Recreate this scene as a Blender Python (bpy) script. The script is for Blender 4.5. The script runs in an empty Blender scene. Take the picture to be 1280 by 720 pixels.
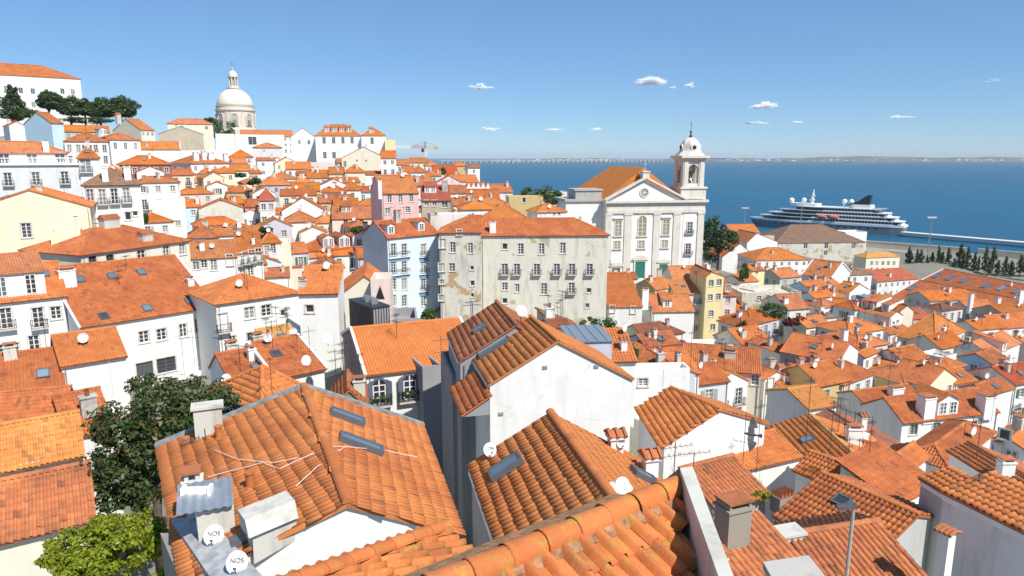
import bpy, math, random
import numpy as np
from mathutils import Vector, Matrix

random.seed(7)
rng = np.random.default_rng(7)
scene = bpy.context.scene
COL = scene.collection
# ------------------------------------------------------------------ camera, sky, sun, exposure
FPX, CXP, CYP, CAMZ = 853.3, 640.0, 360.0, 65.0
PITCH = math.atan((360 - 196) / FPX)
CP, SP = math.cos(PITCH), math.sin(PITCH)
cam = bpy.data.cameras.new('camera')
cam.sensor_width = 36.0
cam.lens = 36.0 * FPX / 1280.0
cam.clip_start = 0.3
cam.clip_end = 90000
camo = bpy.data.objects.new('camera', cam)
COL.objects.link(camo)
camo.location = (0, 0, CAMZ)
camo.rotation_euler = (math.pi / 2 - PITCH, 0, 0)
scene.camera = camo
scene.render.resolution_x, scene.render.resolution_y = 1024, 576

SUN_EL, SUN_AZ = math.radians(50), math.radians(139)      # azimuth clockwise from +Y
world = bpy.data.worlds.new('World')
scene.world = world
world.use_nodes = True
wn = world.node_tree
wn.nodes.clear()
sky = wn.nodes.new('ShaderNodeTexSky')
sky.sky_type = 'NISHITA'
sky.sun_disc = False
sky.sun_elevation = SUN_EL
sky.sun_rotation = SUN_AZ
sky.altitude = 50
sky.air_density = 0.8
sky.dust_density = 0.0
sky.ozone_density = 3.0
bg = wn.nodes.new('ShaderNodeBackground')
bg.inputs[1].default_value = 0.083
wo = wn.nodes.new('ShaderNodeOutputWorld')
tint = wn.nodes.new('ShaderNodeMix')
tint.data_type = 'RGBA'
tint.blend_type = 'MULTIPLY'
tint.inputs[0].default_value = 1.0
tint.inputs[7].default_value = (0.79, 0.925, 1.11, 1)        # the clear deep blue of a dry summer day
wn.links.new(sky.outputs[0], tint.inputs[6])
even = wn.nodes.new('ShaderNodeMix')                         # thin even haze all over the sky
even.data_type = 'RGBA'
even.inputs[0].default_value = 0.35
even.inputs[7].default_value = (1.9, 4.2, 6.8, 1)
wn.links.new(tint.outputs[2], even.inputs[6])
wn.links.new(even.outputs[2], bg.inputs[0])
wn.links.new(bg.outputs[0], wo.inputs[0])
sun = bpy.data.lights.new('sun', 'SUN')
sun.energy = 4.6
sun.angle = math.radians(0.5)
sun.color = (1.0, 0.95, 0.87)
suno = bpy.data.objects.new('sun', sun)
COL.objects.link(suno)
tosun = Vector((math.sin(SUN_AZ) * math.cos(SUN_EL), math.cos(SUN_AZ) * math.cos(SUN_EL), math.sin(SUN_EL)))
suno.rotation_euler = tosun.to_track_quat('Z', 'Y').to_euler()
suno.location = (60, -60, 160)
scene.view_settings.view_transform = 'Standard'
scene.view_settings.look = 'None'
scene.view_settings.exposure = 0.42
scene.view_settings.gamma = 1.0
scene.view_settings.use_curve_mapping = False
scene.cycles.volume_bounces = 0

# ------------------------------------------------------------------ pixel of the photograph -> place
def ray(px, py):
    a = (px - CXP) / FPX
    b = (CYP - py) / FPX
    return np.array((a, CP + b * SP, -SP + b * CP))
CAMP = np.array((0, 0, CAMZ))
def at(px, py, Y):
    r = ray(px, py)
    return CAMP + r * (Y / r[1])
def atz(px, py, z):
    r = ray(px, py)
    return CAMP + r * ((z - CAMZ) / r[2])
def pix(p):
    x, y, z = p[0], p[1], p[2] - CAMZ
    d = y * CP - z * SP
    return np.array((CXP + FPX * x / d, CYP - FPX * (y * SP + z * CP) / d))
def run_to_x(B, d, xt):
    """length along the horizontal direction d from B until the picture column xt"""
    c = (xt - CXP) / FPX
    dep = B[1] * CP - (B[2] - CAMZ) * SP
    return (c * dep - B[0]) / (d[0] - c * d[1] * CP)

# ------------------------------------------------------------------ materials
MATS = {}
def nodes_of(name):
    m = bpy.data.materials.new(name)
    m.use_nodes = True
    nt = m.node_tree
    b = nt.nodes['Principled BSDF']
    return m, nt, b
def N(nt, t, **kw):
    n = nt.nodes.new(t)
    for k, v in kw.items():
        if k.startswith('i_'):
            n.inputs[int(k[2:])].default_value = v
        else:
            setattr(n, k, v)
    return n
def L(nt, a, b):
    nt.links.new(a, b)
def mixc(nt, fac, a, b, mode='MIX'):
    n = nt.nodes.new('ShaderNodeMix')
    n.data_type = 'RGBA'
    n.blend_type = mode
    for sock, v in ((n.inputs[0], fac), (n.inputs[6], a), (n.inputs[7], b)):
        if hasattr(v, 'is_linked'):
            nt.links.new(v, sock)
        elif isinstance(v, (int, float)):
            sock.default_value = v
        else:
            sock.default_value = (*v[:3], 1)
    return n.outputs[2]
def mth(nt, op, a, b=None, c=None, clamp=False):
    n = nt.nodes.new('ShaderNodeMath')
    n.operation = op
    n.use_clamp = clamp
    for i, v in enumerate((a, b, c)):
        if v is None:
            continue
        if hasattr(v, 'is_linked'):
            nt.links.new(v, n.inputs[i])
        else:
            n.inputs[i].default_value = v
    return n.outputs[0]
def ramp(nt, fac, stops):
    n = nt.nodes.new('ShaderNodeValToRGB')
    nt.links.new(fac, n.inputs[0])
    e = n.color_ramp.elements
    while len(e) < len(stops):
        e.new(0.5)
    for i, (p, c) in enumerate(stops):
        e[i].position = p
        e[i].color = (c, c, c, 1) if isinstance(c, (int, float)) else (*c, 1)
    return n.outputs[0]
def noise(nt, vec, scale, detail=4, rough=0.6, out=0):
    n = nt.nodes.new('ShaderNodeTexNoise')
    n.inputs['Scale'].default_value = scale
    n.inputs['Detail'].default_value = detail
    n.inputs['Roughness'].default_value = rough
    if vec is not None:
        nt.links.new(vec, n.inputs['Vector'])
    return n.outputs[out]
def coords(nt, stretch=None):
    """object coordinates shifted per object so that no two walls share their stains"""
    tc = nt.nodes.new('ShaderNodeNewGeometry')
    out = tc.outputs['Position']
    if stretch:
        mp = nt.nodes.new('ShaderNodeMapping')
        mp.inputs['Scale'].default_value = stretch
        nt.links.new(out, mp.inputs['Vector'])
        out = mp.outputs['Vector']
    return out
def bump(nt, b, h, strength=0.3, dist=0.02):
    n = nt.nodes.new('ShaderNodeBump')
    n.inputs['Strength'].default_value = strength
    n.inputs['Distance'].default_value = dist
    nt.links.new(h, n.inputs['Height'])
    nt.links.new(n.outputs[0], b.inputs['Normal'])

def plain(name, col, rough=0.6, metal=0.0, vary=0.12, scale=6.0):
    if name in MATS:
        return MATS[name]
    m, nt, b = nodes_of(name)
    v = noise(nt, coords(nt), scale)
    c = mixc(nt, ramp(nt, v, [(0.3, 0.0), (0.7, 1.0)]), [x * (1 - vary) for x in col], [min(1, x * (1 + vary)) for x in col])
    L(nt, c, b.inputs['Base Color'])
    b.inputs['Roughness'].default_value = rough
    b.inputs['Metallic'].default_value = metal
    MATS[name] = m
    return m

def wallmat(name, col, grime=0.35, grimecol=(0.24, 0.22, 0.19), patch=None):
    key = 'wall_' + name
    if key in MATS:
        return MATS[key]
    m, nt, b = nodes_of(key)
    co = coords(nt)
    streak = noise(nt, coords(nt, (1.4, 1.4, 0.22)), 1.0, 6, 0.65)
    blot = noise(nt, co, 0.35, 5, 0.6)
    fine = noise(nt, co, 9.0, 3, 0.7)
    c = mixc(nt, fine, [x * 0.93 for x in col], [min(0.9, x * 1.05) for x in col])
    f = mth(nt, 'MULTIPLY', ramp(nt, streak, [(0.50, 0.0), (0.78, 1.0)]), grime)
    c = mixc(nt, f, c, grimecol)
    f2 = mth(nt, 'MULTIPLY', ramp(nt, blot, [(0.52, 0.0), (0.72, 1.0)]), grime * 0.6)
    c = mixc(nt, f2, c, [x * 0.72 for x in col])
    rep = noise(nt, co, 0.5, 2, 0.5)          # areas replastered in a slightly different white
    c = mixc(nt, mth(nt, 'MULTIPLY', ramp(nt, rep, [(0.555, 0.0), (0.57, 1.0)]), 0.16), c, [x * 0.78 for x in col])
    vor = nt.nodes.new('ShaderNodeTexVoronoi'); vor.feature = 'DISTANCE_TO_EDGE'; vor.inputs['Scale'].default_value = 0.22
    wv = nt.nodes.new('ShaderNodeVectorMath'); wv.operation = 'ADD'
    nz = nt.nodes.new('ShaderNodeTexNoise'); nz.inputs['Scale'].default_value = 1.1; nz.inputs['Detail'].default_value = 5
    L(nt, co, nz.inputs['Vector']); L(nt, co, wv.inputs[0]); L(nt, nz.outputs['Color'], wv.inputs[1]); L(nt, wv.outputs[0], vor.inputs['Vector'])
    crack = mth(nt, 'MULTIPLY', ramp(nt, vor.outputs['Distance'], [(0.0, 1.0), (0.010, 0.0)]), ramp(nt, blot, [(0.48, 0.0), (0.62, 0.32)]))
    c = mixc(nt, crack, c, [x * 0.35 for x in col])
    if patch:
        p = noise(nt, co, 0.28, 7, 0.62)
        c = mixc(nt, ramp(nt, p, [(patch[1], 0.0), (patch[1] + 0.025, 1.0)]), c, patch[0])
    L(nt, c, b.inputs['Base Color'])
    b.inputs['Roughness'].default_value = 0.85
    bump(nt, b, mth(nt, 'ADD', fine, mth(nt, 'MULTIPLY', streak, 0.6)), 0.25, 0.02)
    MATS[key] = m
    return m

def tilemat(name, ca, cb, cc, grime=0.3, lichen=0.1, far=False, lt=0.60):
    key = ('tilefar_' if far else 'tile_') + name
    if key in MATS:
        return MATS[key]
    m, nt, b = nodes_of(key)
    uv = nt.nodes.new('ShaderNodeUVMap')
    fl = nt.nodes.new('ShaderNodeVectorMath'); fl.operation = 'FLOOR'
    L(nt, uv.outputs[0], fl.inputs[0])
    oi = nt.nodes.new('ShaderNodeObjectInfo')
    ad = nt.nodes.new('ShaderNodeVectorMath'); ad.operation = 'ADD'
    L(nt, fl.outputs[0], ad.inputs[0])
    cmb = nt.nodes.new('ShaderNodeCombineXYZ')
    L(nt, mth(nt, 'MULTIPLY', oi.outputs['Random'], 77.0), cmb.inputs[2])
    L(nt, cmb.outputs[0], ad.inputs[1])
    wnz = nt.nodes.new('ShaderNodeTexWhiteNoise'); wnz.noise_dimensions = '3D'
    L(nt, ad.outputs[0], wnz.inputs['Vector'])
    r = wnz.outputs['Value']
    c = mixc(nt, ramp(nt, r, [(0.0, 0.22), (0.8, 0.6), (1.0, 0.95)]), ca, cb)
    # whole courses and patches replaced or weathered
    co = coords(nt)
    big = noise(nt, co, 0.45, 5, 0.65)
    c = mixc(nt, mth(nt, 'MULTIPLY', ramp(nt, big, [(0.40, 0.0), (0.68, 1.0)]), 0.8), c, cc)
    r2 = mth(nt, 'FRACT', mth(nt, 'MULTIPLY', r, 37.7))
    c = mixc(nt, mth(nt, 'MULTIPLY', ramp(nt, r2, [(0.86, 0.0), (1.0, 1.0)]), grime * 0.9, clamp=True), c, (0.10, 0.055, 0.04))
    med = noise(nt, co, 2.2, 6, 0.7)
    c = mixc(nt, mth(nt, 'MULTIPLY', ramp(nt, med, [(0.52, 0.0), (0.75, 1.0)]), grime), c, (0.085, 0.06, 0.045))
    li = noise(nt, co, 5.5, 4, 0.75)
    c = mixc(nt, mth(nt, 'MULTIPLY', ramp(nt, li, [(lt, 0.0), (lt + 0.10, 1.0)]), lichen), c, (0.42, 0.27, 0.05))
    hv = nt.nodes.new('ShaderNodeHueSaturation')
    L(nt, mth(nt, 'ADD', mth(nt, 'MULTIPLY', oi.outputs['Random'], 0.32 if far else 0.20), 0.80 if far else 0.90), hv.inputs['Value'])
    if far:
        L(nt, mth(nt, 'ADD', mth(nt, 'MULTIPLY', mth(nt, 'FRACT', mth(nt, 'MULTIPLY', oi.outputs['Random'], 17.3)), 0.010), 0.495), hv.inputs['Hue'])
        L(nt, mth(nt, 'ADD', mth(nt, 'MULTIPLY', mth(nt, 'FRACT', mth(nt, 'MULTIPLY', oi.outputs['Random'], 5.1)), 0.12), 0.95), hv.inputs['Saturation'])
    L(nt, c, hv.inputs['Color'])
    c = hv.outputs[0]
    if far:
        sp = nt.nodes.new('ShaderNodeSeparateXYZ')
        L(nt, uv.outputs[0], sp.inputs[0])
        fu = mth(nt, 'FRACT', sp.outputs[0])
        fv = mth(nt, 'FRACT', sp.outputs[1])
        arch = mth(nt, 'SINE', mth(nt, 'MULTIPLY', fu, math.pi))
        h = mth(nt, 'ADD', arch, mth(nt, 'MULTIPLY', fv, -0.45))
        gap = mth(nt, 'LESS_THAN', arch, 0.22)
        c = mixc(nt, mth(nt, 'MULTIPLY', gap, 0.35), c, (0.12, 0.05, 0.03))
        bump(nt, b, h, 0.9, 0.07)
    else:
        spk = noise(nt, co, 55, 3, 0.7)
        c = mixc(nt, mth(nt, 'MULTIPLY', ramp(nt, spk, [(0.52, 0.0), (0.68, 1.0)]), 0.4), c, (0.16, 0.075, 0.04))
        bump(nt, b, mth(nt, 'ADD', noise(nt, co, 30, 3, 0.7), mth(nt, 'MULTIPLY', li, 1.5)), 0.55, 0.012)
    L(nt, c, b.inputs['Base Color'])
    b.inputs['Roughness'].default_value = 0.8
    b.inputs['Specular IOR Level'].default_value = 0.3
    MATS[key] = m
    return m
TILES = {
    'orange': ((0.52, 0.165, 0.045), (0.64, 0.240, 0.075), (0.42, 0.120, 0.040), 0.40, 0.10),
    'mid':    ((0.45, 0.130, 0.042), (0.58, 0.200, 0.068), (0.34, 0.090, 0.036), 0.55, 0.16),
    'clean':  ((0.56, 0.185, 0.050), (0.66, 0.245, 0.075), (0.52, 0.160, 0.045), 0.16, 0.03),
    'old':    ((0.40, 0.125, 0.050), (0.55, 0.205, 0.080), (0.31, 0.105, 0.050), 0.70, 0.28),
    'red':    ((0.42, 0.085, 0.04), (0.54, 0.14, 0.06), (0.34, 0.075, 0.04), 0.35, 0.04),
    'rust':   ((0.22, 0.085, 0.05), (0.42, 0.14, 0.07), (0.15, 0.075, 0.05), 0.8, 0.1),
    'brown':  ((0.26, 0.15, 0.09), (0.36, 0.22, 0.13), (0.20, 0.13, 0.09), 0.6, 0.1),
    'gold':   ((0.58, 0.235, 0.06), (0.70, 0.33, 0.10), (0.46, 0.17, 0.05), 0.5, 0.45),
    'sand':   ((0.62, 0.33, 0.09), (0.70, 0.40, 0.14), (0.55, 0.27, 0.09), 0.2, 0.2),
}
def tile(name, far=False):
    t = TILES[name]
    return tilemat(name, t[0], t[1], t[2], t[3], t[4], far)
WALLS = {
    'white': ((0.80, 0.79, 0.76), 0.25), 'white2': ((0.74, 0.73, 0.70), 0.5), 'cream': ((0.76, 0.70, 0.56), 0.3),
    'yellow': ((0.80, 0.68, 0.36), 0.25), 'pale_yellow': ((0.82, 0.74, 0.52), 0.2), 'pink': ((0.74, 0.47, 0.45), 0.3),
    'rose': ((0.68, 0.33, 0.30), 0.3), 'blush': ((0.76, 0.60, 0.54), 0.3), 'blue': ((0.62, 0.73, 0.84), 0.15), 'sky_blue': ((0.52, 0.70, 0.80), 0.2),
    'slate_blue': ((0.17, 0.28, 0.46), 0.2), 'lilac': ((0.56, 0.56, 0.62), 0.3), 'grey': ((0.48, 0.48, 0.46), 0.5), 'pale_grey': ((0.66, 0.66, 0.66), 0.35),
    'tan': ((0.50, 0.43, 0.32), 0.7), 'brick': ((0.33, 0.10, 0.09), 0.3), 'brown': ((0.30, 0.23, 0.19), 0.5), 'dark': ((0.30, 0.30, 0.31), 0.5),  # 'dark': black shed cladding, and alley walls with shade put into the colour
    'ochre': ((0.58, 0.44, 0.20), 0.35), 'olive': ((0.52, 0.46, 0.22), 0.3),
}
def wall(name):
    if name == 'ruin':
        return wallmat('ruin', (0.60, 0.58, 0.50), 0.8, patch=((0.42, 0.30, 0.16), 0.56))
    if name == 'render_grey':
        return wallmat('render_grey', (0.66, 0.63, 0.53), 0.6, patch=((0.45, 0.36, 0.24), 0.60))
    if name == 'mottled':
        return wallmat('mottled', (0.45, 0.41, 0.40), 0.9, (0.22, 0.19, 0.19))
    return wallmat(name, WALLS[name][0], WALLS[name][1])
FRAME = plain('window_frame_paint', (0.78, 0.77, 0.74), 0.5)
FRAME_G = plain('green_frame_paint', (0.05, 0.16, 0.11), 0.5)
FRAME_D = plain('dark_frame_paint', (0.10, 0.11, 0.12), 0.5)
STONE = plain('stone_trim', (0.58, 0.54, 0.47), 0.8, vary=0.25, scale=3)
IRON = plain('dark_iron', (0.045, 0.045, 0.05), 0.55)
STEEL = plain('grey_steel', (0.35, 0.36, 0.37), 0.45, 0.6)
CONC = plain('concrete', (0.40, 0.38, 0.35), 0.9, vary=0.3, scale=2.0)
MORTAR = plain('old_mortar', (0.30, 0.16, 0.08), 0.95, vary=0.5, scale=9.0)
WHITE = plain('white_paint', (0.80, 0.79, 0.77), 0.6, vary=0.06, scale=1.5)
DIRTY = wallmat('weathered_plaster', (0.58, 0.56, 0.50), 0.95)
ZINC = plain('zinc_sheet', (0.34, 0.38, 0.42), 0.4, 0.5)
SLATE = plain('slate_cladding', (0.09, 0.095, 0.11), 0.5, vary=0.3)
def glassmat(name, base, rough=0.06, vary=0.6):
    m, nt, b = nodes_of(name)
    oi = nt.nodes.new('ShaderNodeObjectInfo')
    c = mixc(nt, ramp(nt, oi.outputs['Random'], [(0.0, 0.0), (0.55, 0.12), (0.8, 0.5), (1.0, 1.6)]), base, [min(1, x + vary * 0.35) for x in base])
    L(nt, c, b.inputs['Base Color'])
    b.inputs['Roughness'].default_value = rough
    b.inputs['Specular IOR Level'].default_value = 0.7
    MATS[name] = m
    return m
GLASS = glassmat('window_glass', (0.03, 0.035, 0.045))
GLASS_B = glassmat('skylight_glass', (0.10, 0.16, 0.21), 0.08, 0.3)

# ------------------------------------------------------------------ mesh building
class MB:
    """collects boxes, tubes, lathes and sheets; build() links them as one mesh object"""
    def __init__(s):
        s.v = []; s.f = []; s.n = 0; s.uv = []; s.mi = []; s.cur = 0; s.hasuv = False
    def add(s, verts, faces, uv=None):
        verts = np.asarray(verts, float).reshape(-1, 3)
        s.v.append(verts)
        for f in faces:
            s.f.append(tuple(int(i) + s.n for i in f))
            s.mi.append(s.cur)
        if uv is not None:
            s.hasuv = True
            s.uv.append(np.asarray(uv, float))
        else:
            s.uv.append(verts[:, :2])
        s.n += len(verts)
        return s
    def poly(s, pts, uv=None):
        return s.add(pts, [tuple(range(len(pts)))], uv)
    def box(s, x0, x1, y0, y1, z0, z1):
        v = [(x, y, z) for z in (z0, z1) for y in (y0, y1) for x in (x0, x1)]
        return s.add(v, [(0, 2, 3, 1), (4, 5, 7, 6), (0, 1, 5, 4), (2, 6, 7, 3), (0, 4, 6, 2), (1, 3, 7, 5)])
    def obox(s, c, ax, ay, az, sx, sy, sz):
        """box centred at c with unit axes ax, ay, az and full sizes"""
        c, ax, ay, az = (np.asarray(q, float) for q in (c, ax, ay, az))
        v = [c + ax * (i * sx / 2) + ay * (j * sy / 2) + az * (k * sz / 2) for k in (-1, 1) for j in (-1, 1) for i in (-1, 1)]
        return s.add(v, [(0, 2, 3, 1), (4, 5, 7, 6), (0, 1, 5, 4), (2, 6, 7, 3), (0, 4, 6, 2), (1, 3, 7, 5)])
    def prism(s, pts, ex):
        """pts: polygon in 3D, ex: extrusion vector"""
        p = np.asarray(pts, float); n = len(p)
        v = np.vstack([p, p + np.asarray(ex, float)])
        f = [tuple(range(n))[::-1], tuple(range(n, 2 * n))] + [(i, (i + 1) % n, n + (i + 1) % n, n + i) for i in range(n)]
        return s.add(v, f)
    def tube(s, pts, r, n=6, cap=True):
        pts = [np.asarray(p, float) for p in pts]
        rr = r if hasattr(r, '__len__') else [r] * len(pts)
        V = []
        up0 = None
        for i, p in enumerate(pts):
            d = pts[min(i + 1, len(pts) - 1)] - pts[max(i - 1, 0)]
            d = d / (np.linalg.norm(d) + 1e-9)
            a = np.array((0, 0, 1.0)) if abs(d[2]) < 0.9 else np.array((1.0, 0, 0))
            u = np.cross(d, a); u /= np.linalg.norm(u)
            if up0 is not None and np.dot(u, up0) < 0:
                u = -u
            up0 = u
            w = np.cross(d, u)
            for k in range(n):
                t = 2 * math.pi * k / n
                V.append(p + (u * math.cos(t) + w * math.sin(t)) * rr[i])
        f = [(i * n + k, i * n + (k + 1) % n, (i + 1) * n + (k + 1) % n, (i + 1) * n + k) for i in range(len(pts) - 1) for k in range(n)]
        if cap:
            f += [tuple(range(n))[::-1], tuple(range((len(pts) - 1) * n, len(pts) * n))]
        return s.add(V, f)
    def lathe(s, prof, n=24, c=(0, 0, 0), a0=0.0):
        V = [(c[0] + r * math.cos(a0 + 2 * math.pi * k / n), c[1] + r * math.sin(a0 + 2 * math.pi * k / n), c[2] + z) for r, z in prof for k in range(n)]
        m = len(prof)
        f = [(i * n + k, i * n + (k + 1) % n, (i + 1) * n + (k + 1) % n, (i + 1) * n + k) for i in range(m - 1) for k in range(n)]
        f += [tuple(range(n))[::-1], tuple(range((m - 1) * n, m * n))]
        return s.add(V, f)
    def ball(s, c, rx, ry, rz, n=12, m=8):
        prof = [(math.sin(math.pi * i / m), -math.cos(math.pi * i / m)) for i in range(m + 1)]
        V = [(c[0] + rx * max(r, 0.01) * math.cos(2 * math.pi * k / n), c[1] + ry * max(r, 0.01) * math.sin(2 * math.pi * k / n), c[2] + rz * z) for r, z in prof for k in range(n)]
        f = [(i * n + k, i * n + (k + 1) % n, (i + 1) * n + (k + 1) % n, (i + 1) * n + k) for i in range(m) for k in range(n)]
        return s.add(V, f)
    def mesh(s, name, mats, smooth=False):
        me = bpy.data.meshes.new(name)
        v = np.vstack(s.v) if s.v else np.zeros((0, 3))
        me.from_pydata(v.tolist(), [], s.f)
        if s.hasuv:
            uvl = me.uv_layers.new(name='UVMap')
            li = np.empty(len(me.loops), np.int32)
            me.loops.foreach_get('vertex_index', li)
            uvl.data.foreach_set('uv', np.vstack(s.uv)[li].astype(np.float32).ravel())
        mats = mats if isinstance(mats, (list, tuple)) else [mats]
        for m in mats:
            me.materials.append(m)
        if len(mats) > 1:
            me.polygons.foreach_set('material_index', np.array(s.mi, np.int32))
        if smooth:
            me.polygons.foreach_set('use_smooth', np.ones(len(me.polygons), bool))
        me.update()
        return me
    def build(s, name, mats, parent=None, loc=(0, 0, 0), rz=0.0, smooth=False):
        return place(name, s.mesh(name, mats, smooth), parent, loc, rz)
def place(name, me, parent=None, loc=(0, 0, 0), rz=0.0):
    o = bpy.data.objects.new(name, me)
    COL.objects.link(o)
    if parent:
        o.parent = parent
    o.location = loc
    if rz:
        o.rotation_euler = (0, 0, rz)
    return o
def empty(name, loc=(0, 0, 0), rz=0.0):
    o = bpy.data.objects.new(name, None)
    o.empty_display_size = 0.5
    COL.objects.link(o)
    o.location = loc
    o.rotation_euler = (0, 0, rz)
    return o
def tag(o, label=None, cat=None, group=None, kind=None):
    if label: o['label'] = label
    if cat: o['category'] = cat
    if group: o['group'] = group
    if kind: o['kind'] = kind
    return o
def raw_mesh(name, v, f, mat, uv=None, smooth=False):
    """fast mesh from numpy arrays of quads (or triangles)"""
    me = bpy.data.meshes.new(name)
    k = f.shape[1]
    me.vertices.add(len(v)); me.loops.add(f.size); me.polygons.add(len(f))
    me.vertices.foreach_set('co', v.astype(np.float32).ravel())
    me.loops.foreach_set('vertex_index', f.astype(np.int32).ravel())
    me.polygons.foreach_set('loop_start', (np.arange(len(f)) * k).astype(np.int32))
    if uv is not None:
        l = me.uv_layers.new(name='UVMap')
        l.data.foreach_set('uv', uv[f.ravel()].astype(np.float32).ravel())
    if smooth:
        me.polygons.foreach_set('use_smooth', np.ones(len(f), bool))
    me.materials.append(mat)
    me.update(calc_edges=True)
    return me
# ------------------------------------------------------------------ roofs of clay tiles
PITCHW, ROWL = 0.25, 0.40
PROF = {1: (np.array([0, .07, .2, .36, .5, .58, .8, 1.0]), np.array([.008, .055, .085, .085, .055, .008, -.006, .008])),
        2: (np.array([0, .14, .44, .58, 1.0]), np.array([.0, .075, .075, .0, .0]))}
def tile_cells(poly2, inset=0.04, PW=PITCHW, RL=ROWL):
    P = np.asarray(poly2)
    u0, u1, v0, v1 = P[:, 0].min(), P[:, 0].max(), P[:, 1].min(), P[:, 1].max()
    nc = max(1, int(round((u1 - u0) / PW))); nr = max(1, int(round((v1 - v0) / RL)))
    pw, rl = (u1 - u0) / nc, (v1 - v0) / nr
    I, J = np.meshgrid(np.arange(nc), np.arange(nr))
    I, J = I.ravel(), J.ravel()
    cx, cy = u0 + (I + .5) * pw, v0 + (J + .5) * rl
    area = 0.5 * np.sum(P[:, 0] * np.roll(P[:, 1], -1) - np.roll(P[:, 0], -1) * P[:, 1])
    sg = 1 if area > 0 else -1
    ok = np.ones(len(I), bool)
    for a, b in zip(P, np.roll(P, -1, 0)):
        e = b - a; l = np.hypot(*e)
        if l < 1e-6:
            continue
        ok &= sg * (e[0] * (cy - a[1]) - e[1] * (cx - a[0])) / l > -inset
    return I[ok], J[ok], u0, v0, pw, rl
def tile_mesh(cells, o, u, v, n, lod, relief=1.0, mat=None, sel=None, lift=0.03):
    I, J, u0, v0, pw, rl = cells
    if sel is not None:
        I, J = I[sel], J[sel]
    px, pz = PROF[lod]
    K = len(px); T = len(I)
    jit = rng.normal(0, 0.006, (T, 1)) if lod == 1 else np.zeros((T, 1))
    uu = u0 + (I[:, None] + px[None]) * pw
    lowv = v0 + J[:, None] * rl - 0.03 + jit * 2 + 0 * uu
    highv = lowv + rl * 1.06
    zl = pz[None] * relief + lift + jit * 0.7 + 0 * uu
    zh = pz[None] * relief * 0.85 + 0.004 + 0 * uu
    rings = [(lowv, zl), (highv, zh)]
    if lod == 1:
        rings.insert(0, (lowv + 0.004, zl - 0.036))
    V = []
    UV = []
    for vv, zz in rings:
        V.append(o[None, None] + uu[..., None] * u + vv[..., None] * v + zz[..., None] * n)
        UV.append(np.stack([I[:, None] + 0.1 + 0.8 * px[None] + 0 * uu, J[:, None] + 0.5 + 0 * uu], -1))
    V = np.stack(V, 1); UV = np.stack(UV, 1)          # T, rings, K, .
    R = V.shape[1]
    base = (np.arange(T) * R * K)[:, None, None]
    r = (np.arange(R - 1) * K)[None, :, None]
    k = np.arange(K - 1)[None, None, :]
    a = base + r + k
    F = np.stack([a, a + 1, a + K + 1, a + K], -1).reshape(-1, 4)
    return raw_mesh('tiles', V.reshape(-1, 3), F, mat, UV.reshape(-1, 2))
def cap_tiles(mb, p0, p1, r=0.12, step=0.42, n=5, up=None):
    """half round ridge tiles from p0 to p1"""
    p0, p1 = np.asarray(p0, float), np.asarray(p1, float)
    d = p1 - p0; Ln = np.linalg.norm(d)
    if Ln < 0.2:
        return
    d /= Ln
    s = np.cross(d, (0, 0, 1.0)); s /= np.linalg.norm(s)
    w = np.cross(s, d)
    if w[2] < 0: w = -w
    cnt = max(1, int(round(Ln / step))); st = Ln / cnt
    for i in range(cnt):
        V = []; UV = []
        for e, (q, rr) in enumerate(((i * st - 0.02, r * 0.93), ((i + 1) * st + 0.02, r * 1.06))):
            for k in range(n + 1):
                t = math.pi * k / n
                V.append(p0 + d * q + s * math.cos(t) * rr * 1.15 + w * (math.sin(t) * rr + 0.015))
                UV.append((900 + i + 0.5, 0.5))
        f = [(k, k + 1, n + 2 + k, n + 1 + k) for k in range(n)] + [tuple(range(n + 1)), tuple(range(n + 1, 2 * n + 2))]
        mb.add(V, f, UV)

# ------------------------------------------------------------------ windows, balconies (meshes shared by size)
CACHE = {}
def window_meshes(w, h, style):
    key = ('win', round(w, 2), round(h, 2), style)
    if key in CACHE:
        return CACHE[key]
    f = MB(); t = 0.07
    x0, x1 = -w / 2, w / 2
    yf, yb = 0.10, 0.16
    f.box(x0, x0 + t, yf, yb, 0, h); f.box(x1 - t, x1, yf, yb, 0, h)
    f.box(x0 + t, x1 - t, yf, yb, 0, t); f.box(x0 + t, x1 - t, yf, yb, h - t, h)
    if style != 's':
        f.box(-0.05, 0.05, yf + 0.003, yb, t, h - t)
        nb = 2 if h < 1.7 else 3
        for i in range(1, nb + 1):
            z = h * i / (nb + 1)
            f.box(x0 + t, -0.05, yf + 0.01, yb, z - 0.022, z + 0.022)
            f.box(0.05, x1 - t, yf + 0.01, yb, z - 0.022, z + 0.022)
    p = MB(); p.poly([(x0 + 0.02, 0.15, 0.02), (x1 - 0.02, 0.15, 0.02), (x1 - 0.02, 0.15, h - 0.02), (x0 + 0.02, 0.15, h - 0.02)])
    s = MB(); b = 0.14
    s.box(x0 - b, x0, -0.04, 0.05, -0.02, h + b); s.box(x1, x1 + b, -0.04, 0.05, -0.02, h + b)
    s.box(x0, x1, -0.038, 0.05, h, h + b)
    s.box(x0 - b - 0.04, x1 + b + 0.04, -0.09, 0.12, -0.12, -0.02)
    fm = FRAME_D if style in ('k',) else FRAME
    CACHE[key] = (f.mesh('window', fm), p.mesh('pane', GLASS), s.mesh('window_surround', STONE))
    return CACHE[key]
def shutter_mesh(w, hh, k):
    key = ('shut', round(w, 2), round(hh, 2), k)
    if key not in CACHE:
        m = MB(); m.box(-w / 2, w / 2, 0, .04, 0, hh)
        for i in range(int(hh / .16)): m.box(-w / 2 + .05, w / 2 - .05, -.012, 0, .06 + i * .16, .15 + i * .16)
        CACHE[key] = m.mesh('shutter', (FRAME_G, plain('grey_shutter', (.35, .37, .38), .6), plain('brown_shutter', (.16, .08, .05), .6))[k])
    return CACHE[key]
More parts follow.
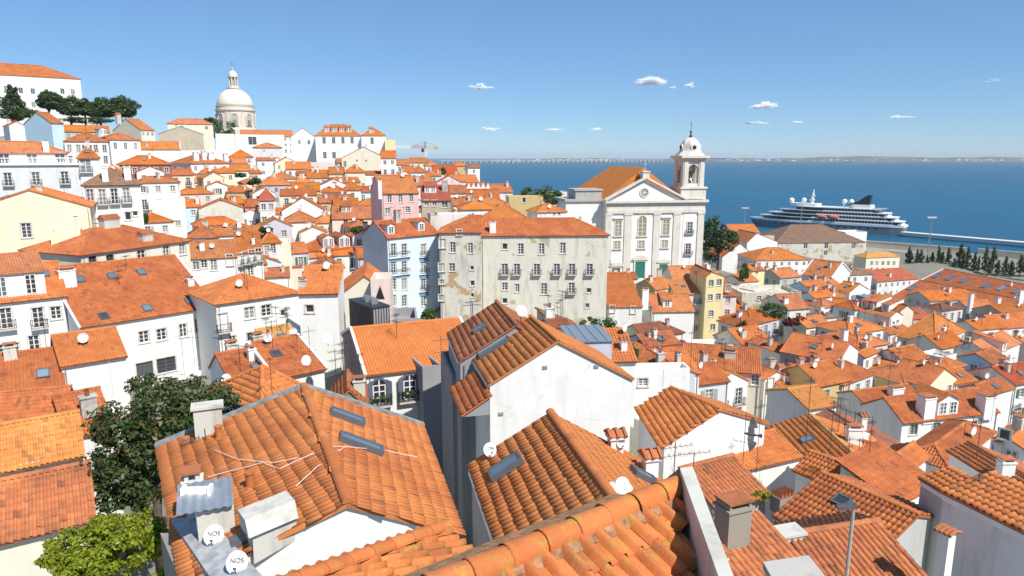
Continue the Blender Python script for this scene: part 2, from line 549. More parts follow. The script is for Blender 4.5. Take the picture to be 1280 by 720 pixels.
def aerial_mesh(k):
    key = ('aerial', k)
    if key not in CACHE:
        r = random.Random(k); hgt = 1.8 + .5 * k; m = MB()
        m.tube([(0, 0, -.5), (0, 0, hgt)], .025, 4)
        for lv in range(1 + k % 2):
            z = hgt - .15 - lv * .6; a = r.uniform(-.6, .6); d = np.array((math.cos(a), math.sin(a), 0)); s_ = np.array((-d[1], d[0], 0))
            m.tube([(0, 0, z) - d * .5, (0, 0, z) + d * .7], .018, 4)
            for i in range(7):
                c = np.array((0, 0, z)) + d * (-.45 + i * .18); m.tube([c - s_ * (.34 - .02 * i), c + s_ * (.34 - .02 * i)], .012, 3)
        CACHE[key] = m.mesh('aerial', IRON)
    return CACHE[key]
def dish_mesh(k):
    key = ('dish', k)
    if key not in CACHE:
        m = MB(); n = 14; V = []
        for i in range(5):
            r = .40 * i / 4
            V += [(max(r, .005) * math.cos(2 * math.pi * j / n), .0 - .10 * (1 - (r / .40) ** 2) * -1, max(r, .005) * 1.08 * math.sin(2 * math.pi * j / n)) for j in range(n)]
        m.add([(x, y - .1, z + .75) for x, y, z in V], [(i * n + j, i * n + (j + 1) % n, (i + 1) * n + (j + 1) % n, (i + 1) * n + j) for i in range(4) for j in range(n)])
        m.add([(x, y - .085, z + .75) for x, y, z in V], [(i * n + j, i * n + (j + 1) % n, (i + 1) * n + (j + 1) % n, (i + 1) * n + j) for i in range(4) for j in range(n)])
        m.cur = 1; m.tube([(0, .05, -.4), (0, .05, .75), (0, -.02, .75)], .03, 5); m.tube([(0, -.02, .38), (0, -.42, .55)], .018, 4); m.box(-.04, .04, -.5, -.4, .52, .62)
        CACHE[key] = m.mesh('dish', [WHITE, STEEL])
    return CACHE[key]
def add_clutter(h):
    Y = h['Y']
    if h['flat'] or not 40 < Y < 250: return
    if Y < 150:      # rain pipe at a front corner
        for f in ('y0',):
            o, d, W = face_frame(h, f); nrm = np.array((d[1], -d[0]))
            if W < 4: continue
            s_ = random.choice((.25, W - .25)); p = o + d * s_ + nrm * .07; zt = min(top_at(h, f, s_), h['eave'] - h['zb'])
            m = MB(); m.tube([(p[0], p[1], -3), (p[0], p[1], zt - .35)], .05, 5); m.build('rain_pipe', STEEL, h['root'])
    poly = h['faces'][0]
    def spot():
        poly = random.choice(h['faces'][:2]); e = random.uniform(.15, .85); t = random.uniform(.35, .9)
        a = poly[0] + (poly[1] - poly[0]) * e
        if len(poly) == 4: b = poly[3] + (poly[2] - poly[3]) * e
        else: b = poly[2]
        return a + (b - a) * t
    if not h['chim']:
        for i in range(random.choice((0, 1, 1, 1, 2))):
            p = spot(); w = random.uniform(.45, 1.0); ht = random.uniform(.6, 1.3); k = random.choice('aabp')
            chimney_at(h, p, w, random.uniform(.5, .8), ht, k, random.choice((None, None, WHITE)))
    if Y < 210:
        for i in range(random.choice((0, 1, 1, 2, 3) if Y < 130 else (0, 0, 1, 1))):
            place('aerial', aerial_mesh(random.randrange(4)), h['roof'], spot(), random.uniform(0, 3))
        if random.random() < .45:
            place('dish', dish_mesh(0), h['roof'], spot(), -h['yaw'] + random.uniform(.3, .9))
        if random.random() < .3 and not h['sky'] and len(h['faces'][0]) == 4:
            a = np.mean(h['faces'][0], 0); c0, r0 = local_ray(h, 640, 360)
            w_ = h['O'] + h['ux'] * a[0] + h['uy'] * a[1]; q = pix((w_[0], w_[1], a[2] + h['zb']))
            add_skylight(h, q[0] + random.uniform(-3, 3), q[1], .8, 1.0)
def balcony_mesh(w, deep=0.55):
    key = ('bal', round(w, 1), deep)
    if key in CACHE:
        return CACHE[key]
    m = MB()
    m.box(-w / 2, w / 2, -deep, -0.005, -0.12, 0.0)
    m.cur = 1
    top = 0.95
    for y0, y1, x0, x1 in ((-deep, -deep + 0.04, -w / 2, w / 2), (-deep + 0.04, -0.02, -w / 2, -w / 2 + 0.04), (-deep + 0.04, -0.02, w / 2 - 0.04, w / 2)):
        m.box(x0, x1, y0, y1, top - 0.05, top)
        m.box(x0, x1, y0, y1, 0.08, 0.11)
    k = max(3, int(w / 0.14))
    for i in range(k + 1):
        x = -w / 2 + 0.01 + (w - 0.05) * i / k
        m.box(x, x + 0.025, -deep + 0.005, -deep + 0.03, 0.0, top - 0.05)
    for sx in (-w / 2 + 0.005, w / 2 - 0.03):
        for i in range(1, 4):
            y = -deep + deep * i / 4
            m.box(sx, sx + 0.025, y, y + 0.025, 0.0, top - 0.05)
    CACHE[key] = m.mesh('balcony', [STONE, IRON])
    return CACHE[key]

# ------------------------------------------------------------------ houses: registered first, built once the ground under them is known
HOUSES = []
def _reg(label, O, yaw, Sx, Sy, axis, prof, o):
    h = dict(label=label, O=np.array(O[:2], float), yaw=yaw, Sx=Sx, Sy=Sy, axis=axis, prof=prof, hip=(False, False), wall='white', tile='orange', fl=3,
             ov=0.3, og=0.12, wr=None, wl=None, wx=None, win=[], chim=[], sky=[], dorm=[], flat=False, cornice=True, name='house', cat='house', cap=True,
             verge=None, relief=1.0, indiv=0, parts=[], group=None, auto=True, pw=PITCHW, rl=ROWL, tap=None, fm={}, clutter=True, wb=-4.0, nog=False)
    h.update(o)
    h['ux'] = np.array((math.cos(yaw), math.sin(yaw))); h['uy'] = np.array((-math.sin(yaw), math.cos(yaw)))
    cen = h['O'] + h['ux'] * Sx / 2 + h['uy'] * Sy / 2
    h['cen'] = cen
    h['eave'] = min(z for s, z in prof)
    h['zb'] = h['eave'] - h['fl'] * 3.0
    h['Y'] = max(4.0, min((h['O'] + h['ux'] * a * Sx + h['uy'] * b * Sy)[1] for a in (0, 1) for b in (0, 1)))
    HOUSES.append(h)
    return h
def prof_of(roof, span, z, sl, rh=None, rp=0.5):
    if roof in ('g', 'h', 'h0', 'h1'):
        rh = rh if rh is not None else sl * span / 2
        return [(0, z), (span * rp, z + rh), (span, z)]
    if roof == 's0':      # low edge at s = 0
        rh = rh if rh is not None else sl * span
        return [(0, z), (span, z + rh)]
    if roof == 's1':
        rh = rh if rh is not None else sl * span
        return [(0, z + rh), (span, z)]
    return [(0, z), (span, z)]
def corner(label, B, Y, yaw=None, xa=None, xc=None, l=None, r=None, A=None, C=None, roof='g', ax='x', sl=0.5, rh=None, rp=0.5, **o):
    """house given by the nearest upper corner of its walls (picture point B at distance Y);
    its right front runs to column xc (or r metres), its left front to column xa (or l metres)"""
    Bw = at(B[0], B[1], Y)
    if yaw is None:
        Q = atz(*(C or A), Bw[2])
        d = Q - Bw
        yaw = math.degrees(math.atan2(d[1], d[0])) - (0 if C else 90)
    yr = math.radians(yaw)
    ux = np.array((math.cos(yr), math.sin(yr), 0)); uy = np.array((-math.sin(yr), math.cos(yr), 0))
    if C and xc is None: xc = C[0]
    if A and xa is None: xa = A[0]
    Sx = r if r is not None else run_to_x(Bw, ux, xc)
    Sy = l if l is not None else run_to_x(Bw, uy, xa)
    if l is None and not 1.0 < Sy < 24: Sy = 9.0
    if r is None and not Sx > 1.2: Sx = 6.0
    prof = prof_of(roof, Sy if ax == 'x' else Sx, Bw[2], sl, rh, rp)
    o.setdefault('hip', {'h': (True, True), 'h0': (True, False), 'h1': (False, True)}.get(roof, (False, False)))
    if roof == 'f': o['flat'] = True
    return _reg(label, Bw, yr, Sx, Sy, ax, prof, o)
def ridge(label, R0, R1, Y, E, sl=0.5, b=None, E2=None, slb=None, **o):
    """house given by its ridge (picture points R0, R1; R0 at distance Y) and one eave corner E at R0's end"""
    a0 = at(*R0, Y); a1 = atz(*R1, a0[2])
    d = (a1 - a0)[:2]; Ln = np.linalg.norm(d); d = d / Ln
    def fit(E, s, side):
        n = side * np.array((-d[1], d[0]))
        best = None
        for a in np.arange(0.6, 20, 0.02):
            p = (a0[0] + n[0] * a, a0[1] + n[1] * a, a0[2] - s * a)
            if p[1] < 1: break
            e = np.sum((pix(p) - np.array(E)) ** 2)
            if best is None or e < best[0]: best = (e, a)
        return best
    c1, c2 = fit(E, sl, 1), fit(E, sl, -1)
    side = 1 if c1[0] < c2[0] else -1
    a = min(c1, c2)[1]
    slb = slb or sl
    if E2 is not None:
        b = fit(E2, slb, -side)[1]
    b = a if b is None else b
    za, zb = a0[2] - sl * a, a0[2] - slb * b
    if abs(d[0]) > abs(d[1]):                # ridge runs across the picture
        ux = d if d[0] > 0 else -d
        st = a0[:2] if d[0] > 0 else a1[:2]
        uy = np.array((-ux[1], ux[0]))
        n = side * np.array((-d[1], d[0]))
        front = np.dot(n, uy) < 0            # E side is the near side
        fa, ba = (a, b) if front else (b, a)
        zf, zk = (za, zb) if front else (zb, za)
        O = st - uy * fa
        prof = [(0, zf), (fa, a0[2]), (fa + ba, zk)]
        return _reg(label, O, math.atan2(ux[1], ux[0]), Ln, fa + ba, 'x', prof, o)
    uy = d if d[1] > 0 else -d
    st = a0[:2] if d[1] > 0 else a1[:2]
    ux = np.array((uy[1], -uy[0]))
    n = side * np.array((-d[1], d[0]))
    left = np.dot(n, ux) < 0
    la, ra = (a, b) if left else (b, a)
    zl, zr = (za, zb) if left else (zb, za)
    O = st - ux * la
    prof = [(0, zl), (la, a0[2]), (la + ra, zr)]
    return _reg(label, O, math.atan2(ux[1], ux[0]), la + ra, Ln, 'y', prof, o)

def roof_faces(h):
    """roof planes in house coordinates: dicts with eave start, eave end, polygon"""
    Sx, Sy, prof, ax = h['Sx'], h['Sy'], h['prof'], h['axis']
    Ln = Sx if ax == 'x' else Sy
    sr_ = prof[1][0] if len(prof) == 3 else None
    def P(t, s, z):            # t along the ridge, s across
        if h['tap'] and sr_ is not None:       # walls that are not square: the near end is narrower or wider
            f0 = h['tap'][0 if s < sr_ else 1]; f = f0 + (1 - f0) * min(1, max(0, t / Ln))
            s, z = sr_ + (s - sr_) * f, prof[1][1] - h['zb'] + (z - prof[1][1] + h['zb']) * f
        return np.array((t, s, z) if ax == 'x' else (s, t, z), float)
    zb = h['zb']; ov, og = h['ov'], h['og']
    out = []; ridges = []
    pts = [(s, z - zb) for s, z in prof]
    if len(pts) == 2:
        (s0, z0), (s1, z1) = pts
        k = (z1 - z0) / (s1 - s0)
        e0 = (s0 - ov, z0 - k * ov); e1 = (s1 + ov, z1 + k * ov)
        lo, hi = (e0, e1) if z0 <= z1 else (e1, e0)
        out.append([P(-og, *lo), P(Ln + og, *lo), P(Ln + og, *hi), P(-og, *hi)])
        return out, ridges
    (s0, z0), (sr, zr), (s1, z1) = pts
    h0, h1 = h['hip']
    k0 = (zr - z0) / (sr - s0); k1 = (zr - z1) / (s1 - sr)
    a0 = (s0 - ov, z0 - k0 * ov); a1 = (s1 + ov, z1 - k1 * ov)
    half = (s1 - s0) / 2
    hl = min(half, Ln * (0.5 if (h0 and h1) else 0.9))
    t0 = -ov if h0 else -og; t1 = Ln + ov if h1 else Ln + og
    r0 = hl if h0 else -og; r1 = Ln - hl if h1 else Ln + og
    if r1 - r0 < 0.05: r1 = r0 + 0.05
    out.append([P(t0, *a0), P(t1, *a0), P(r1, sr, zr), P(r0, sr, zr)])
    out.append([P(t1, *a1), P(t0, *a1), P(r0, sr, zr), P(r1, sr, zr)])
    ridges.append((P(r0, sr, zr), P(r1, sr, zr)))
    if h0:
        out.append([P(t0, *a1), P(t0, *a0), P(r0, sr, zr)])
        ridges += [(P(t0, *a0), P(r0, sr, zr)), (P(t0, *a1), P(r0, sr, zr))]
    if h1:
        out.append([P(t1, *a0), P(t1, *a1), P(r1, sr, zr)])
        ridges += [(P(t1, *a0), P(r1, sr, zr)), (P(t1, *a1), P(r1, sr, zr))]
    return out, ridges
def face_axes(poly):
    u = poly[1] - poly[0]; u = u / np.linalg.norm(u)
    n = np.cross(u, poly[2] - poly[0]); n /= np.linalg.norm(n)
    if n[2] < 0: n = -n
    v = np.cross(n, u)
    if v[2] < 0: v = -v
    if np.dot(np.cross(u, v), n) < 0:
        u = -u
    return u, v, n
def local_ray(h, px, py):
    r = ray(px, py)
    R = np.array((np.dot(r[:2], h['ux']), np.dot(r[:2], h['uy']), r[2]))
    c = CAMP[:2] - h['O']
    C = np.array((np.dot(c, h['ux']), np.dot(c, h['uy']), CAMZ - h['zb']))
    return C, R
def on_roof(h, px, py):
    C, R = local_ray(h, px, py)
    best = None
    for i, poly in enumerate(h['faces']):
        u, v, n = face_axes(poly)
        dn = np.dot(R, n)
        if abs(dn) < 1e-6: continue
        t = np.dot(poly[0] - C, n) / dn
        p = C + R * t
        cen = np.mean(poly, 0)
        bad = 0.0
        for a, b in zip(poly, poly[1:] + poly[:1]):
            e = np.cross(n, b - a); e /= (np.linalg.norm(e) + 1e-9)
            if np.dot(e, cen - a) < 0: e = -e
            bad = max(bad, -np.dot(p - a, e))
        sc = bad + (5 if dn > 0 else 0)
        if best is None or sc < best[0] - 1e-6: best = (sc, i, p, u, v, n)
    return best[1:]
FACES = {'y0': 0.0, 'x0': -math.pi / 2, 'x1': math.pi / 2, 'y1': math.pi}
def face_frame(h, f):
    Sx, Sy = h['Sx'], h['Sy']
    return {'y0': (np.array((0., 0.)), np.array((1., 0.)), Sx), 'x0': (np.array((0., Sy)), np.array((0., -1.)), Sy),
            'x1': (np.array((Sx, 0.)), np.array((0., 1.)), Sy), 'y1': (np.array((Sx, Sy)), np.array((-1., 0.)), Sx)}[f]
def on_wall(h, px, py):
    C, R = local_ray(h, px, py)
    best = None
    for f in FACES:
        o, d, W = face_frame(h, f)
        nrm = np.array((d[1], -d[0]))       # outward
        dn = np.dot(R[:2], nrm)
        if dn >= -1e-6: continue
        t = np.dot(o - C[:2], nrm) / dn
        p = C + R * t
        s = np.dot(p[:2] - o, d)
        bad = max(0, -s, s - W)
        if best is None or bad < best[0]: best = (bad, f, s, p[2])
    return best[1:]

def top_at(h, f, s):
    """wall height above the base on face f at position s"""
    prof = [(a, z - h['zb']) for a, z in h['prof']]
    gable = (h['axis'] == 'x' and f in ('x0', 'x1')) or (h['axis'] == 'y' and f in ('y0', 'y1'))
    if not gable:
        lowhigh = {'y0': prof[0][1], 'y1': prof[-1][1], 'x0': prof[0][1], 'x1': prof[-1][1]}
        return lowhigh[f]
    S = prof[-1][0]
    q = S - s if f in ('x0', 'y1') else s
    return float(np.interp(q, [p[0] for p in prof], [p[1] for p in prof]))

def build_house(h):
    zb = h['zb']; Sx, Sy = h['Sx'], h['Sy']; Y = h['Y']
    root = empty(h['name'], (h['O'][0], h['O'][1], zb), h['yaw'])
    tag(root, h['label'], h['cat'], h['group'])
    h['root'] = root
    h['faces'], ridges = roof_faces(h)
    hip = h['hip']
    wm = wall(h['wall'])
    # ---- windows
    ops = {f: [] for f in FACES}; wins = []
    def add_win(f, s, z, w, hh, st):
        o, d, W = face_frame(h, f)
        cut = 0.05 < s - w / 2 and s + w / 2 < W - 0.05 and z + hh < h['eave'] - zb - 0.05 and z > -2.5
        for (a, b, c, e) in ops[f]:
            if s - w / 2 < b + 0.05 and s + w / 2 > a - 0.05 and z < e + 0.05 and z + hh > c - 0.05:
                return
        if cut: ops[f].append((s - w / 2, s + w / 2, z, z + hh))
        wins.append((f, s, z, w, hh, st, cut))
    SZ = {'w': (0.95, 1.35), 'f': (1.0, 2.15), 'n': (0.95, 2.0), 's': (0.6, 0.7), 'd': (0.9, 1.3), 'k': (1.0, 1.5), 't': (1.0, 1.9)}
    for (px, py, *rest) in h['win']:
        st = rest[0] if rest else 'w'
        w, hh = SZ[st] if len(rest) < 3 else rest[1:3]
        f, s, z = on_wall(h, px, py)
        add_win(f, s, z - hh / 2, w, hh, st)
    for f, rows in (('y0', h['wr']), ('x0', h['wl']), ('x1', h['wx'])):
        if rows is None and h['auto'] and not h['win']:
            o, d, W = face_frame(h, f)
            nrm = h['ux'] * d[1] - h['uy'] * d[0]
            mid = h['O'] + h['ux'] * (o[0] + d[0] * W / 2) + h['uy'] * (o[1] + d[1] * W / 2)
            if np.dot(nrm, mid) < 0:
                n = int((W - 0.6) / 2.4)
                rows = [(random.choice('wwwfn'), n) for k in range(min(h['fl'], 3))] if n > 0 else None
        if not rows: continue
        o, d, W = face_frame(h, f)
        for k, row in enumerate(rows):
            if not row: continue
            st, n = row
            fr = [(i + .5) / n for i in range(n)] if isinstance(n, int) else n
            w, hh = SZ[st]
            fl = h['eave'] - zb - 0.15 - 2.95 * (k + 1)
            z = fl + {'w': 0.85, 's': 1.3, 'd': 0.85, 'k': 0.8, 't': 0.5}.get(st, 0.1)
            for q in fr:
                add_win(f, q * W, z, w, hh, st)
    # ---- walls
    mm = {}
    for f in FACES:
        m = mm.setdefault(h['fm'].get(f, h['wall']), MB())
        o, d, W = face_frame(h, f)
        nrm = np.array((d[1], -d[0]))
        ez = h['eave'] - zb
        xs = sorted({0.0, W} | {q for r in ops[f] for q in r[:2]})
        zs = sorted({h['wb'], ez} | {q for r in ops[f] for q in r[2:]})
        def Q(s, z, dep=0.0):
            p = o + d * s - nrm * dep
            if h['tap']:
                a_, b_ = (1, 0) if h['axis'] == 'x' else (0, 1)
                sr_ = h['prof'][1][0]; f0 = h['tap'][0 if p[a_] < sr_ else 1]; Ln = (Sx, Sy)[b_]
                fz = f0 + (1 - f0) * p[b_] / Ln; p[a_] = sr_ + (p[a_] - sr_) * fz
                if z > ez - .001: z = h['prof'][1][1] - zb + (z - h['prof'][1][1] + zb) * fz
            return (p[0], p[1], z)
        for a, b in zip(xs, xs[1:]):
            for c, e in zip(zs, zs[1:]):
                mx, mz = (a + b) / 2, (c + e) / 2
                if any(r[0] < mx < r[1] and r[2] < mz < r[3] for r in ops[f]): continue
                m.poly([Q(a, c), Q(b, c), Q(b, e), Q(a, e)])
        for a, b, c, e in ops[f]:
            for (s0, z0), (s1, z1) in (((a, c), (b, c)), ((b, c), (b, e)), ((b, e), (a, e)), ((a, e), (a, c))):
                m.poly([Q(s0, z0), Q(s1, z1), Q(s1, z1, 0.2), Q(s0, z0, 0.2)])
        # part of the wall above the lowest eave
        gable = (h['axis'] == 'x' and f in ('x0', 'x1')) or (h['axis'] == 'y' and f in ('y0', 'y1'))
        hipped = gable and (hip[0] if f in ('x0', 'y0') else hip[1])
        if gable and not hipped and not h['flat']:
            ss = [q[0] for q in h['prof']]
            S = ss[-1]
            ss = sorted({(S - q if f in ('x0', 'y1') else q) for q in ss})
            tops = [(q, top_at(h, f, q)) for q in ss]
            pl = [Q(0, ez)] + [Q(W, ez)] + [Q(q, z - 0.01) for q, z in reversed(tops) if z > ez + 0.02]
            if len(pl) > 2: m.poly(pl)
        elif not gable and top_at(h, f, 0) > ez + 0.05 and not h['flat']:
            zt = top_at(h, f, 0) - 0.01
            m.poly([Q(0, ez), Q(W, ez), Q(W, zt), Q(0, zt)])
    if h['flat']:
        ez = h['eave'] - zb; m = mm[h['wall']] if h['wall'] in mm else mm.setdefault(h['wall'], MB())
        m.poly([(0.01, 0.01, ez - 0.9), (Sx - .01, 0.01, ez - 0.9), (Sx - .01, Sy - .01, ez - 0.9), (0.01, Sy - .01, ez - 0.9)])
        for f in FACES:
            o, d, W = face_frame(h, f); nrm = np.array((d[1], -d[0]))
            t_ = min(.2, W * .2)
            q = [(*(o + d * t_ - nrm * t_), ez - 0.9), (*(o + d * (W - t_) - nrm * t_), ez - 0.9), (*(o + d * (W - t_) - nrm * t_), ez), (*(o + d * t_ - nrm * t_), ez)]
            m.poly(q)
            m.poly([(*o, ez), (*(o + d * W), ez), q[2], q[3]])
    for k_, m in mm.items():
        m.build('wall' if k_ == h['wall'] else 'side_wall', wall(k_), root)
    # ---- cornice under the eaves
    if h['cornice'] and not h['flat'] and Y < 230:
        for f in FACES:
            gable = (h['axis'] == 'x' and f in ('x0', 'x1')) or (h['axis'] == 'y' and f in ('y0', 'y1'))
            hipped = gable and (hip[0] if f in ('x0', 'y0') else hip[1])
            if gable and not hipped: continue
            o, d, W = face_frame(h, f); nrm = np.array((d[1], -d[0]))
            zt = top_at(h, f, 0) if not gable else h['eave'] - zb
            if len(h['prof']) == 2 and zt > h['eave'] - zb + 0.05: continue
            mid = o + d * W / 2 + nrm * 0.06
            if h['tap']: continue
            c = MB(); c.obox((mid[0], mid[1], zt - 0.22), (*d, 0), (*nrm, 0), (0, 0, 1), W + (0.2 if f in ('y0', 'y1') else -.12), 0.16, 0.2)
            c.build('cornice', WHITE if h['wall'] not in ('tan', 'ruin') else STONE, root)
    # ---- roof
    if not h['flat']:
        lod = 1 if Y < 46 else 2 if Y < 112 else 3
        lod = h.get('lod', lod)
        rb = MB()
        for poly in h['faces']:
            u, v, n = face_axes(poly)
            uv = [(np.dot(p - poly[0], u) / PITCHW, np.dot(p - poly[0], v) / ROWL) for p in poly]
            P = np.array(poly); k = len(poly)
            rb.add(np.vstack([P, P - n * 0.11]), [tuple(range(k)), tuple(range(k, 2 * k))[::-1]] + [(i, (i + 1) % k, k + (i + 1) % k, k + i) for i in range(k)], np.vstack([uv, uv]))
        roof = rb.build('roof', tile(h['tile'], lod == 3), root)
        h['roof'] = roof
        if lod < 3:
            left = h['indiv']
            for poly in h['faces']:
                u, v, n = face_axes(poly)
                # only planes the photograph can look onto
                p2 = [(np.dot(p - poly[0], u), np.dot(p - poly[0], v)) for p in poly]
                cells = tile_cells(p2, PW=h['pw'], RL=h['rl'])
                if len(cells[0]) == 0: continue
                C, R = local_ray(h, 640, 360)
                facing = np.dot(C - np.mean(poly, 0), n) > 0
                sel = None
                if left and facing:
                    I, J, u0, v0, pw, rl = cells
                    pos = poly[0][None] + (u0 + (I + .5) * pw)[:, None] * u + (v0 + (J + .5) * rl)[:, None] * v
                    dist = np.linalg.norm(pos - C, axis=1)
                    wp = h['O'][None] + pos[:, :1] * h['ux'] + pos[:, 1:2] * h['uy']
                    d_ = wp[:, 1] * CP - (pos[:, 2] + zb - CAMZ) * SP
                    sx_ = CXP + FPX * wp[:, 0] / d_; sy_ = CYP - FPX * (wp[:, 1] * SP + (pos[:, 2] + zb - CAMZ) * CP) / d_
                    inside = (sx_ > -10) & (sx_ < 1290) & (sy_ < 730)
                    order = np.argsort(np.where(inside, dist, 1e9))[:left]
                    take = np.zeros(len(I), bool); take[order] = True
                    left -= int(take.sum())
                    single_tiles(h, roof, cells, poly[0], u, v, n, take)
                    sel = ~take
                    if not sel.any(): continue
                me = tile_mesh(cells, poly[0], u, v, n, lod, h['relief'], tile(h['tile']), sel, .03 if h['relief'] > .6 else .02)
                tag(place('tiles', me, roof), kind='stuff')
        if h['cap'] and ridges:
            cb = MB()
            for a, b in ridges:
                cap_tiles(cb, a, b, 0.13 if lod < 3 else 0.15, 0.45, 7 if lod == 1 else 3)
            if cb.f: tag(cb.build('ridge_tiles', tile(h.get('captile', h['tile'])), roof), kind='stuff')
        if h['verge']:
            vb = MB()
            for poly in h['faces'][:2]:
                for a, b in ((poly[0], poly[3]), (poly[1], poly[2])) if len(poly) == 4 else ():
                    d = b - a; ln = np.linalg.norm(d); d = d / ln
                    u, v, n = face_axes(poly)
                    s = np.cross(n, d)
                    vb.obox((a + b) / 2 + n * 0.04, d, s, n, ln, 0.22, 0.24)
            vb.build('verge', WHITE if h['verge'] == 1 else DIRTY, roof)
    else:
        h['roof'] = root
    # ---- put in the windows
    for f, s, z, w, hh, st, cut in wins:
        o, d, W = face_frame(h, f)
        nrm = np.array((d[1], -d[0]))
        off = 0.0 if cut else -0.12
        p = o + d * s - nrm * off
        fm, pm, sm = window_meshes(w, hh, st)
        wo_ = place('window', fm, root, (p[0], p[1], z), FACES[f])
        place('pane', pm, wo_)
        if Y < 190: place('surround', sm, wo_)
        if h['auto'] and Y < 190 and st in ('w', 'n') and random.random() < .22 and w < 1.3:
            for sd in (-1, 1):
                place('shutter', shutter_mesh(w / 2, hh, random.choice((0, 1, 2))), wo_, (sd * (w * .75 + .15), -.09, 0))
        if st == 'f':
            place('balcony', balcony_mesh(w + 0.5), root, (*(p + nrm * (0.0 if cut else 0.0)), z), FACES[f])
    for c in h['chim']: add_chimney(h, *c)
    for c in h['sky']: add_skylight(h, *c)
    for c in h['dorm']: add_dormer(h, *c)
    for fn in h['parts']: fn(h)
    if h['clutter']: add_clutter(h)
    return root

def single_tiles(h, roof, cells, o, u, v, n, take):
    I, J, u0, v0, pw, rl = cells
    key = ('tile', round(pw, 4), round(rl, 4), h['tile'])
    if key not in CACHE:
        px, pz = PROF[1]
        K = len(px); V = []; F = []
        lf = .03 if h['relief'] > .6 else .02
        for vv, dz, sc in ((0.004 - 0.03, lf - 0.036, 1), (-0.03, lf, 1), (rl * 1.06 - 0.03, 0.004, .85)):
            for a, b in zip(px, pz): V.append((a * pw, vv, b * sc * h['relief'] + dz))
        for r in range(2):
            for k in range(K - 1): F.append((r * K + k, r * K + k + 1, (r + 1) * K + k + 1, (r + 1) * K + k))
        CACHE[key] = raw_mesh('tile', np.array(V), np.array(F), tile(h['tile']), np.full((len(V), 2), 0.5))
    M = Matrix(((u[0], v[0], n[0]), (u[1], v[1], n[1]), (u[2], v[2], n[2]))).to_euler()
    for i, j in zip(I[take], J[take]):
        p = o + u * (u0 + i * pw) + v * (v0 + j * rl + random.gauss(0, 0.012)) + n * abs(random.gauss(0, 0.004))
        t = place('tile', CACHE[key], roof, p)
        t.rotation_euler = M

def add_chimney(h, px, py, w=0.9, d=0.6, ht=1.4, kind='a', mat=None):
    if h['flat']:
        C, R = local_ray(h, px, py); t = (h['eave'] - h['zb'] - 0.9 - C[2]) / R[2]; p = C + R * t
    else:
        i, p, u, v, n = on_roof(h, px, py)
    return chimney_at(h, p, w, d, ht, kind, mat)
def chimney_at(h, p, w, d, ht, kind, mat):
    m = MB()
    z0 = -0.9
    m.box(-w / 2, w / 2, -d / 2, d / 2, z0, ht)
    m.box(-w / 2 - .07, w / 2 + .07, -d / 2 - .07, d / 2 + .07, ht, ht + 0.09)
    if kind == 'a':
        for sx in (-w / 2 + .02, w / 2 - .12): m.box(sx, sx + .1, -d / 2 + .02, d / 2 - .02, ht + .09, ht + .3)
        m.cur = 1
        m.box(-w / 2 - .03, w / 2 + .03, -d / 2 - .05, d / 2 + .05, ht + .30, ht + .36)
    elif kind == 'b':      # little tiled gable on top
        m.cur = 1
        m.prism([(-w / 2 - .1, -d / 2 - .1, ht + .12), (-w / 2 - .1, d / 2 + .1, ht + .12), (-w / 2 - .1, 0, ht + .12 + d * .45)], (w + .2, 0, 0))
        k = max(2, int(w / .25))
        for i in range(k + 1):
            x = -w / 2 - .05 + (w + .1) * i / k
            m.tube([(x, -d / 2 - .14, ht + .13), (x, 0, ht + .16 + d * .45), (x, d / 2 + .14, ht + .13)], .06, 5)
    elif kind == 'p':      # clay pot
        m.cur = 1
        m.lathe([(.14, ht + .09), (.12, ht + .5), (.16, ht + .5), (.16, ht + .56)], 8)
    o = m.build('chimney', [mat or DIRTY, tile('old')], h['roof'], p)
    return o
def add_skylight(h, px, py, w=0.8, ln=1.2, tilt=0, gl=None):
    i, p, u, v, n = on_roof(h, px, py)
    m = MB(); t = .09
    for a, b, c, e in ((-w / 2, w / 2, -ln / 2, -ln / 2 + t), (-w / 2, w / 2, ln / 2 - t, ln / 2), (-w / 2, -w / 2 + t, -ln / 2 + t, ln / 2 - t), (w / 2 - t, w / 2, -ln / 2 + t, ln / 2 - t)):
        m.box(a, b, c, e, 0.0, .20)
    g = MB(); g.box(-w / 2 + t, w / 2 - t, -ln / 2 + t, ln / 2 - t, 0.03, .165)
    M = Matrix(((u[0], v[0], n[0]), (u[1], v[1], n[1]), (u[2], v[2], n[2]))).to_euler()
    o = m.build('skylight', FRAME_D, h['root'], p); o.rotation_euler = M
    g.build('pane', gl or GLASS_B, o)
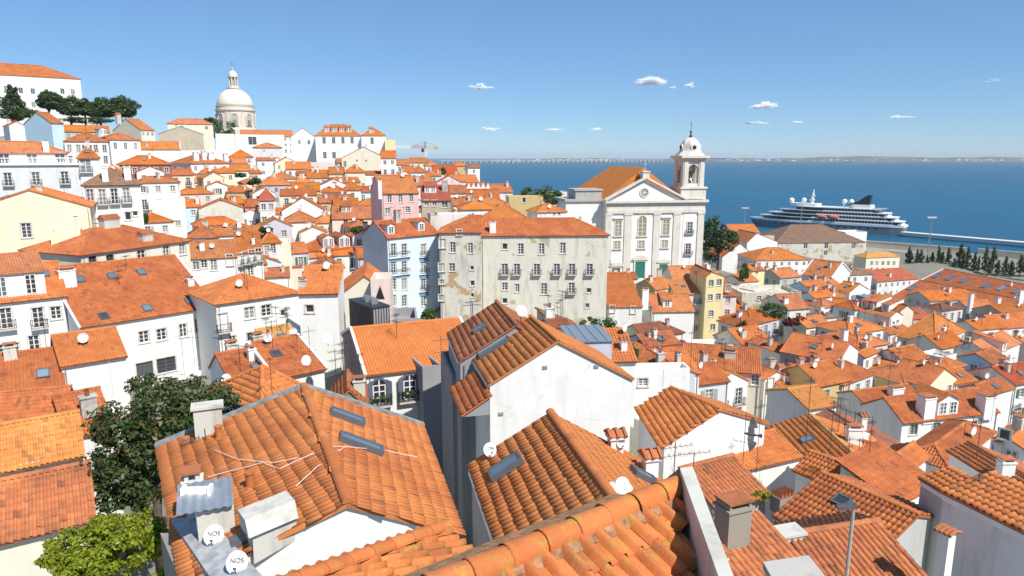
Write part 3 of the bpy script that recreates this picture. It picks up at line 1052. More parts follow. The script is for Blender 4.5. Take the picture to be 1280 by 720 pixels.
def add_dormer(h, px, py, w=1.6, ht=1.5, kind='g', st=None, wm=None):
    i, p, u, v, n = on_roof(h, px, py)
    dn = np.array((-v[0], -v[1])); dn = dn / np.linalg.norm(dn)      # downhill
    sl = v[2] / math.hypot(v[0], v[1])
    rz = math.atan2(dn[0], -dn[1])                                   # front looks along -y
    root = h['root']
    back = (ht + 0.1) / sl
    m = MB()
    m.prism([(-w / 2, 0, -0.25), (-w / 2, back, ht), (-w / 2, 0, ht)], (w, 0, 0))
    body = m.build('dormer', wm or wall(h['wall'] if h['wall'] != 'tan' else 'white'), root, p, rz)
    r = MB(); uv = lambda P: [(a[0] / PITCHW, a[1] / ROWL) for a in P]
    if kind == 'g':
        rh = w * .26; bk = (ht + rh + .1) / sl
        for s in (-1, 1):
            P = [(s * (w / 2 + .15), -.2, ht - .06), (s * (w / 2 + .15), back + .1, ht - .06), (0, bk + .1, ht + rh), (0, -.2, ht + rh)]
            r.add(P + [(a, b, c + .09) for a, b, c in P], [(0, 1, 2, 3), (4, 5, 6, 7), (0, 1, 5, 4), (1, 2, 6, 5), (2, 3, 7, 6), (3, 0, 4, 7)], [(q[1] / PITCHW, q[0] / ROWL) for q in P] * 2)
        m2 = MB(); m2.poly([(-w / 2, -.005, ht), (w / 2, -.005, ht), (0, -.005, ht + rh)]); m2.build('dormer_gable', wm or WHITE, body)
    else:
        k = sl * 0.35
        bk = (ht + .15) / (sl - k)
        P = [(-w / 2 - .15, -.25, ht + .0), (w / 2 + .15, -.25, ht + .0), (w / 2 + .15, bk, ht + k * bk + .05), (-w / 2 - .15, bk, ht + k * bk + .05)]
        r.add(P + [(a, b, c + .1) for a, b, c in P], [(0, 1, 2, 3), (4, 5, 6, 7), (0, 1, 5, 4), (1, 2, 6, 5), (2, 3, 7, 6), (3, 0, 4, 7)], uv(P) * 2)
        s = MB(); s.prism([(-w / 2, .01, ht), (-w / 2, bk - .1, ht), (-w / 2, bk - .1, ht + k * bk)], (w, 0, 0)); s.build('dormer_cheek', wm or WHITE, body)
    r.build('dormer_roof', tile(h['tile'], True), body)
    nw = 1 if w < 1.9 else 2
    for j in range(nw):
        ww = min(.95, w / nw - .35); hh = ht - .4
        fm, pm, sm = window_meshes(round(ww, 1), round(hh, 1), 'w')
        x = (j - (nw - 1) / 2) * (w / nw)
        o = place('dormer_window', fm, root, (0, 0, 0), rz)
        cz, sz = math.cos(rz), math.sin(rz)
        lx, ly = x, -.165
        o.location = (p[0] + lx * cz - ly * sz, p[1] + lx * sz + ly * cz, p[2] + .2)
        place('pane', pm, o)
# ------------------------------------------------------------------ the houses, near to far (picture coordinates of the photograph at 1280 x 720)
# --- nearest roofs
ridge('big orange tiled roof with two blue skylights and whitewashed gable, left foreground', (380, 484), (434, 627), 24, (200, 557), sl=0.30, E2=(525, 532), slb=0.5,
      tile='orange', wall='white', fl=3, auto=False, ov=0.15, og=0.1, indiv=300, relief=0.4, pw=.21, rl=.37, tap=(.76, .66), key='L', captile='orange',
      sky=[(433, 524, 0.62, 1.25), (450, 558, 0.62, 1.45)], win=[])
ridge('orange roof with a single lit skylight below the large white gable wall', (689, 517), (765, 620), 22, (590, 580), sl=0.57, E2=(801, 577), slb=0.6,
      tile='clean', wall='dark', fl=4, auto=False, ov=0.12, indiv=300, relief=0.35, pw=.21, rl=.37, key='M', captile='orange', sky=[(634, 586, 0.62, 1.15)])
ridge('tall house with large blank white gable and mossy roof ridge, centre foreground', (697, 425), (664, 396), 37, (613, 480), sl=0.57, E2=(790, 472), slb=0.56,
      tile='clean', wall='white', fl=4, auto=False, ov=0.12, relief=.3, pw=.22, rl=.42, key='K', captile='clean', sky=[(618, 435, 0.9, 2.2)], indiv=200)
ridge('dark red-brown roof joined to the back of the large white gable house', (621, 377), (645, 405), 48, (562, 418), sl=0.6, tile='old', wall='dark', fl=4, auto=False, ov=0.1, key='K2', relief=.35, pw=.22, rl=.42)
ridge('narrow house with two shuttered arched windows under a clean orange roof', (440, 410), (573, 398), 58, (460, 466), sl=0.33, slb=.33, b=6.2,
      tile='clean', wall='white', fm={'x0': 'brown'}, fl=3, verge=1, key='J', auto=False)  # brown left gable carries the shade of that side in its colour
ridge('white gable wall behind the flying pigeon, ribbed orange roof', (840, 485), (900, 511), 45, (797, 505), sl=0.33, slb=0.4, b=4.2, tap=(1.6, 1.0), tile='orange', wall='white', fl=3, auto=False, key='N', verge=None)
corner('small white house with short orange roof and sloping tile-capped garden wall at left', (76, 456), 52, C=(157, 443), l=5.5, roof='g', ax='x', rp=0.7, rh=1.6, tile='orange', wall='white', fl=2, auto=False, key='S7')
corner('orange roof with one white skylight at the left picture edge', (-25, 497), 48, C=(80, 481), l=6, roof='g', rp=0.75, rh=2.0, tile='mid', wall='white', fl=2, auto=False, sky=[(54, 468, 0.9, 1.1)], key='S8')
corner('yellowed tile roof over a pinkish wall with one small dark window at left edge', (-30, 592), 31, C=(103, 565), l=4, roof='g', rp=0.72, rh=1.3, tile='gold', wall='blush', fl=2, auto=False, win=[(37, 588, 's', 0.55, 0.6)], key='S9')
corner('lowest dark-streaked tile roof at left edge above a mossy cream wall', (-30, 680), 24, C=(116, 645), l=4.2, roof='g', rp=0.7, rh=1.2, tile='old', wall='cream', fl=2, auto=False, key='S10')
corner('reddish low roof with a grey dish and roof hatch behind the yellowed roof', (-25, 545), 40, C=(66, 536), l=5, roof='g', rp=0.8, rh=1.5, tile='mid', wall='white', fl=2, auto=False, key='S11')
corner('sliver of red roof between a stone chimney and the large tree', (84, 545), 40, C=(142, 532), l=5, roof='g', rp=0.8, rh=1.5, tile='mid', wall='white2', fl=2, auto=False, chim=[(112, 518, 0.9, 0.7, 1.2, 'p', CONC)])
# --- roofs between the tree and the arched-window house
corner('orange roof with a raised tile hatch behind the large foreground roof', (292, 484), 52, C=(343, 474), l=7, roof='g', rp=0.65, rh=1.7, tile='mid', wall='white', fl=2, auto=False, sky=[(321, 460, 0.8, 0.9)])
corner('orange roof with a dark open skylight beside the brown gable', (345, 472), 53, C=(405, 459), l=7.5, roof='g', rp=0.7, rh=1.8, tile='mid', wall='white', fl=2, auto=False, sky=[(345, 443, 0.9, 0.9, 0, GLASS)], verge=1)
corner('low golden hipped roof tucked behind the big foreground ridge', (330, 512), 38, C=(395, 492), l=6, roof='h', rh=1.6, tile='orange', wall='cream', fl=2, auto=False)
corner('tiny orange roof and chimney just left of the arched-window house', (418, 505), 44, C=(455, 512), yaw=14, l=4, roof='g', ax='y', rh=1.0, tile='old', wall='brown', fl=2, auto=False)
corner('thin golden lean-to roof under the white houses', (338, 440), 62, C=(380, 432), l=3, roof='s0', ax='x', sl=0.5, tile='sand', wall='white', fl=2, auto=False)
# --- left, middle distance
corner('white house with balconied windows and a wide roof terrace dormer at left edge', (-40, 381), 66, C=(83, 368), l=8, roof='g', rp=0.6, rh=3.0, tile='orange', wall='white', fl=3, auto=False,
       win=[(8, 398, 'f'), (48, 397, 'f'), (70, 391, 'w'), (43, 431, 'n'), (70, 424, 's'), (8, 437, 'd', 2.2, 1.2)], dorm=[(22, 371, 5.0, 2.4, 's')], sky=[(56, 343, 0.9, 1.0)], key='A1')
corner('pale yellow blank gable house with a single shuttered window', (-40, 262), 86, yaw=28, xc=112, l=12, roof='g', ax='y', sl=0.36, tile='orange', wall='pale_yellow', fl=4, auto=False, win=[(33, 288, 'w', 1.1, 1.9)], key='A2')
corner('low cream annex against the yellow gable house with brick chimneys', (62, 290), 84, yaw=30, xc=100, l=6, roof='f', wall='pale_yellow', fl=4, auto=False, win=[(68, 328, 'd', 0.7, 1.3), (76, 330, 'd', .5, 1.3)], chim=[(62, 292, 0.9, 0.9, 1.5, 'a'), (80, 291, 0.6, 0.6, 2.0, 'p')])
corner('long cream house under a wide orange roof, windows along the eaves', (101, 318), 80, C=(236, 300), l=11, roof='h', ax='x', sl=0.42, tile='mid', wall='cream', fl=3,
       win=[(116, 328, 'k'), (138, 326, 'k'), (177, 320, 'd', 1.2, 1.5), (208, 314, 'd', 1.0, 1.6), (228, 311, 'd', 1.0, 1.6)], chim=[(137, 283, 2.2, 1.2, 0.9, 'b'), (182, 300, 1.6, 1.0, 0.7, 'b')], key='A3')
corner('broad orange roof with six skylights over a long white house, left of centre', (100, 408), 68, C=(268, 382), l=15, roof='g', rp=0.72, rh=4.9, tile='mid', wall='white', fl=3, auto=False, verge=1,
       sky=[(100, 350, 0.9, 1.2), (140, 346, 0.9, 1.2), (177, 341, 0.9, 1.2), (130, 396, 0.9, 1.2, 0, GLASS), (184, 386, 0.9, 1.2), (237, 377, 0.9, 1.2)],
       win=[(180, 421, 'w', 1.0, 1.3), (202, 418, 'w', 1.0, 1.3), (229, 413, 'n', .8, 1.5), (250, 406, 'w', 1.1, 1.5), (181, 461, 'k', 1.7, 1.5), (208, 456, 'k', 2.0, 1.7)],
       chim=[(84, 356, 1.6, 1.2, 1.6, 'a', WHITE), (238, 356, 0.7, 0.7, 0.7, 'a', WHITE)], key='A4')
corner('white house with orange hipped roof right of the six-skylight roof', (270, 379), 71, C=(373, 365), l=9, roof='h', ax='x', sl=0.45, tile='orange', wall='white', fl=3, auto=False,
       win=[(278, 403, 'f', 1.0, 2.0), (312, 391, 'w', 1.1, 1.3), (333, 388, 'w', 1.1, 1.3), (354, 391, 's'), (291, 427, 'w', .7, 1.3), (314, 421, 's', .9, 1.0), (354, 420, 'n', .6, 1.2)])
corner('plain white wall with one small window and a tilted orange roof', (373, 366), 67, yaw=6, xc=422, l=4.6, roof='s0', ax='x', sl=.42, tile='orange', wall='white', fl=3, auto=False, win=[(387, 386, 's', .8, .8)], chim=[(378, 358, .7, .5, .6, 'a')])
corner('cream gable house with a diagonal roofline behind the dark shed', (425, 368), 84, yaw=10, xc=487, l=11, roof='g', ax='y', sl=0.75, tile='mid', wall='cream', fl=4, auto=False)
corner('blush terrace wall with a triangular opening left of the blue and white house', (463, 349), 82, yaw=6, xc=487, l=5, roof='f', wall='blush', fl=4, auto=False, key='TRI')
corner('black corrugated metal shed on a roof terrace', (466, 386), 66, yaw=38, xa=437, xc=486, roof='f', wall='dark', fl=1, auto=False, name='metal_shed', cat='shed', key='SHED')
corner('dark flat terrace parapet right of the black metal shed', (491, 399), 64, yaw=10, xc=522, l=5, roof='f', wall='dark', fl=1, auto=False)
# --- the row across the centre
corner('tall white house with slate-blue panels between its balconied windows', (484, 297), 108, C=(548, 291), xa=453, roof='g', ax='x', sl=0.62, tile='mid', wall='blue', fm={'x0': 'lilac'}, fl=5, auto=False, key='BLUE',  # lilac left wall: shade of the side turned from the sun, painted in
       win=[(x, y, 'n', 0.95, 1.9) for y in (312, 333.5, 355, 376) for x in (492, 505.5, 529.5)], dorm=[(489, 293, 1.3, 1.5, 'g'), (527, 289, 1.3, 1.5, 'g')], chim=[(497, 277, 1.0, .8, 1.6, 'a'), (541, 279, 1.6, .8, 1.4, 'a')])
corner('pink house with three tall dark windows beneath an orange roof', (477, 241), 135, yaw=22, xc=523, xa=463, roof='g', ax='x', sl=0.55, tile='orange', wall='pink', fl=4, auto=False,
       win=[(487, 248, 'n', .8, 1.6), (500.5, 248, 'n', .8, 1.6), (514, 247, 'n', .8, 1.6), (484.5, 264, 'w', .9, 1.2), (510, 262, 'w', .9, 1.2)], chim=[(475, 243, .7, .6, 2.6, 'a', WHITE)])
corner('stained house under a dark red roof right of the pink house', (527, 250), 140, yaw=8, xc=563, l=11, roof='g', ax='x', sl=0.5, tile='red', wall='tan', fl=3, auto=False, win=[(533, 254, 'd', .9, 1.2), (543, 254, 'd', .9, 1.2), (556, 255, 'd', 1.2, 1.4)], dorm=[(538, 241, 2.4, 1.3, 's')], chim=[(556, 238, 1.2, .8, 1.8, 'a', CONC)])
corner('pale garden wall below the stained house', (536, 268), 118, yaw=5, xc=590, l=4, roof='f', wall='white2', fl=2, auto=False)
corner('stained older half of the grey tenement, brown roof at its left end', (549, 290), 110, yaw=2, xc=601, l=10, roof='h0', ax='x', sl=0.45, tile='mid', wall='ruin', fl=5, auto=False,
       win=[(553, 304, 'w', 1, 1.5), (566, 309, 'w', .9, 1.7), (588, 310, 'n', .8, 1.7), (552, 334, 'w'), (565, 334, 'w'), (590, 335, 's'), (590.5, 354, 's', .7, .9), (552, 352, 's', .8, .8), (590.5, 369, 's'), (552, 372, 's', .9, 1.0), (574, 290.5, 'd', .8, .9)])
corner('long grey four-storey tenement with balconies in front of the church', (601, 294), 111, yaw=3, xc=760, l=10, roof='h1', ax='x', sl=0.46, tile='mid', wall='render_grey', fl=5, auto=False, key='GREY',
       win=[(631, 308, 's', .85, 1.0), (651, 311, 't', .9, 1.8), (677, 311, 't', .9, 1.8), (703.5, 310, 't', .9, 1.8)] + [(x, 336.5, 'f', 1.0, 1.8) for x in (631, 646, 671, 696, 715, 737)] +
       [(631, 358, 'w', .9, 1.3), (646.5, 360, 'n', .7, 1.4), (680, 361, 'n', 1.0, 1.9), (714.5, 360, 'f', 1.0, 1.8), (736, 363, 's', .8, .8), (631, 376, 's', .8, .9), (734, 382, 's', .7, .8)], chim=[(616, 290, 1.0, .8, 1.6, 'a', WHITE)])
corner('grey ruined outbuilding with a broken wall below the tenement', (686, 398), 82, yaw=12, xc=729, l=6, roof='s0', ax='y', sl=-0.3, rh=-1.8, tile='rust', wall='grey', fl=2, auto=False)
corner('small brick-topped hut beside the ruined outbuilding', (686, 409), 68, yaw=10, xc=712, l=3, roof='g', ax='x', sl=0.3, tile='rust', wall='render_grey', fl=1, auto=False)
corner('grey zinc-clad flat box behind the large white gable', (716, 428), 52, yaw=6, xc=765, l=5, roof='f', wall='lilac', fl=2, auto=False, name='zinc_shed', cat='shed', key='ZINC')
corner('short strip of orange roof at the right shoulder of the white gable', (765, 450), 56, yaw=5, xc=795, l=4, roof='s0', ax='x', sl=.4, tile='orange', wall='white', fl=1, auto=False)
# --- right of centre, below the church
corner('white house with a steep orange roof directly below the church doors', (760, 383), 126, yaw=4, xc=803, l=14, roof='g', ax='x', rp=.75, rh=4.5, tile='orange', wall='white2', fl=3, auto=False, win=[(765, 386, 'w'), (791, 387, 'w')], chim=[])
corner('pale cream strip of wall at the foot of the church', (757, 348), 160, yaw=4, xc=797, l=6, roof='g', ax='x', sl=.3, tile='mid', wall='pale_yellow', fl=3, auto=False)
corner('white house with a decayed dark rust roof and two small windows', (803, 421), 108, yaw=24, xa=779, xc=854, roof='h1', ax='x', sl=.5, tile='rust', wall='white2', fm={'x0': 'render_grey'}, fl=3, auto=False, win=[(815, 429, 's', .9, .8), (829, 428, 's', .9, .8)], chim=[(834, 407, .6, .5, .9, 'a', CONC)])
corner('blank white wall under an orange roof with one dormer, beside the yellow tower house', (816, 389), 128, yaw=4, xc=868, l=9, roof='g', ax='x', sl=.55, tile='orange', wall='white', fl=4, auto=False, dorm=[(834, 384, 1.7, 1.4, 's')], chim=[(806, 381, 1.2, .8, 3.0, 'a', WHITE)])
corner('olive-sided house with two stepped orange roofs in front of the church', (819, 361), 145, yaw=28, xa=795, xc=842, roof='g', ax='x', sl=.5, tile='orange', wall='pale_yellow', fm={'x0': 'olive'}, fl=3, auto=False, win=[(800, 355, 's')])
corner('white attic house with orange roof just under the church facade', (842, 352), 150, yaw=3, xc=878, l=10, roof='g', ax='x', sl=.55, tile='orange', wall='white', fl=3, auto=False, win=[(848, 358, 'f'), (854, 358, 'f'), (864, 356, 's', .8, .8), (872, 355, 's', .8, .8)], chim=[(824, 344, 1.0, .6, 1.2, 'a')])
corner('cream house with a small balcony left of the tall yellow house', (844, 367), 143, yaw=3, xc=882, l=7, roof='s0', ax='x', sl=.25, tile='orange', wall='cream', fl=5, auto=False, win=[(858, 374, 'f'), (871, 373, 'f'), (870.5, 391, 'w'), (870, 410, 'w')])
corner('tall narrow pale yellow house with paired windows', (883, 345), 141, yaw=5, xc=905, l=10, roof='g', ax='y', rp=.3, sl=.5, tile='orange', wall='yellow', fl=6, auto=False, win=[(889, 354, 'w'), (899, 353, 'w'), (888, 372, 'w'), (898, 371, 'w'), (889, 392, 'w'), (891, 409, 'w')])
corner('tall narrow blush pink house right of the yellow one', (905, 349), 142, yaw=5, xc=922, l=10, roof='s1', ax='x', sl=-.5, rh=-3.5, tile='mid', wall='blush', fl=6, auto=False, win=[(910, 360, 'w'), (910, 375, 'w'), (909, 391, 'w'), (908, 409, 'w')])
corner('long low white wall with one window behind the pigeon house', (786, 462), 62, yaw=4, xc=863, l=2, roof='f', wall='white', fl=2, auto=False, win=[(804, 478, 'w', .9, .8)])
corner('orange barrel-tile roof over a cream wall right of the decayed roof', (852, 458), 84, C=(951, 466), l=9, roof='g', ax='x', sl=.42, tile='mid', wall='cream', fl=3, auto=False, win=[(944, 475, 'w')], chim=[(912, 447, 1.4, .8, .8, 'a')])
corner('small dark brown roof in front of the decayed roof', (846, 443), 98, yaw=20, xa=823, xc=862, roof='g', ax='x', sl=.5, tile='rust', wall='white2', fl=2, auto=False)
corner('low white walls with clothes lines below the yellow house', (863, 432), 112, yaw=3, xc=918, l=4, roof='f', wall='white2', fl=2, auto=False)
corner('orange roof sloping left above a white wall with a doorway', (956, 474), 90, yaw=22, xa=917, xc=985, roof='g', ax='y', sl=.45, tile='mid', wall='white', fl=3, auto=False, win=[(963, 481, 'n'), (977, 480, 'w')])
corner('orange roof slope between the doorway house and the mottled grey wall', (985, 497), 88, yaw=18, xc=1024, l=10, roof='g', ax='x', sl=.5, tile='mid', wall='white', fl=2, wr=[('w', 2)])
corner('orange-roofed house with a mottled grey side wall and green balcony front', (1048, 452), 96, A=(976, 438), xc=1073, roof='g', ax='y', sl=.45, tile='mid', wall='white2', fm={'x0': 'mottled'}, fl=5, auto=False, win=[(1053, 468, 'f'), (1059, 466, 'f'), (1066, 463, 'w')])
corner('mottled orange roof with white lean-to left of the grey-walled house', (975, 440), 105, yaw=24, xa=935, xc=995, roof='g', ax='y', sl=.45, tile='mid', wall='white', fl=3, auto=False)
# --- right side, near
ridge('white house with wide dormer, two big square chimneys and four windows', (1105, 497), (1222, 485), 75, (1128, 527), sl=0.6, b=3.2, tile='mid', wall='white', fl=3, auto=False, verge=None, key='RW',
      win=[(1142, 537, 'k', 1.0, 1.2), (1170, 535, 'k', 1.0, 1.3), (1193, 534, 'k', 1.0, 1.3), (1216, 533, 'k', 1.0, 1.3)], dorm=[(1184, 519, 2.8, 1.8, 'g')], chim=[(1156, 518, 1.5, 1.3, 2.0, 'a', WHITE), (1231, 513, 1.6, 1.3, 1.7, 'a', WHITE)])
corner('pyramid-roofed white house with a dark ridge line, right foreground', (1185, 583), 52, yaw=40, xa=1129, xc=1241, roof='h', ax='x', sl=.5, tile='mid', wall='white', fl=3, auto=False)
corner('white house at the right edge with shaded side and tan eaves', (1282, 562), 60, yaw=42, xa=1243, r=6, roof='g', ax='x', sl=.5, tile='orange', wall='white', fl=3, auto=False, win=[(1256, 543, 's', .9, 1.0), (1245, 565, 'w', .9, 1.8), (1263, 575, 'w', .9, 1.8)])
ridge('long brown-red roof running to the right edge below the pyramid roof', (1212, 553), (1300, 604), 50, (1195, 580), sl=.4, b=4, tile='old', wall='white', fl=2, auto=False)
corner('lilac-shaded blank wall under an orange roof in the bottom right corner', (1300, 672), 20.5, A=(1180, 613), r=2.6, roof='s0', ax='y', sl=.1, tile='orange', wall='white2', fl=4, auto=False, ov=.12, key='D5')
corner('grey end wall stub beside the bottom right lilac wall', (1183, 616), 29, yaw=10, xa=1152, r=1.6, roof='s0', ax='y', sl=.25, tile='orange', wall='grey', fl=4, auto=False, ov=.1)
ridge('broad orange hip roof with a small dark skylight, right foreground', (1030, 592), (1146, 642), 33, (966, 634), sl=.36, b=2.2, tile='mid', wall='grey', fl=3, auto=False, key='P', sky=[(1052, 628, .8, .7, 0, GLASS)], indiv=120, captile='orange')
ridge('dark-gapped brown tile roof at the bottom edge, right of the white parapet', (1095, 651), (985, 668), 25, (1165, 722), sl=.34, b=1.2, tile='old', wall='grey', fl=3, auto=False, key='Q', indiv=200, relief=1.2)
corner('low worn roof with a lichen tuft between two old chimneys', (893, 633), 31, C=(958, 614), l=3.4, roof='g', ax='x', rp=.75, rh=.9, tile='old', wall='grey', fl=2, auto=False, key='W1')
corner('orange roof patch just right of the white parapet top', (884, 600), 38, yaw=34, xa=858, xc=922, roof='h', ax='x', sl=.36, tile='mid', wall='white', fl=2, auto=False)
corner('low red roof strip in front of the dark chimney', (908, 724), 21, yaw=22, xc=1000, l=2.0, roof='s0', ax='x', sl=.3, tile='old', wall='grey', fl=2, auto=False, key='W2')
ridge('long pale orange roof crossed by a white ridge line, right of the pigeon wall', (1013, 518), (1068, 568), 52, (962, 535), sl=.35, b=4.5, tile='orange', wall='white', fl=3, auto=False, captile='sand')
ridge('barrel-tile roof with a row of thin aerial masts', (1016, 565), (1122, 606), 41, (1000, 590), sl=.4, b=1.5, tile='orange', wall='white', fl=3, auto=False, key='MAST')
corner('small white gable with a slit window below the long red roof', (1085, 582), 46, yaw=38, xc=1112, l=4, roof='g', ax='y', sl=.6, tile='orange', wall='white', fl=2, auto=False, win=[(1100, 572, 's', .25, .6)])
ridge('long dark red roof rising behind the aerial masts', (1036, 512), (1104, 556), 60, (1020, 530), sl=.4, b=4.0, tile='rust', wall='white2', fl=3, auto=False)
corner('white chimney block with orange tile cap right of the mast roof', (1131, 586), 38, yaw=40, xc=1158, l=1.6, roof='g', ax='x', sl=.5, tile='orange', wall='white', fl=2, auto=False)
corner('orange roof with white tilted parapet below the white chimney block', (1118, 628), 33, yaw=35, xc=1168, l=3.0, roof='s0', ax='x', sl=.35, tile='mid', wall='white', fl=2, auto=False)
corner('pale orange roof with a white lean-to left of the masts', (905, 590), 40, yaw=24, xc=1000, l=5, roof='g', ax='x', sl=.3, tile='orange', wall='white', fl=2, auto=False)
corner('big salmon roof with a dark lower wall left of the wide-dormer house', (1082, 505), 80, yaw=18, xa=1048, xc=1152, roof='g', ax='x', sl=.42, tile='mid', wall='white2', fl=3, auto=False, chim=[(1119, 495, 1.8, .9, 1.0, 'a', WHITE)])
corner('narrow yellow-brown roof beside the white dish, right of the pale roof', (1010, 510), 66, yaw=20, xc=1046, l=6, roof='g', ax='x', sl=.35, tile='gold', wall='white2', fl=2, auto=False)
corner('white blank house with an orange roof at the shoulder of the wide-dormer house', (1234, 493), 86, yaw=28, xa=1200, xc=1266, roof='g', ax='x', sl=.5, tile='mid', wall='white', fl=3, auto=False)
# --- right side, middle
corner('white house with lilac gable and a single dormer near the right edge', (1238, 443), 115, yaw=36, xa=1190, xc=1276, roof='g', ax='x', sl=.5, tile='orange', wall='white', fl=4, auto=False, dorm=[(1255, 438, 1.8, 1.5, 's')],
       win=[(1251, 450, 'w', .8, 1.2), (1261, 448, 'w'), (1250, 469, 's'), (1260, 466, 'w'), (1207, 431, 'w'), (1227, 452, 'w'), (1226, 470, 'w')])
corner('grey-walled house with orange hipped roof and small front gable', (1174, 467), 100, yaw=34, xa=1140, xc=1206, roof='h', ax='x', sl=.5, tile='orange', wall='white', fl=3, auto=False, win=[(1163, 468, 'w'), (1146, 463, 'w'), (1207, 470, 'w')])
corner('orange roof with a white raking parapet left of the small front gable', (1131, 452), 106, yaw=26, xa=1090, xc=1162, roof='g', ax='x', sl=.45, tile='orange', wall='white', fl=3, auto=False, win=[(1103, 452, 'f'), (1122, 456, 'f')])
corner('peaked salmon roof in the middle of the right-hand houses', (1168, 428), 124, yaw=38, xa=1122, xc=1207, roof='h', ax='y', sl=.55, tile='orange', wall='white2', fl=3)
corner('white patched house with small terraces below the peaked salmon roof', (1178, 447), 112, yaw=30, xa=1150, xc=1196, roof='f', wall='white', fl=2, auto=False, win=[(1186, 452, 's')])
ridge('long red warehouse roof with skylights nearest the waterfront', (1180, 336), (1295, 358), 255, (1140, 352), sl=.42, b=12, tile='mid', wall='white2', fl=2, auto=False, key='WH1', verge=1, sky=[(1172, 345, 2, 3.4), (1188, 348, 2, 3.4), (1205, 351, 2, 3.4), (1233, 357, 2, 3.4), (1252, 360, 2, 3.4), (1271, 364, 2, 3.4)])
ridge('second long red warehouse roof with a white firewall', (1149, 350), (1295, 378), 225, (1112, 368), sl=.42, b=9, tile='mid', wall='white2', fl=2, auto=False, verge=1, key='WH2', sky=[(1140, 360, 2, 3)])
corner('dark red roof left of the warehouses behind white chimneys', (1097, 352), 235, yaw=20, xc=1148, l=14, roof='g', ax='x', sl=.4, tile='red', wall='white2', fl=3)
corner('cream two-storey building with sand-coloured roof near the waterfront lawn', (1083, 322), 320, yaw=14, xa=1068, xc=1125, roof='h', ax='x', sl=.5, tile='sand', wall='cream', fl=3, auto=False, win=[(x, y, 'w', 1.4, 2.0) for y in (329, 337.5) for x in (1089.5, 1096, 1103.5, 1110.5, 1117.5)])
corner('long weathered stone warehouse with a brown hipped roof in front of the ship', (970, 304), 380, yaw=6, xc=1082, l=34, roof='h', ax='x', sl=.5, tile='brown', wall='ruin', fl=4, auto=False, win=[(1007, 307, 'd', 2.2, 3), (1033, 307, 'd', 2.2, 3), (1067, 307, 'd', 2.2, 3), (1032, 316, 'd', 2, 2.6)])
corner('white gabled hall left of the stone warehouse', (903, 321), 262, yaw=6, xc=945, l=14, roof='g', ax='y', sl=.75, tile='orange', wall='white', fl=3, auto=False, win=[(924, 310, 's', 1.4, 1.4)])
corner('white side-gabled house with an orange roof behind the white hall', (934, 303), 300, yaw=10, xc=972, l=16, roof='g', ax='y', rp=.3, sl=.55, tile='orange', wall='white', fl=3, auto=False)
corner('orange roof ridge by the lamp mast, highest roof behind the white hall', (915, 291), 340, yaw=8, xc=950, l=14, roof='g', ax='x', sl=.5, tile='orange', wall='white2', fl=3)
corner('round-ended tan stone house beside the brown warehouse roof', (948, 296), 330, yaw=30, xa=944, xc=968, roof='f', wall='tan', fl=3, auto=False)
corner('wide orange roof in front of the stone warehouse', (945, 325), 240, yaw=6, xc=1010, l=15, roof='h', ax='x', sl=.45, tile='orange', wall='white', fl=3)
corner('white house with gabled side and two dark windows right of the ruin', (1039, 347), 178, yaw=44, xa=1003, xc=1063, roof='g', ax='y', sl=.5, tile='orange', wall='white', fl=3, auto=False, win=[(1015, 350, 'k', 1.4, 1.8), (1031, 352, 'k', 1.4, 1.8)], verge=1)
corner('white-domed small pavilion house with grey roof near the cream building', (1062, 343), 190, yaw=10, xc=1090, l=7, roof='h', ax='x', sl=.35, tile='brown', wall='white', fl=2)
corner('orange roof left of the white chimneys', (1062, 365), 165, yaw=30, xa=1042, xc=1086, roof='g', ax='y', sl=.45, tile='orange', wall='white', fl=3)
corner('yellow house with orange roof right of the pink tower house', (940, 338), 165, yaw=24, xa=922, xc=956, roof='g', ax='x', sl=.45, tile='orange', wall='yellow', fl=3, win=[(946, 341, 's')], auto=False)
corner('orange roofs with grey dormer behind the ruined tan wall', (975, 347), 172, yaw=24, xa=950, xc=1000, roof='g', ax='x', sl=.5, tile='orange', wall='grey', fl=3)
corner('ruined roofless tan house with small dark windows', (928, 366), 148, yaw=4, xc=1002, l=9, roof='f', wall='ruin', fl=4, auto=False, win=[(949, 373, 'd', .9, 1.1), (960, 372, 'd', .9, 1.1), (976, 370, 'd', 1, 1.2), (992, 367, 'd', 1, 1.3)])
corner('low orange roof with dark gap beside the ruined tan house', (925, 352), 158, yaw=20, xc=948, l=6, roof='g', ax='x', sl=.4, tile='orange', wall='white', fl=3)
corner('orange roof with blue-white wall right of the ruined house', (1018, 372), 150, yaw=24, xa=1001, xc=1040, roof='g', ax='x', sl=.45, tile='orange', wall='sky_blue', fl=3)
corner('brown mossy roof with white columns below the ruined house', (1024, 397), 128, yaw=20, xa=1008, xc=1046, roof='h', ax='x', sl=.4, tile='brown', wall='white2', fl=2)
corner('orange and brown roof left of the white columns', (985, 386), 134, yaw=14, xc=1012, l=9, roof='g', ax='x', sl=.45, tile='mid', wall='white2', fl=2)
corner('large orange hipped roof with a white ridge end, middle right', (1062, 417), 118, yaw=26, xa=1020, xc=1106, roof='h', ax='x', sl=.42, tile='orange', wall='white', fl=3)
corner('salmon roof with three dark dormers and a tall white gable', (1113, 396), 138, yaw=30, xa=1072, xc=1128, roof='g', ax='y', sl=.45, tile='orange', wall='white', fl=5, auto=False, dorm=[(1080, 384, 1.6, 1.4, 's', SLATE), (1091, 385, 1.6, 1.4, 's', SLATE), (1106, 389, 1.6, 1.4, 's', SLATE)], win=[(1117, 404, 's'), (1122, 402, 's'), (1117, 414, 's'), (1122, 412, 's'), (1117, 425, 's')])
corner('grey-blue glazed attic with white parapet above the three-dormer roof', (1090, 374), 146, yaw=12, xc=1112, l=5, roof='f', wall='slate_blue', fl=3, auto=False)
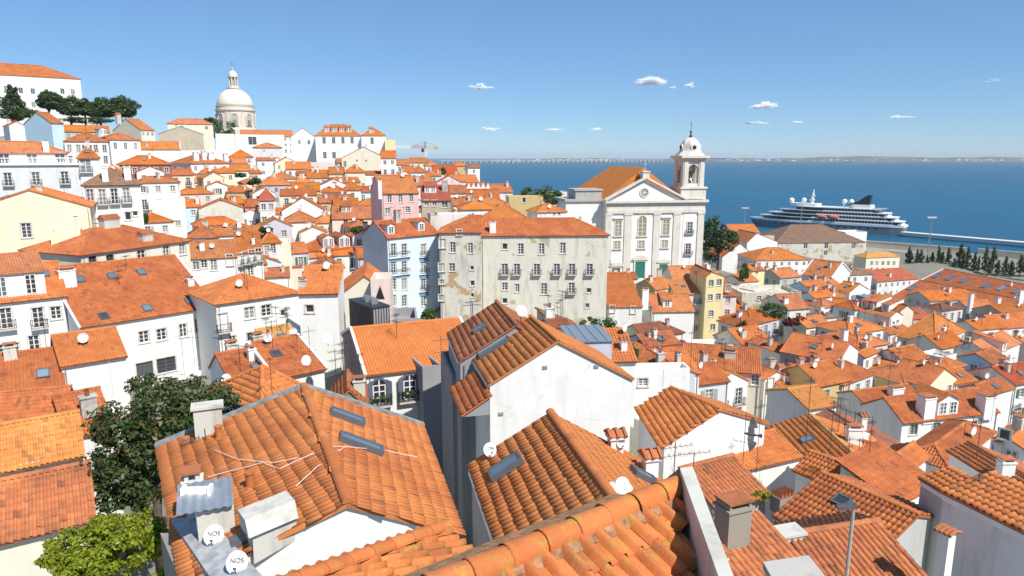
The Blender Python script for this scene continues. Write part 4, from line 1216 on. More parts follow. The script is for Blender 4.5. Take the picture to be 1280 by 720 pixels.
corner('pale stained gable right of the three-dormer house', (1126, 388), 142, yaw=10, xc=1142, l=9, roof='g', ax='y', sl=.7, tile='mid', wall='cream', fl=4, auto=False)
corner('orange roof with white chimney in the middle of the right-hand roofs', (1040, 437), 108, yaw=24, xa=1000, xc=1078, roof='g', ax='x', sl=.45, tile='mid', wall='white2', fl=3, auto=False, chim=[(1054, 428, 1.0, .9, 2.0, 'a', WHITE)])
corner('orange roof over white balcony wall, middle right', (1080, 446), 106, yaw=40, xa=1062, xc=1098, roof='g', ax='x', sl=.4, tile='orange', wall='white', fl=4)
corner('brown-orange roof at the left of the terrace flowers', (945, 447), 112, yaw=22, xa=922, xc=985, roof='g', ax='x', sl=.4, tile='mid', wall='white', fl=3)
# --- right, a little farther: small roofs below the warehouses
corner('orange roof with long ridge and solar panel, below the warehouses', (1163, 376), 190, yaw=12, xc=1222, l=9, roof='g', ax='x', sl=.4, tile='orange', wall='grey', fl=3)
corner('white house with two upright chimneys and an orange roof, near right', (1216, 390), 170, yaw=14, xc=1250, l=8, roof='g', ax='x', sl=.5, tile='orange', wall='white', fl=3, chim=[(1212, 387, 1, .8, 4, 'a', WHITE), (1246, 389, 1, .8, 3.4, 'a', WHITE)])
corner('rusty hipped roof left of the two upright chimneys', (1178, 388), 168, yaw=24, xa=1154, xc=1204, roof='h', ax='x', sl=.45, tile='rust', wall='pale_grey', fl=3)
corner('dark terracotta house with cream wall at the right edge', (1258, 395), 160, yaw=16, xc=1300, l=9, roof='g', ax='x', sl=.4, tile='mid', wall='tan', fl=3, chim=[(1274, 378, 1.4, 1, 3, 'a', WHITE)])
corner('orange roof beside the right edge below the tan house', (1250, 410), 140, yaw=14, xc=1300, l=8, roof='g', ax='x', sl=.45, tile='orange', wall='white2', fl=3)
corner('small orange roofs with a blue panel near the right edge', (1222, 412), 138, yaw=18, xc=1258, l=6, roof='g', ax='x', sl=.4, tile='orange', wall='white', fl=2)
corner('red roof strip at the right edge below the lilac gable house', (1268, 480), 95, yaw=20, xc=1310, l=7, roof='g', ax='x', sl=.45, tile='red', wall='white2', fl=2)
corner('low red roof right of the pale stained gable', (1142, 398), 160, yaw=14, xc=1165, l=8, roof='g', ax='x', sl=.4, tile='red', wall='grey', fl=3)
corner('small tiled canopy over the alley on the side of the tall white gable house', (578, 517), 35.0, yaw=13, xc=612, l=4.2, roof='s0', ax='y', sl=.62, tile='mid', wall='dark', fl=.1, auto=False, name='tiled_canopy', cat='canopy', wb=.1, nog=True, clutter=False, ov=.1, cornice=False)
corner('dark slate-grey alley wall right of the arched windows', (528, 459), 52, yaw=25, xc=552, l=5, roof='f', wall='dark', fl=4, auto=False)  # dark wall colour stands in for the alley's shade
corner('shaded alley house with boarded windows under the dark red roof', (565, 470), 43, yaw=13, xc=592, l=6, roof='f', wall='dark', fl=4, auto=False)  # alley shade is painted into its wall colour too
corner('plain white terminal block between the stone warehouse and the ship stern', (1057, 290), 455, yaw=8, xc=1084, l=12, roof='f', wall='white', fl=3, auto=False)
# --- the hill on the left, rising to the convent and the domed church
corner('huge white convent with a long brown-orange roof on the hilltop', (-70, 89), 300, yaw=36, xc=100, l=28, roof='h', ax='x', sl=.45, tile='mid', wall='white', fl=8, auto=False, name='convent', cat='convent', key='CONV',
       win=[(x, y, 'w', 1.6, 2.4) for x, y in ((8, 111), (26, 113), (41, 114), (58, 115), (78, 114), (91, 115), (8, 129), (26, 130), (42, 131), (60, 131), (78, 132))])
corner('white terrace wall under the convent trees', (20, 142), 280, yaw=14, xc=112, l=6, roof='f', wall='white', fl=3, auto=False)
def hill(rows):
    for a in rows:
        Y = a[2]
        if 175 < a[1][0] < 456:
            Y = float(np.interp(Y, [80, 90, 120, 150, 190, 240, 330, 400], [112, 128, 158, 190, 222, 262, 334, 400]))
        k = a[3]
        if a[1][0] < 600 and k.get('yaw', 0) < 40:      # fronts look across the valley; their right ends turn away
            k['yaw'] = max(k['yaw'], math.degrees(math.atan((640 - k.get('xc', a[1][0])) / FPX)) + 1)
        corner(a[0], a[1], Y, **k)
hill([
 ('white gabled house with orange roof at the far left under the dark conifer', (11, 156), 200, dict(yaw=45, xa=-20, xc=30, roof='g', ax='y', sl=.6, wall='white', fl=3, win=[(5, 160, 'w')], auto=False)),
 ('light blue house with a blank gable below the convent', (64, 153), 190, dict(yaw=62, xa=30, xc=79, roof='g', ax='x', sl=.45, wall='sky_blue', fl=4, auto=False)),
 ('long low orange roof behind the light blue house', (79, 164), 240, dict(yaw=8, xc=137, l=9, roof='g', ax='x', wall='grey', fl=3)),
 ('white two-storey house with blue shutters below the long low roof', (80, 176), 185, dict(yaw=10, xc=135, l=9, roof='h', ax='x', wall='white', fl=4, wr=[('n', 5), ('n', 5)])),
 ('white house with broad orange hipped roof and one dormer under the pines', (137, 174), 212, dict(yaw=56, xa=120, xc=175, roof='h', ax='x', wall='white', fl=3, dorm=[(129, 168, 2, 1.6, 'g')], wr=[('n', 3)])),
 ('cream gabled house with shaded side just below the right-hand pines', (176, 162), 240, dict(yaw=62, xa=141, xc=193, roof='g', ax='x', wall='cream', fl=4, chim=[(148, 152, 1.6, 1.4, 2.4, 'b')], wr=[('w', 3)], auto=False)),
 ('tan ruined gable with tiny openings left of the dome', (198, 167), 268, dict(yaw=4, xc=254, l=9, roof='g', ax='y', sl=.38, wall='tan', fl=4, auto=False, tile='red', win=[(220, 157, 's'), (228, 158, 's'), (226, 168, 's', 1, 1.2)])),
 ('tall cream house behind the tan ruined gable', (209, 154), 288, dict(yaw=4, xc=266, l=9, roof='h', ax='x', sl=.5, wall='cream', fl=5, auto=False, win=[(258, 160, 'w', 1.2, 1.4)])),
 ('white house with white parapets and a dark roof panel below the ruin', (172, 186), 228, dict(yaw=3, xc=225, l=8, roof='g', ax='x', sl=.6, wall='white', fl=3, auto=False, verge=1)),
 ('long blank white wall in front of the dome', (226, 188), 242, dict(yaw=3, xc=318, l=5, roof='f', wall='white', fl=3, auto=False)),
 ('white blank cube below the hedge by the dome', (269, 167), 330, dict(yaw=3, xc=292, l=9, roof='f', wall='white', fl=5, auto=False)),
 ('modern white block with one black window below the dome', (294, 168), 335, dict(yaw=3, xc=355, l=12, roof='f', wall='white', fl=6, auto=False, win=[(315.5, 176, 'd', 3.8, 3.8)])),
 ('long orange roof right of the dome', (300, 170), 370, dict(yaw=3, xc=366, l=14, roof='g', ax='x', wall='white', fl=4)),
 ('pale grey blank house with scattered small windows below the white block', (316, 184), 232, dict(yaw=4, xc=352, l=10, roof='h', ax='x', sl=.35, wall='pale_grey', fl=6, auto=False, win=[(330, 189, 's'), (330, 203, 's', .9, .9), (341, 203, 's', .9, .9)])),
 ('grey-white house under an orange hip left of the pale grey blank house', (286, 196), 222, dict(yaw=4, xc=316, l=10, roof='h', ax='x', wall='pale_grey', fl=4)),
 ('narrow white gable house with two windows right of the orange roof', (363, 171), 325, dict(yaw=6, xc=394, l=16, roof='g', ax='y', sl=.75, wall='white', fl=6, auto=False, win=[(374, 178, 'w', 1.3, 2), (386, 178, 'w', 1.3, 2)])),
 ('large white palace with four dormers and balconied windows on the skyline', (394, 169), 318, dict(yaw=2, xc=451, l=14, roof='h', ax='x', sl=.75, wall='white', fl=6, auto=False, dorm=[(x, 165, 2.2, 2.0, 's', SLATE) for x in (408, 417.5, 427, 436)], win=[(x, 175.5, 'n', 1.5, 3.0) for x in (405, 417, 428.5, 440)] + [(406, 194, 't', 1.6, 3), (417.5, 194, 't', 1.6, 3)])),
 ('right wing of the skyline palace with a single dormer', (452, 169), 320, dict(yaw=2, xc=482, l=12, roof='h', ax='x', sl=.6, wall='white', fl=6, auto=False, dorm=[(464, 166, 2.2, 1.8, 's', SLATE)], win=[(465, 176, 'n', 1.5, 3)])),
 ('bright yellow end wall beside the skyline palace', (481, 175), 322, dict(yaw=3, xc=494, l=10, roof='f', wall='yellow', fl=5, auto=False)),
 ('cream blank gable with four tiny windows below the palace', (427, 197), 212, dict(yaw=4, xc=482, l=12, roof='g', ax='y', sl=.5, wall='cream', fl=4, auto=False, win=[(446, 191, 's'), (453, 190, 's'), (446, 201, 's'), (457.5, 201, 's'), (431, 205, 'n')])),
 ('small house with orange roof right of the cream gable', (476, 197), 228, dict(yaw=10, xc=495, l=9, roof='g', ax='x', wall='white', fl=5, wr=[('w', 2), ('f', 2), ('w', 2)])),
 ('blush roof terrace below the palace', (388, 203), 238, dict(yaw=3, xc=425, l=7, roof='f', wall='blush', fl=2, auto=False)),
 ('pale lilac house with white balustrade and three balconied windows, far left', (-40, 205), 112, dict(yaw=18, xc=103, l=10, roof='f', wall='pale_grey', fl=4, auto=False, key='BALU', win=[(10, 224, 'f', 1.1, 2.1), (45, 223, 'f', 1.1, 2.1), (81, 222, 'f', 1.1, 2.1)])),
 ('orange-roofed attic storey above the white balustrade', (-40, 190), 117, dict(yaw=18, xc=84, l=9, roof='h1', ax='x', sl=.42, wall='blush', fl=2, auto=False, win=[(5, 198, 'n', 1.5, 1.7), (40, 198, 'n', 1.5, 1.7), (75, 197, 'n', 1.5, 1.7)], chim=[(58, 189, .9, .8, 1.6, 'a', WHITE)])),
 ('white house with one tall dark balcony door right of the balustrade', (98, 197), 120, dict(yaw=18, xc=123, l=9, roof='h', ax='x', sl=.45, wall='white', fl=4, auto=False, win=[(107, 207, 'f', 1.6, 2.3)])),
 ('white house with five tall balcony windows and a mossy brown roof', (104, 231), 100, dict(yaw=12, xc=175, l=9, roof='h', ax='x', sl=.5, tile='brown', wall='white', fl=4, auto=False, win=[(113, 246, 'n', .9, 2.2), (128, 246, 'f', .9, 2.2), (143, 245, 'f', .9, 2.2), (158, 244, 'f', .9, 2.2), (167, 243.5, 'f', .9, 2.2), (160, 270, 's', .8, 1.2), (169, 267, 's', .7, .7)], chim=[(132, 226, .8, .7, 1.8, 'a', WHITE), (160, 224, .9, .8, 1.8, 'a', WHITE)])),
 ('orange hipped roof tucked behind the mossy brown roof', (124, 221), 138, dict(yaw=20, xc=160, l=9, roof='h', ax='x', wall='white', fl=3)),
 ('dark red-walled house with a row of white windows', (147, 205), 165, dict(yaw=5, xc=214, l=9, roof='h', ax='x', sl=.45, wall='brick', fl=4, wr=[('w', 5), ('w', 5)])),
 ('small rose pink house in front of the dark red wall', (178, 209), 150, dict(yaw=4, xc=209, l=5, roof='f', wall='rose', fl=3, auto=False, win=[(183, 220, 's', .5, 1.4), (193, 214, 's', .5, .6), (189, 221, 's', .4, .8), (198.5, 221, 's', .5, .7)])),
 ('white and lilac corner house with four chimneys on its ridge', (238, 204), 165, dict(yaw=52, xa=212, xc=286, roof='h', ax='x', sl=.45, wall='white', fl=3, wr=[('w', 4)], wl=[('f', 2)], chim=[(245, 200, 1.4, .9, 2, 'a', WHITE), (255, 199, 1.2, .9, 2, 'a', WHITE), (264, 199, 1.6, .9, 1.6, 'a', WHITE), (282, 200, 1.2, .9, 1.6, 'a', WHITE)])),
 ('orange roof above terracotta gardens below the corner house', (254, 222), 150, dict(yaw=50, xa=246, xc=280, roof='g', ax='y', wall='cream', fl=3)),
 ('small orange roof by the green garden, middle of the hill', (284, 213), 190, dict(yaw=6, xc=313, l=7, roof='g', ax='x', wall='white', fl=3)),
 ('narrow orange roof right of the green garden', (312, 216), 180, dict(yaw=10, xc=327, l=7, roof='h', ax='x', wall='cream', fl=3)),
 ('orange hipped roof above a lilac wall, middle of the hill', (231, 245), 148, dict(yaw=14, xc=269, l=9, roof='h', ax='x', wall='lilac', fl=3)),
 ('brown-orange roofs left of the green garden', (258, 232), 146, dict(yaw=20, xc=284, l=8, roof='g', ax='y', sl=.4, wall='white2', fl=3)),
 ('ragged orange roof in front of the rose pink house', (176, 242), 138, dict(yaw=10, xc=224, l=10, roof='g', ax='x', sl=.5, wall='white', fl=2, auto=False, chim=[(214, 232, .8, .6, 1.4, 'a', WHITE)])),
 ('tiny pale yellow house under a red roof', (176, 247), 118, dict(yaw=4, xc=196, l=5, roof='g', ax='x', wall='pale_yellow', tile='red', fl=3, auto=False)),
 ('bright white stepped firewall with no windows', (185, 250), 112, dict(yaw=4, xc=231, l=7, roof='f', wall='white', fl=4, auto=False, win=[(222.5, 279, 'd', 1.0, 1.2)])),
 ('little orange roof and blue-white wall behind the stepped firewall', (232, 258), 122, dict(yaw=14, xc=250, l=6, roof='g', ax='x', wall='sky_blue', fl=3)),
 ('pale grey-green blank gable wall, middle of the hill', (248, 261), 120, dict(yaw=6, xc=304, l=9, roof='g', ax='y', sl=.42, wall='render_grey', fl=4, auto=False)),
 ('orange roof over a dark front right of the blank gable', (290, 254), 128, dict(yaw=50, xa=276, xc=308, roof='g', ax='x', wall='rose', fl=4)),
 ('orange roof with ochre eaves above the blank gable', (283, 240), 145, dict(yaw=16, xc=318, l=8, roof='h', ax='x', sl=.4, wall='ochre', fl=3)),
 ('white house with arched double window at its roof edge', (236, 297), 88, dict(yaw=20, xc=272, l=8, roof='h', ax='x', sl=.45, tile='mid', wall='white', fl=3, auto=False, win=[(249, 306, 'w'), (263, 303, 'w', 1.8, 1.3)])),
 ('white house with balconies under a pair of orange hips', (272, 294), 91, dict(yaw=20, xc=320, l=9, roof='h', ax='x', sl=.45, wall='white', fl=3, auto=False, win=[(290, 301, 's'), (304, 300, 'f'), (311.5, 299, 'f')])),
 ('lower white terrace house with an orange lean-to roof', (238, 323), 80, dict(yaw=22, xc=296, l=5, roof='s0', ax='x', sl=.45, wall='white', fl=3, auto=False, win=[(245, 332, 'w'), (255, 330, 'w'), (267, 331, 'n', 1, 1.9), (287, 325, 'n', 1, 1.9)])),
 ('white terraced house with a long iron balcony', (296, 316), 83, dict(yaw=24, xc=328, l=7, roof='s0', ax='x', sl=.4, wall='white', fl=3, auto=False, win=[(299, 324, 'f'), (307, 322, 'f'), (315, 320, 'f'), (323, 318, 'f'), (303, 341, 'n', .9, 1.8), (313, 338, 'n', .9, 1.8)])),
 ('white house with two tall windows at the end of the terrace', (328, 303), 90, dict(yaw=24, xc=350, l=7, roof='h', ax='x', wall='white', fl=3, auto=False, win=[(333.5, 313, 'n', .9, 1.8), (341.5, 311, 'n', .9, 1.8)])),
 ('cream end wall right of the terrace houses', (349, 302), 92, dict(yaw=10, xc=363, l=6, roof='f', wall='cream', fl=3, auto=False)),
 ('orange hipped roof over a blue-white house, centre of the hill', (324, 231), 160, dict(yaw=6, xc=365, l=10, roof='h', ax='x', wall='lilac', fl=3)),
 ('bright white gable with an orange roof on its left, centre of the hill', (352, 263), 124, dict(yaw=8, xc=405, l=10, roof='g', ax='y', sl=.62, wall='white', fl=4, auto=False)),
 ('narrow white house with square windows under a red roof', (324, 250), 118, dict(yaw=10, xa=320, xc=343, roof='h', ax='x', wall='white2', tile='red', fl=4, wr=[('w', 2), ('w', 2), ('w', 2)])),
 ('small rose house between the blank gable and the narrow white house', (306, 258), 126, dict(yaw=10, xc=322, l=6, roof='g', ax='x', wall='rose', fl=4)),
 ('broad orange roof with a dark dormer over a cream wall', (415, 273), 118, dict(yaw=8, xc=467, l=10, roof='g', ax='x', sl=.5, wall='cream', tile='mid', fl=3, auto=False, win=[(432, 279, 'n'), (452, 279, 'n')], dorm=[(433, 265, 2.2, 1.3, 's', SLATE)])),
 ('ochre house with two orange roofs, centre of the hill', (364, 238), 150, dict(yaw=6, xc=400, l=8, roof='g', ax='x', wall='ochre', fl=3)),
 ('orange roof with yellow parapets beside the ochre house', (402, 240), 148, dict(yaw=6, xc=432, l=8, roof='h', ax='x', wall='white', fl=3)),
 ('white house with a small orange hip left of the pink house', (430, 237), 150, dict(yaw=6, xc=451, l=8, roof='h', ax='x', wall='white', fl=3)),
 ('orange roof with cream wall above the ochre house', (384, 222), 185, dict(yaw=4, xc=411, l=9, roof='g', ax='x', wall='pale_grey', fl=3)),
 ('small orange roof right of the cream-walled roof', (411, 217), 188, dict(yaw=4, xc=431, l=8, roof='g', ax='x', wall='cream', fl=3)),
 ('orange roof pair above a cream wall by the blank cream gable', (431, 215), 186, dict(yaw=8, xc=456, l=9, roof='h', ax='x', wall='cream', fl=4, auto=False)),
 ('small white house with an orange roof under the narrow white gable', (357, 211), 202, dict(yaw=4, xc=389, l=9, roof='g', ax='x', wall='white', fl=3)),
 ('wide flat orange hip left of the small white house', (334, 223), 178, dict(yaw=5, xc=370, l=9, roof='h', ax='x', sl=.4, wall='white2', fl=3)),
 ('grey-white house with two tall dormers, centre left', (379, 314), 103, dict(yaw=32, xa=363, xc=452, roof='h', ax='x', sl=.45, wall='pale_grey', tile='mid', fl=3, auto=False, dorm=[(411, 310, 2.4, 2.2, 'g'), (431, 309, 2.4, 2.2, 'g')], win=[(392, 323, 'n'), (401, 322, 'n'), (422, 319, 'w'), (440, 317, 'w')])),
 ('white house with stepped orange roofs below the bright white gable', (356, 277), 112, dict(yaw=10, xc=393, l=8, roof='h', ax='x', wall='white', fl=3, auto=False)),
 ('orange roof with a white raking wall above the two-dormer house', (374, 291), 108, dict(yaw=10, xc=408, l=7, roof='g', ax='y', sl=.45, wall='white', fl=2, auto=False)),
 ('pinkish low roof left of the two-dormer house', (337, 334), 96, dict(yaw=12, xc=377, l=7, roof='g', ax='x', sl=.4, wall='blush', tile='mid', fl=2, auto=False)),
 ('brown-orange roofs in front of the two-dormer house', (391, 336), 94, dict(yaw=20, xc=430, l=7, roof='g', ax='y', sl=.5, wall='cream', tile='mid', fl=2, auto=False)),
 ('patchwork low roof with grey sheets near the white terrace', (318, 347), 84, dict(yaw=14, xc=362, l=7, roof='g', ax='x', sl=.3, wall='white2', tile='old', fl=2, auto=False)),
 # towards the river
 ('little orange hip on the river slope below the crane', (512, 215), 232, dict(yaw=8, xc=533, l=8, roof='h', ax='x', wall='white', fl=3)),
 ('orange hip and white wall on the river slope, second below the crane', (524, 226), 212, dict(yaw=8, xc=542, l=8, roof='h', ax='x', wall='white', fl=3)),
 ('dark red roof with sunny end on the river slope', (543, 217), 262, dict(yaw=14, xc=573, l=12, roof='g', ax='x', wall='white2', tile='red', fl=3)),
 ('salmon roof running toward the river', (559, 227), 222, dict(yaw=14, xc=598, l=10, roof='g', ax='x', sl=.4, wall='white', fl=3)),
 ('white house with pointed parapet gables and arched windows', (583, 236), 190, dict(yaw=10, xc=613, l=7, roof='f', wall='white', fl=4, auto=False, key='CREN', win=[(587, 241, 's'), (593, 241, 's'), (599, 240, 'n'), (604, 240, 'n'), (609, 239, 'n')])),
 ('orange roof left of the pointed parapets', (561, 241), 184, dict(yaw=10, xc=584, l=9, roof='g', ax='x', sl=.4, wall='cream', fl=3)),
 ('orange roofs at the water edge right of the pointed parapets', (613, 240), 200, dict(yaw=12, xc=641, l=10, roof='g', ax='x', sl=.4, wall='pale_grey', fl=3)),
 ('white house with a broad orange hip before the river', (594, 256), 150, dict(yaw=6, xc=636, l=8, roof='h', ax='x', wall='white', fl=3, auto=False, win=[(601, 261, 'n')])),
 ('pyramid-like orange hip above the grey tenement', (606, 271), 130, dict(yaw=6, xc=656, l=9, roof='h', ax='x', sl=.5, wall='white2', fl=2, auto=False)),
 ('ochre wall house between the river trees and the tenement', (636, 246), 168, dict(yaw=4, xc=679, l=7, roof='f', wall='ochre', fl=3, auto=False, win=[(655, 250, 's', .8, 1.2)])),
 ('white house with orange hipped roof left of the church', (672, 265), 158, dict(yaw=20, xa=659, xc=708, roof='h', ax='x', sl=.5, wall='white', fl=3, auto=False, win=[(679, 268, 'w'), (693, 267, 's'), (699, 267, 's')])),
 ('blush roof by the water behind the river trees', (686, 240), 262, dict(yaw=6, xc=709, l=8, roof='f', wall='blush', fl=2, auto=False)),
 ('grey low block with a flat roof left of the pointed parapets', (540, 240), 190, dict(yaw=6, xc=561, l=7, roof='f', wall='grey', fl=3)),
 ('white box house below the yellow end wall', (495, 206), 300, dict(yaw=5, xc=511, l=9, roof='g', ax='x', wall='white', fl=3)),
 ('pale house by the foot of the crane', (512, 203), 330, dict(yaw=5, xc=534, l=9, roof='g', ax='x', wall='cream', fl=3)),
 ('sunny orange roof under the crane mast', (532, 207), 320, dict(yaw=12, xc=548, l=9, roof='h', ax='x', wall='white', fl=3)),
 ('small white house half hidden by the crane slope', (498, 218), 240, dict(yaw=8, xc=514, l=8, roof='g', ax='y', wall='white', fl=3)),
 ('orange roof right of the pink house chimney', (505, 232), 168, dict(yaw=8, xc=530, l=8, roof='g', ax='x', wall='white2', tile='mid', fl=2)),
])

# --- small houses wedged into the gaps of the two dense quarters
def infill():
    r = random.Random(21)
    boxes = []
    for h in HOUSES:
        if not h: continue
        P = []
        Ln = h['Sx'] if h['axis'] == 'x' else h['Sy']
        for s_, z in h['prof']:
            for t in (0, Ln):
                x, y = (t, s_) if h['axis'] == 'x' else (s_, t)
                w = h['O'] + h['ux'] * x + h['uy'] * y
                if w[1] > 2: P.append(pix((w[0], w[1], z)))
        P = np.array(P); boxes.append((P.min(0), P.max(0), h))
    ref = [((b[0] + b[1]) / 2, b[2]['Y'] + 4, b[2]) for b in boxes]
    used = set()
    WN = {'white': 'white', 'white2': 'off-white', 'cream': 'cream', 'pale_grey': 'pale grey', 'pale_yellow': 'pale yellow', 'blush': 'blush', 'sky_blue': 'light blue', 'lilac': 'lilac-grey', 'ochre': 'ochre'}
    for (x0, x1, y0, y1, dx, dy, ya) in ((925, 1285, 345, 500, 21, 12, 24), (170, 490, 200, 345, 25, 13, 16), (500, 650, 205, 262, 16, 9, 10), (300, 470, 345, 365, 20, 8, 14), (780, 930, 430, 500, 22, 12, 16)):
        for gy in np.arange(y0, y1, dy):
            for gx in np.arange(x0, x1, dx):
                px, py = gx + r.uniform(-6, 6), gy + r.uniform(-3, 3)
                if px > 585 and x0 == 500 and py < 248: continue
                if x0 == 925 and py < 345 + (px - 925) * .09: continue
                if any(b[0][0] + 2 < px + 5 < b[1][0] - 2 and b[0][1] - 1 < py < b[1][1] + 3 for b in boxes): continue
                ds = sorted((((c[0] - px) / 1.6) ** 2 + ((c[1] - py) * 1.6) ** 2, k) for k, (c, Yc, h) in enumerate(ref))[:5]
                Y = sum(ref[k][1] / (d + 20) for d, k in ds) / sum(1 / (d + 20) for d, k in ds) * 1.02
                nb = ref[ds[0][1]]; dxp, dyp = px - nb[0][0], py - nb[0][1]
                rel = ('right of' if dxp > 0 else 'left of') if abs(dxp) > abs(dyp) * 1.6 else ('behind' if dyp < 0 else 'below')
                short = ' '.join(nb[2]['label'].replace(',', '').split()[:6])
                while short.split()[-1] in ('with', 'of', 'the', 'a', 'and', 'under', 'in', 'to', 'its', 'right', 'left', 'beside', 'above', 'between', 'beneath', 'over', 'by', 'one', 'two', 'behind', 'below', 'on', 'at'): short = ' '.join(short.split()[:-1])
                if (rel, short) in used or 'infill' in short: continue
                used.add((rel, short))
                wn_ = r.choice(('white', 'white', 'white2', 'white', 'cream', 'pale_grey', 'pale_yellow', 'blush', 'lilac', 'sky_blue', 'ochre'))
                ti = r.choice(('orange', 'mid', 'mid', 'orange', 'old', 'orange', 'clean'))
                h = corner('small %s infill house %s the %s' % (WN[wn_], rel, short), (px, py + 3), Y, yaw=max(ya, math.degrees(math.atan((640 - px - 15) / FPX))) + r.uniform(-2, 14), r=r.uniform(4.5, 9), l=r.uniform(4.5, 7.5), roof=r.choice(('g', 'g', 'h')), ax=r.choice('xxy'), sl=r.uniform(.38, .55), tile=ti, wall=wn_, fl=r.choice((2, 3, 3)))
infill()
# ------------------------------------------------------------------ ground: follows the feet of the houses down to the quay
HOUSES = [h for h in HOUSES if h]
KEY = {h['key']: h for h in HOUSES if h.get('key')}
ctrl = [(h['cen'][0], h['cen'][1], h['zb'] - 0.6) for h in HOUSES if not h['nog']]
ctrl += [(-60, 8, 46), (0, 0, 46), (50, 8, 42), (90, 20, 36), (150, 60, 22), (-120, 60, 52), (-200, 100, 58), (-260, 260, 70), (-300, 420, 74), (-210, 520, 62), (-140, 560, 52), (-60, 520, 26),
         (-90, 420, 52), (-60, 420, 46), (-20, 420, 12), (30, 330, 10), (80, 300, 8), (120, 380, 3), (200, 400, 3), (250, 330, 3), (300, 330, 3), (350, 330, 3), (200, 200, 14), (240, 250, 6), (0, 620, 3), (-120, 760, 20), (60, 460, 3), (160, 470, 3)]
CT = np.array(ctrl)
def shore(x):       # water's edge: y of the quay front
    return 470 - 0.77 * (x - 260) if x > -40 else 700
def ground_z(X, Y):
    X = np.atleast_1d(np.asarray(X, float)); Y = np.atleast_1d(np.asarray(Y, float))
    d2 = (X[:, None] - CT[None, :, 0]) ** 2 + (Y[:, None] - CT[None, :, 1]) ** 2
    w = 1 / (d2 + 30.0) ** 1.7
    return (w * CT[None, :, 2]).sum(1) / w.sum(1)
def smooth_ground():
    nx, ny = 150, 150
    xs = np.linspace(-420, 520, nx); ys = np.concatenate([np.linspace(-60, 260, 95), np.linspace(265, 900, 55)])
    X, Yg = np.meshgrid(xs, ys)
    Z = ground_z(X.ravel(), Yg.ravel()).reshape(X.shape)
    # quay: the land ends in a wall at the water, level at 3 m
    line = Yg - np.vectorize(shore)(X)
    Z = np.where(line > -70, Z + (3.0 - Z) * np.clip((line + 70) / 35, 0, 1) * (X > 60), Z)
    Z = np.where(line > 0, np.where(X > -40, -4.0, np.minimum(Z, -4 + np.clip((60 - line) / 60, 0, 1) * 60)), Z)
    V = np.stack([X, Yg, Z], -1).reshape(-1, 3)
    i, j = np.meshgrid(np.arange(nx - 1), np.arange(len(ys) - 1))
    a = (j * nx + i).ravel()
    F = np.stack([a, a + 1, a + nx + 1, a + nx], -1)
    return V, F
def groundmat():
    m, nt, b = nodes_of('ground_cover')
    co = coords(nt)
    n1 = noise(nt, co, 0.12, 6); n2 = noise(nt, co, 2.5, 5, .7)
    c = mixc(nt, ramp(nt, n1, [(0.42, 0), (0.58, 1)]), (0.20, 0.18, 0.15), (0.10, 0.12, 0.04))
    c = mixc(nt, n2, c, (0.25, 0.23, 0.20))
    L(nt, c, b.inputs['Base Color']); b.inputs['Roughness'].default_value = .95
    bump(nt, b, n2, .4, .1)
    return m
V, F = smooth_ground()
gr = place('ground', raw_mesh('ground', V, F, groundmat(), smooth=True)); tag(gr, kind='structure')

# water
def watermat():
    m, nt, b = nodes_of('river_water')
    co = coords(nt, (1, 0.35, 1))
    w1 = noise(nt, co, 0.09, 6, .6)
    big = noise(nt, coords(nt, (0.0009, 0.0065, 1)), 1.0, 5, .6)
    c = mixc(nt, ramp(nt, big, [(0.36, 0), (0.64, 1)]), (0.006, 0.070, 0.140), (0.013, 0.115, 0.200))
    L(nt, c, b.inputs['Base Color'])
    L(nt, ramp(nt, big, [(0.35, 0.32), (0.65, 0.5)]), b.inputs['Roughness'])
    b.inputs['IOR'].default_value = 1.33
    b.inputs['Specular IOR Level'].default_value = 0.22
    bump(nt, b, w1, .35, 1.2)
    return m
w = MB(); w.poly([(-22000, -1500, 0), (24000, -1500, 0), (24000, 27000, 0), (-22000, 27000, 0)])
tag(w.build('river', watermat()), kind='structure')

for h in HOUSES:
    build_house(h)
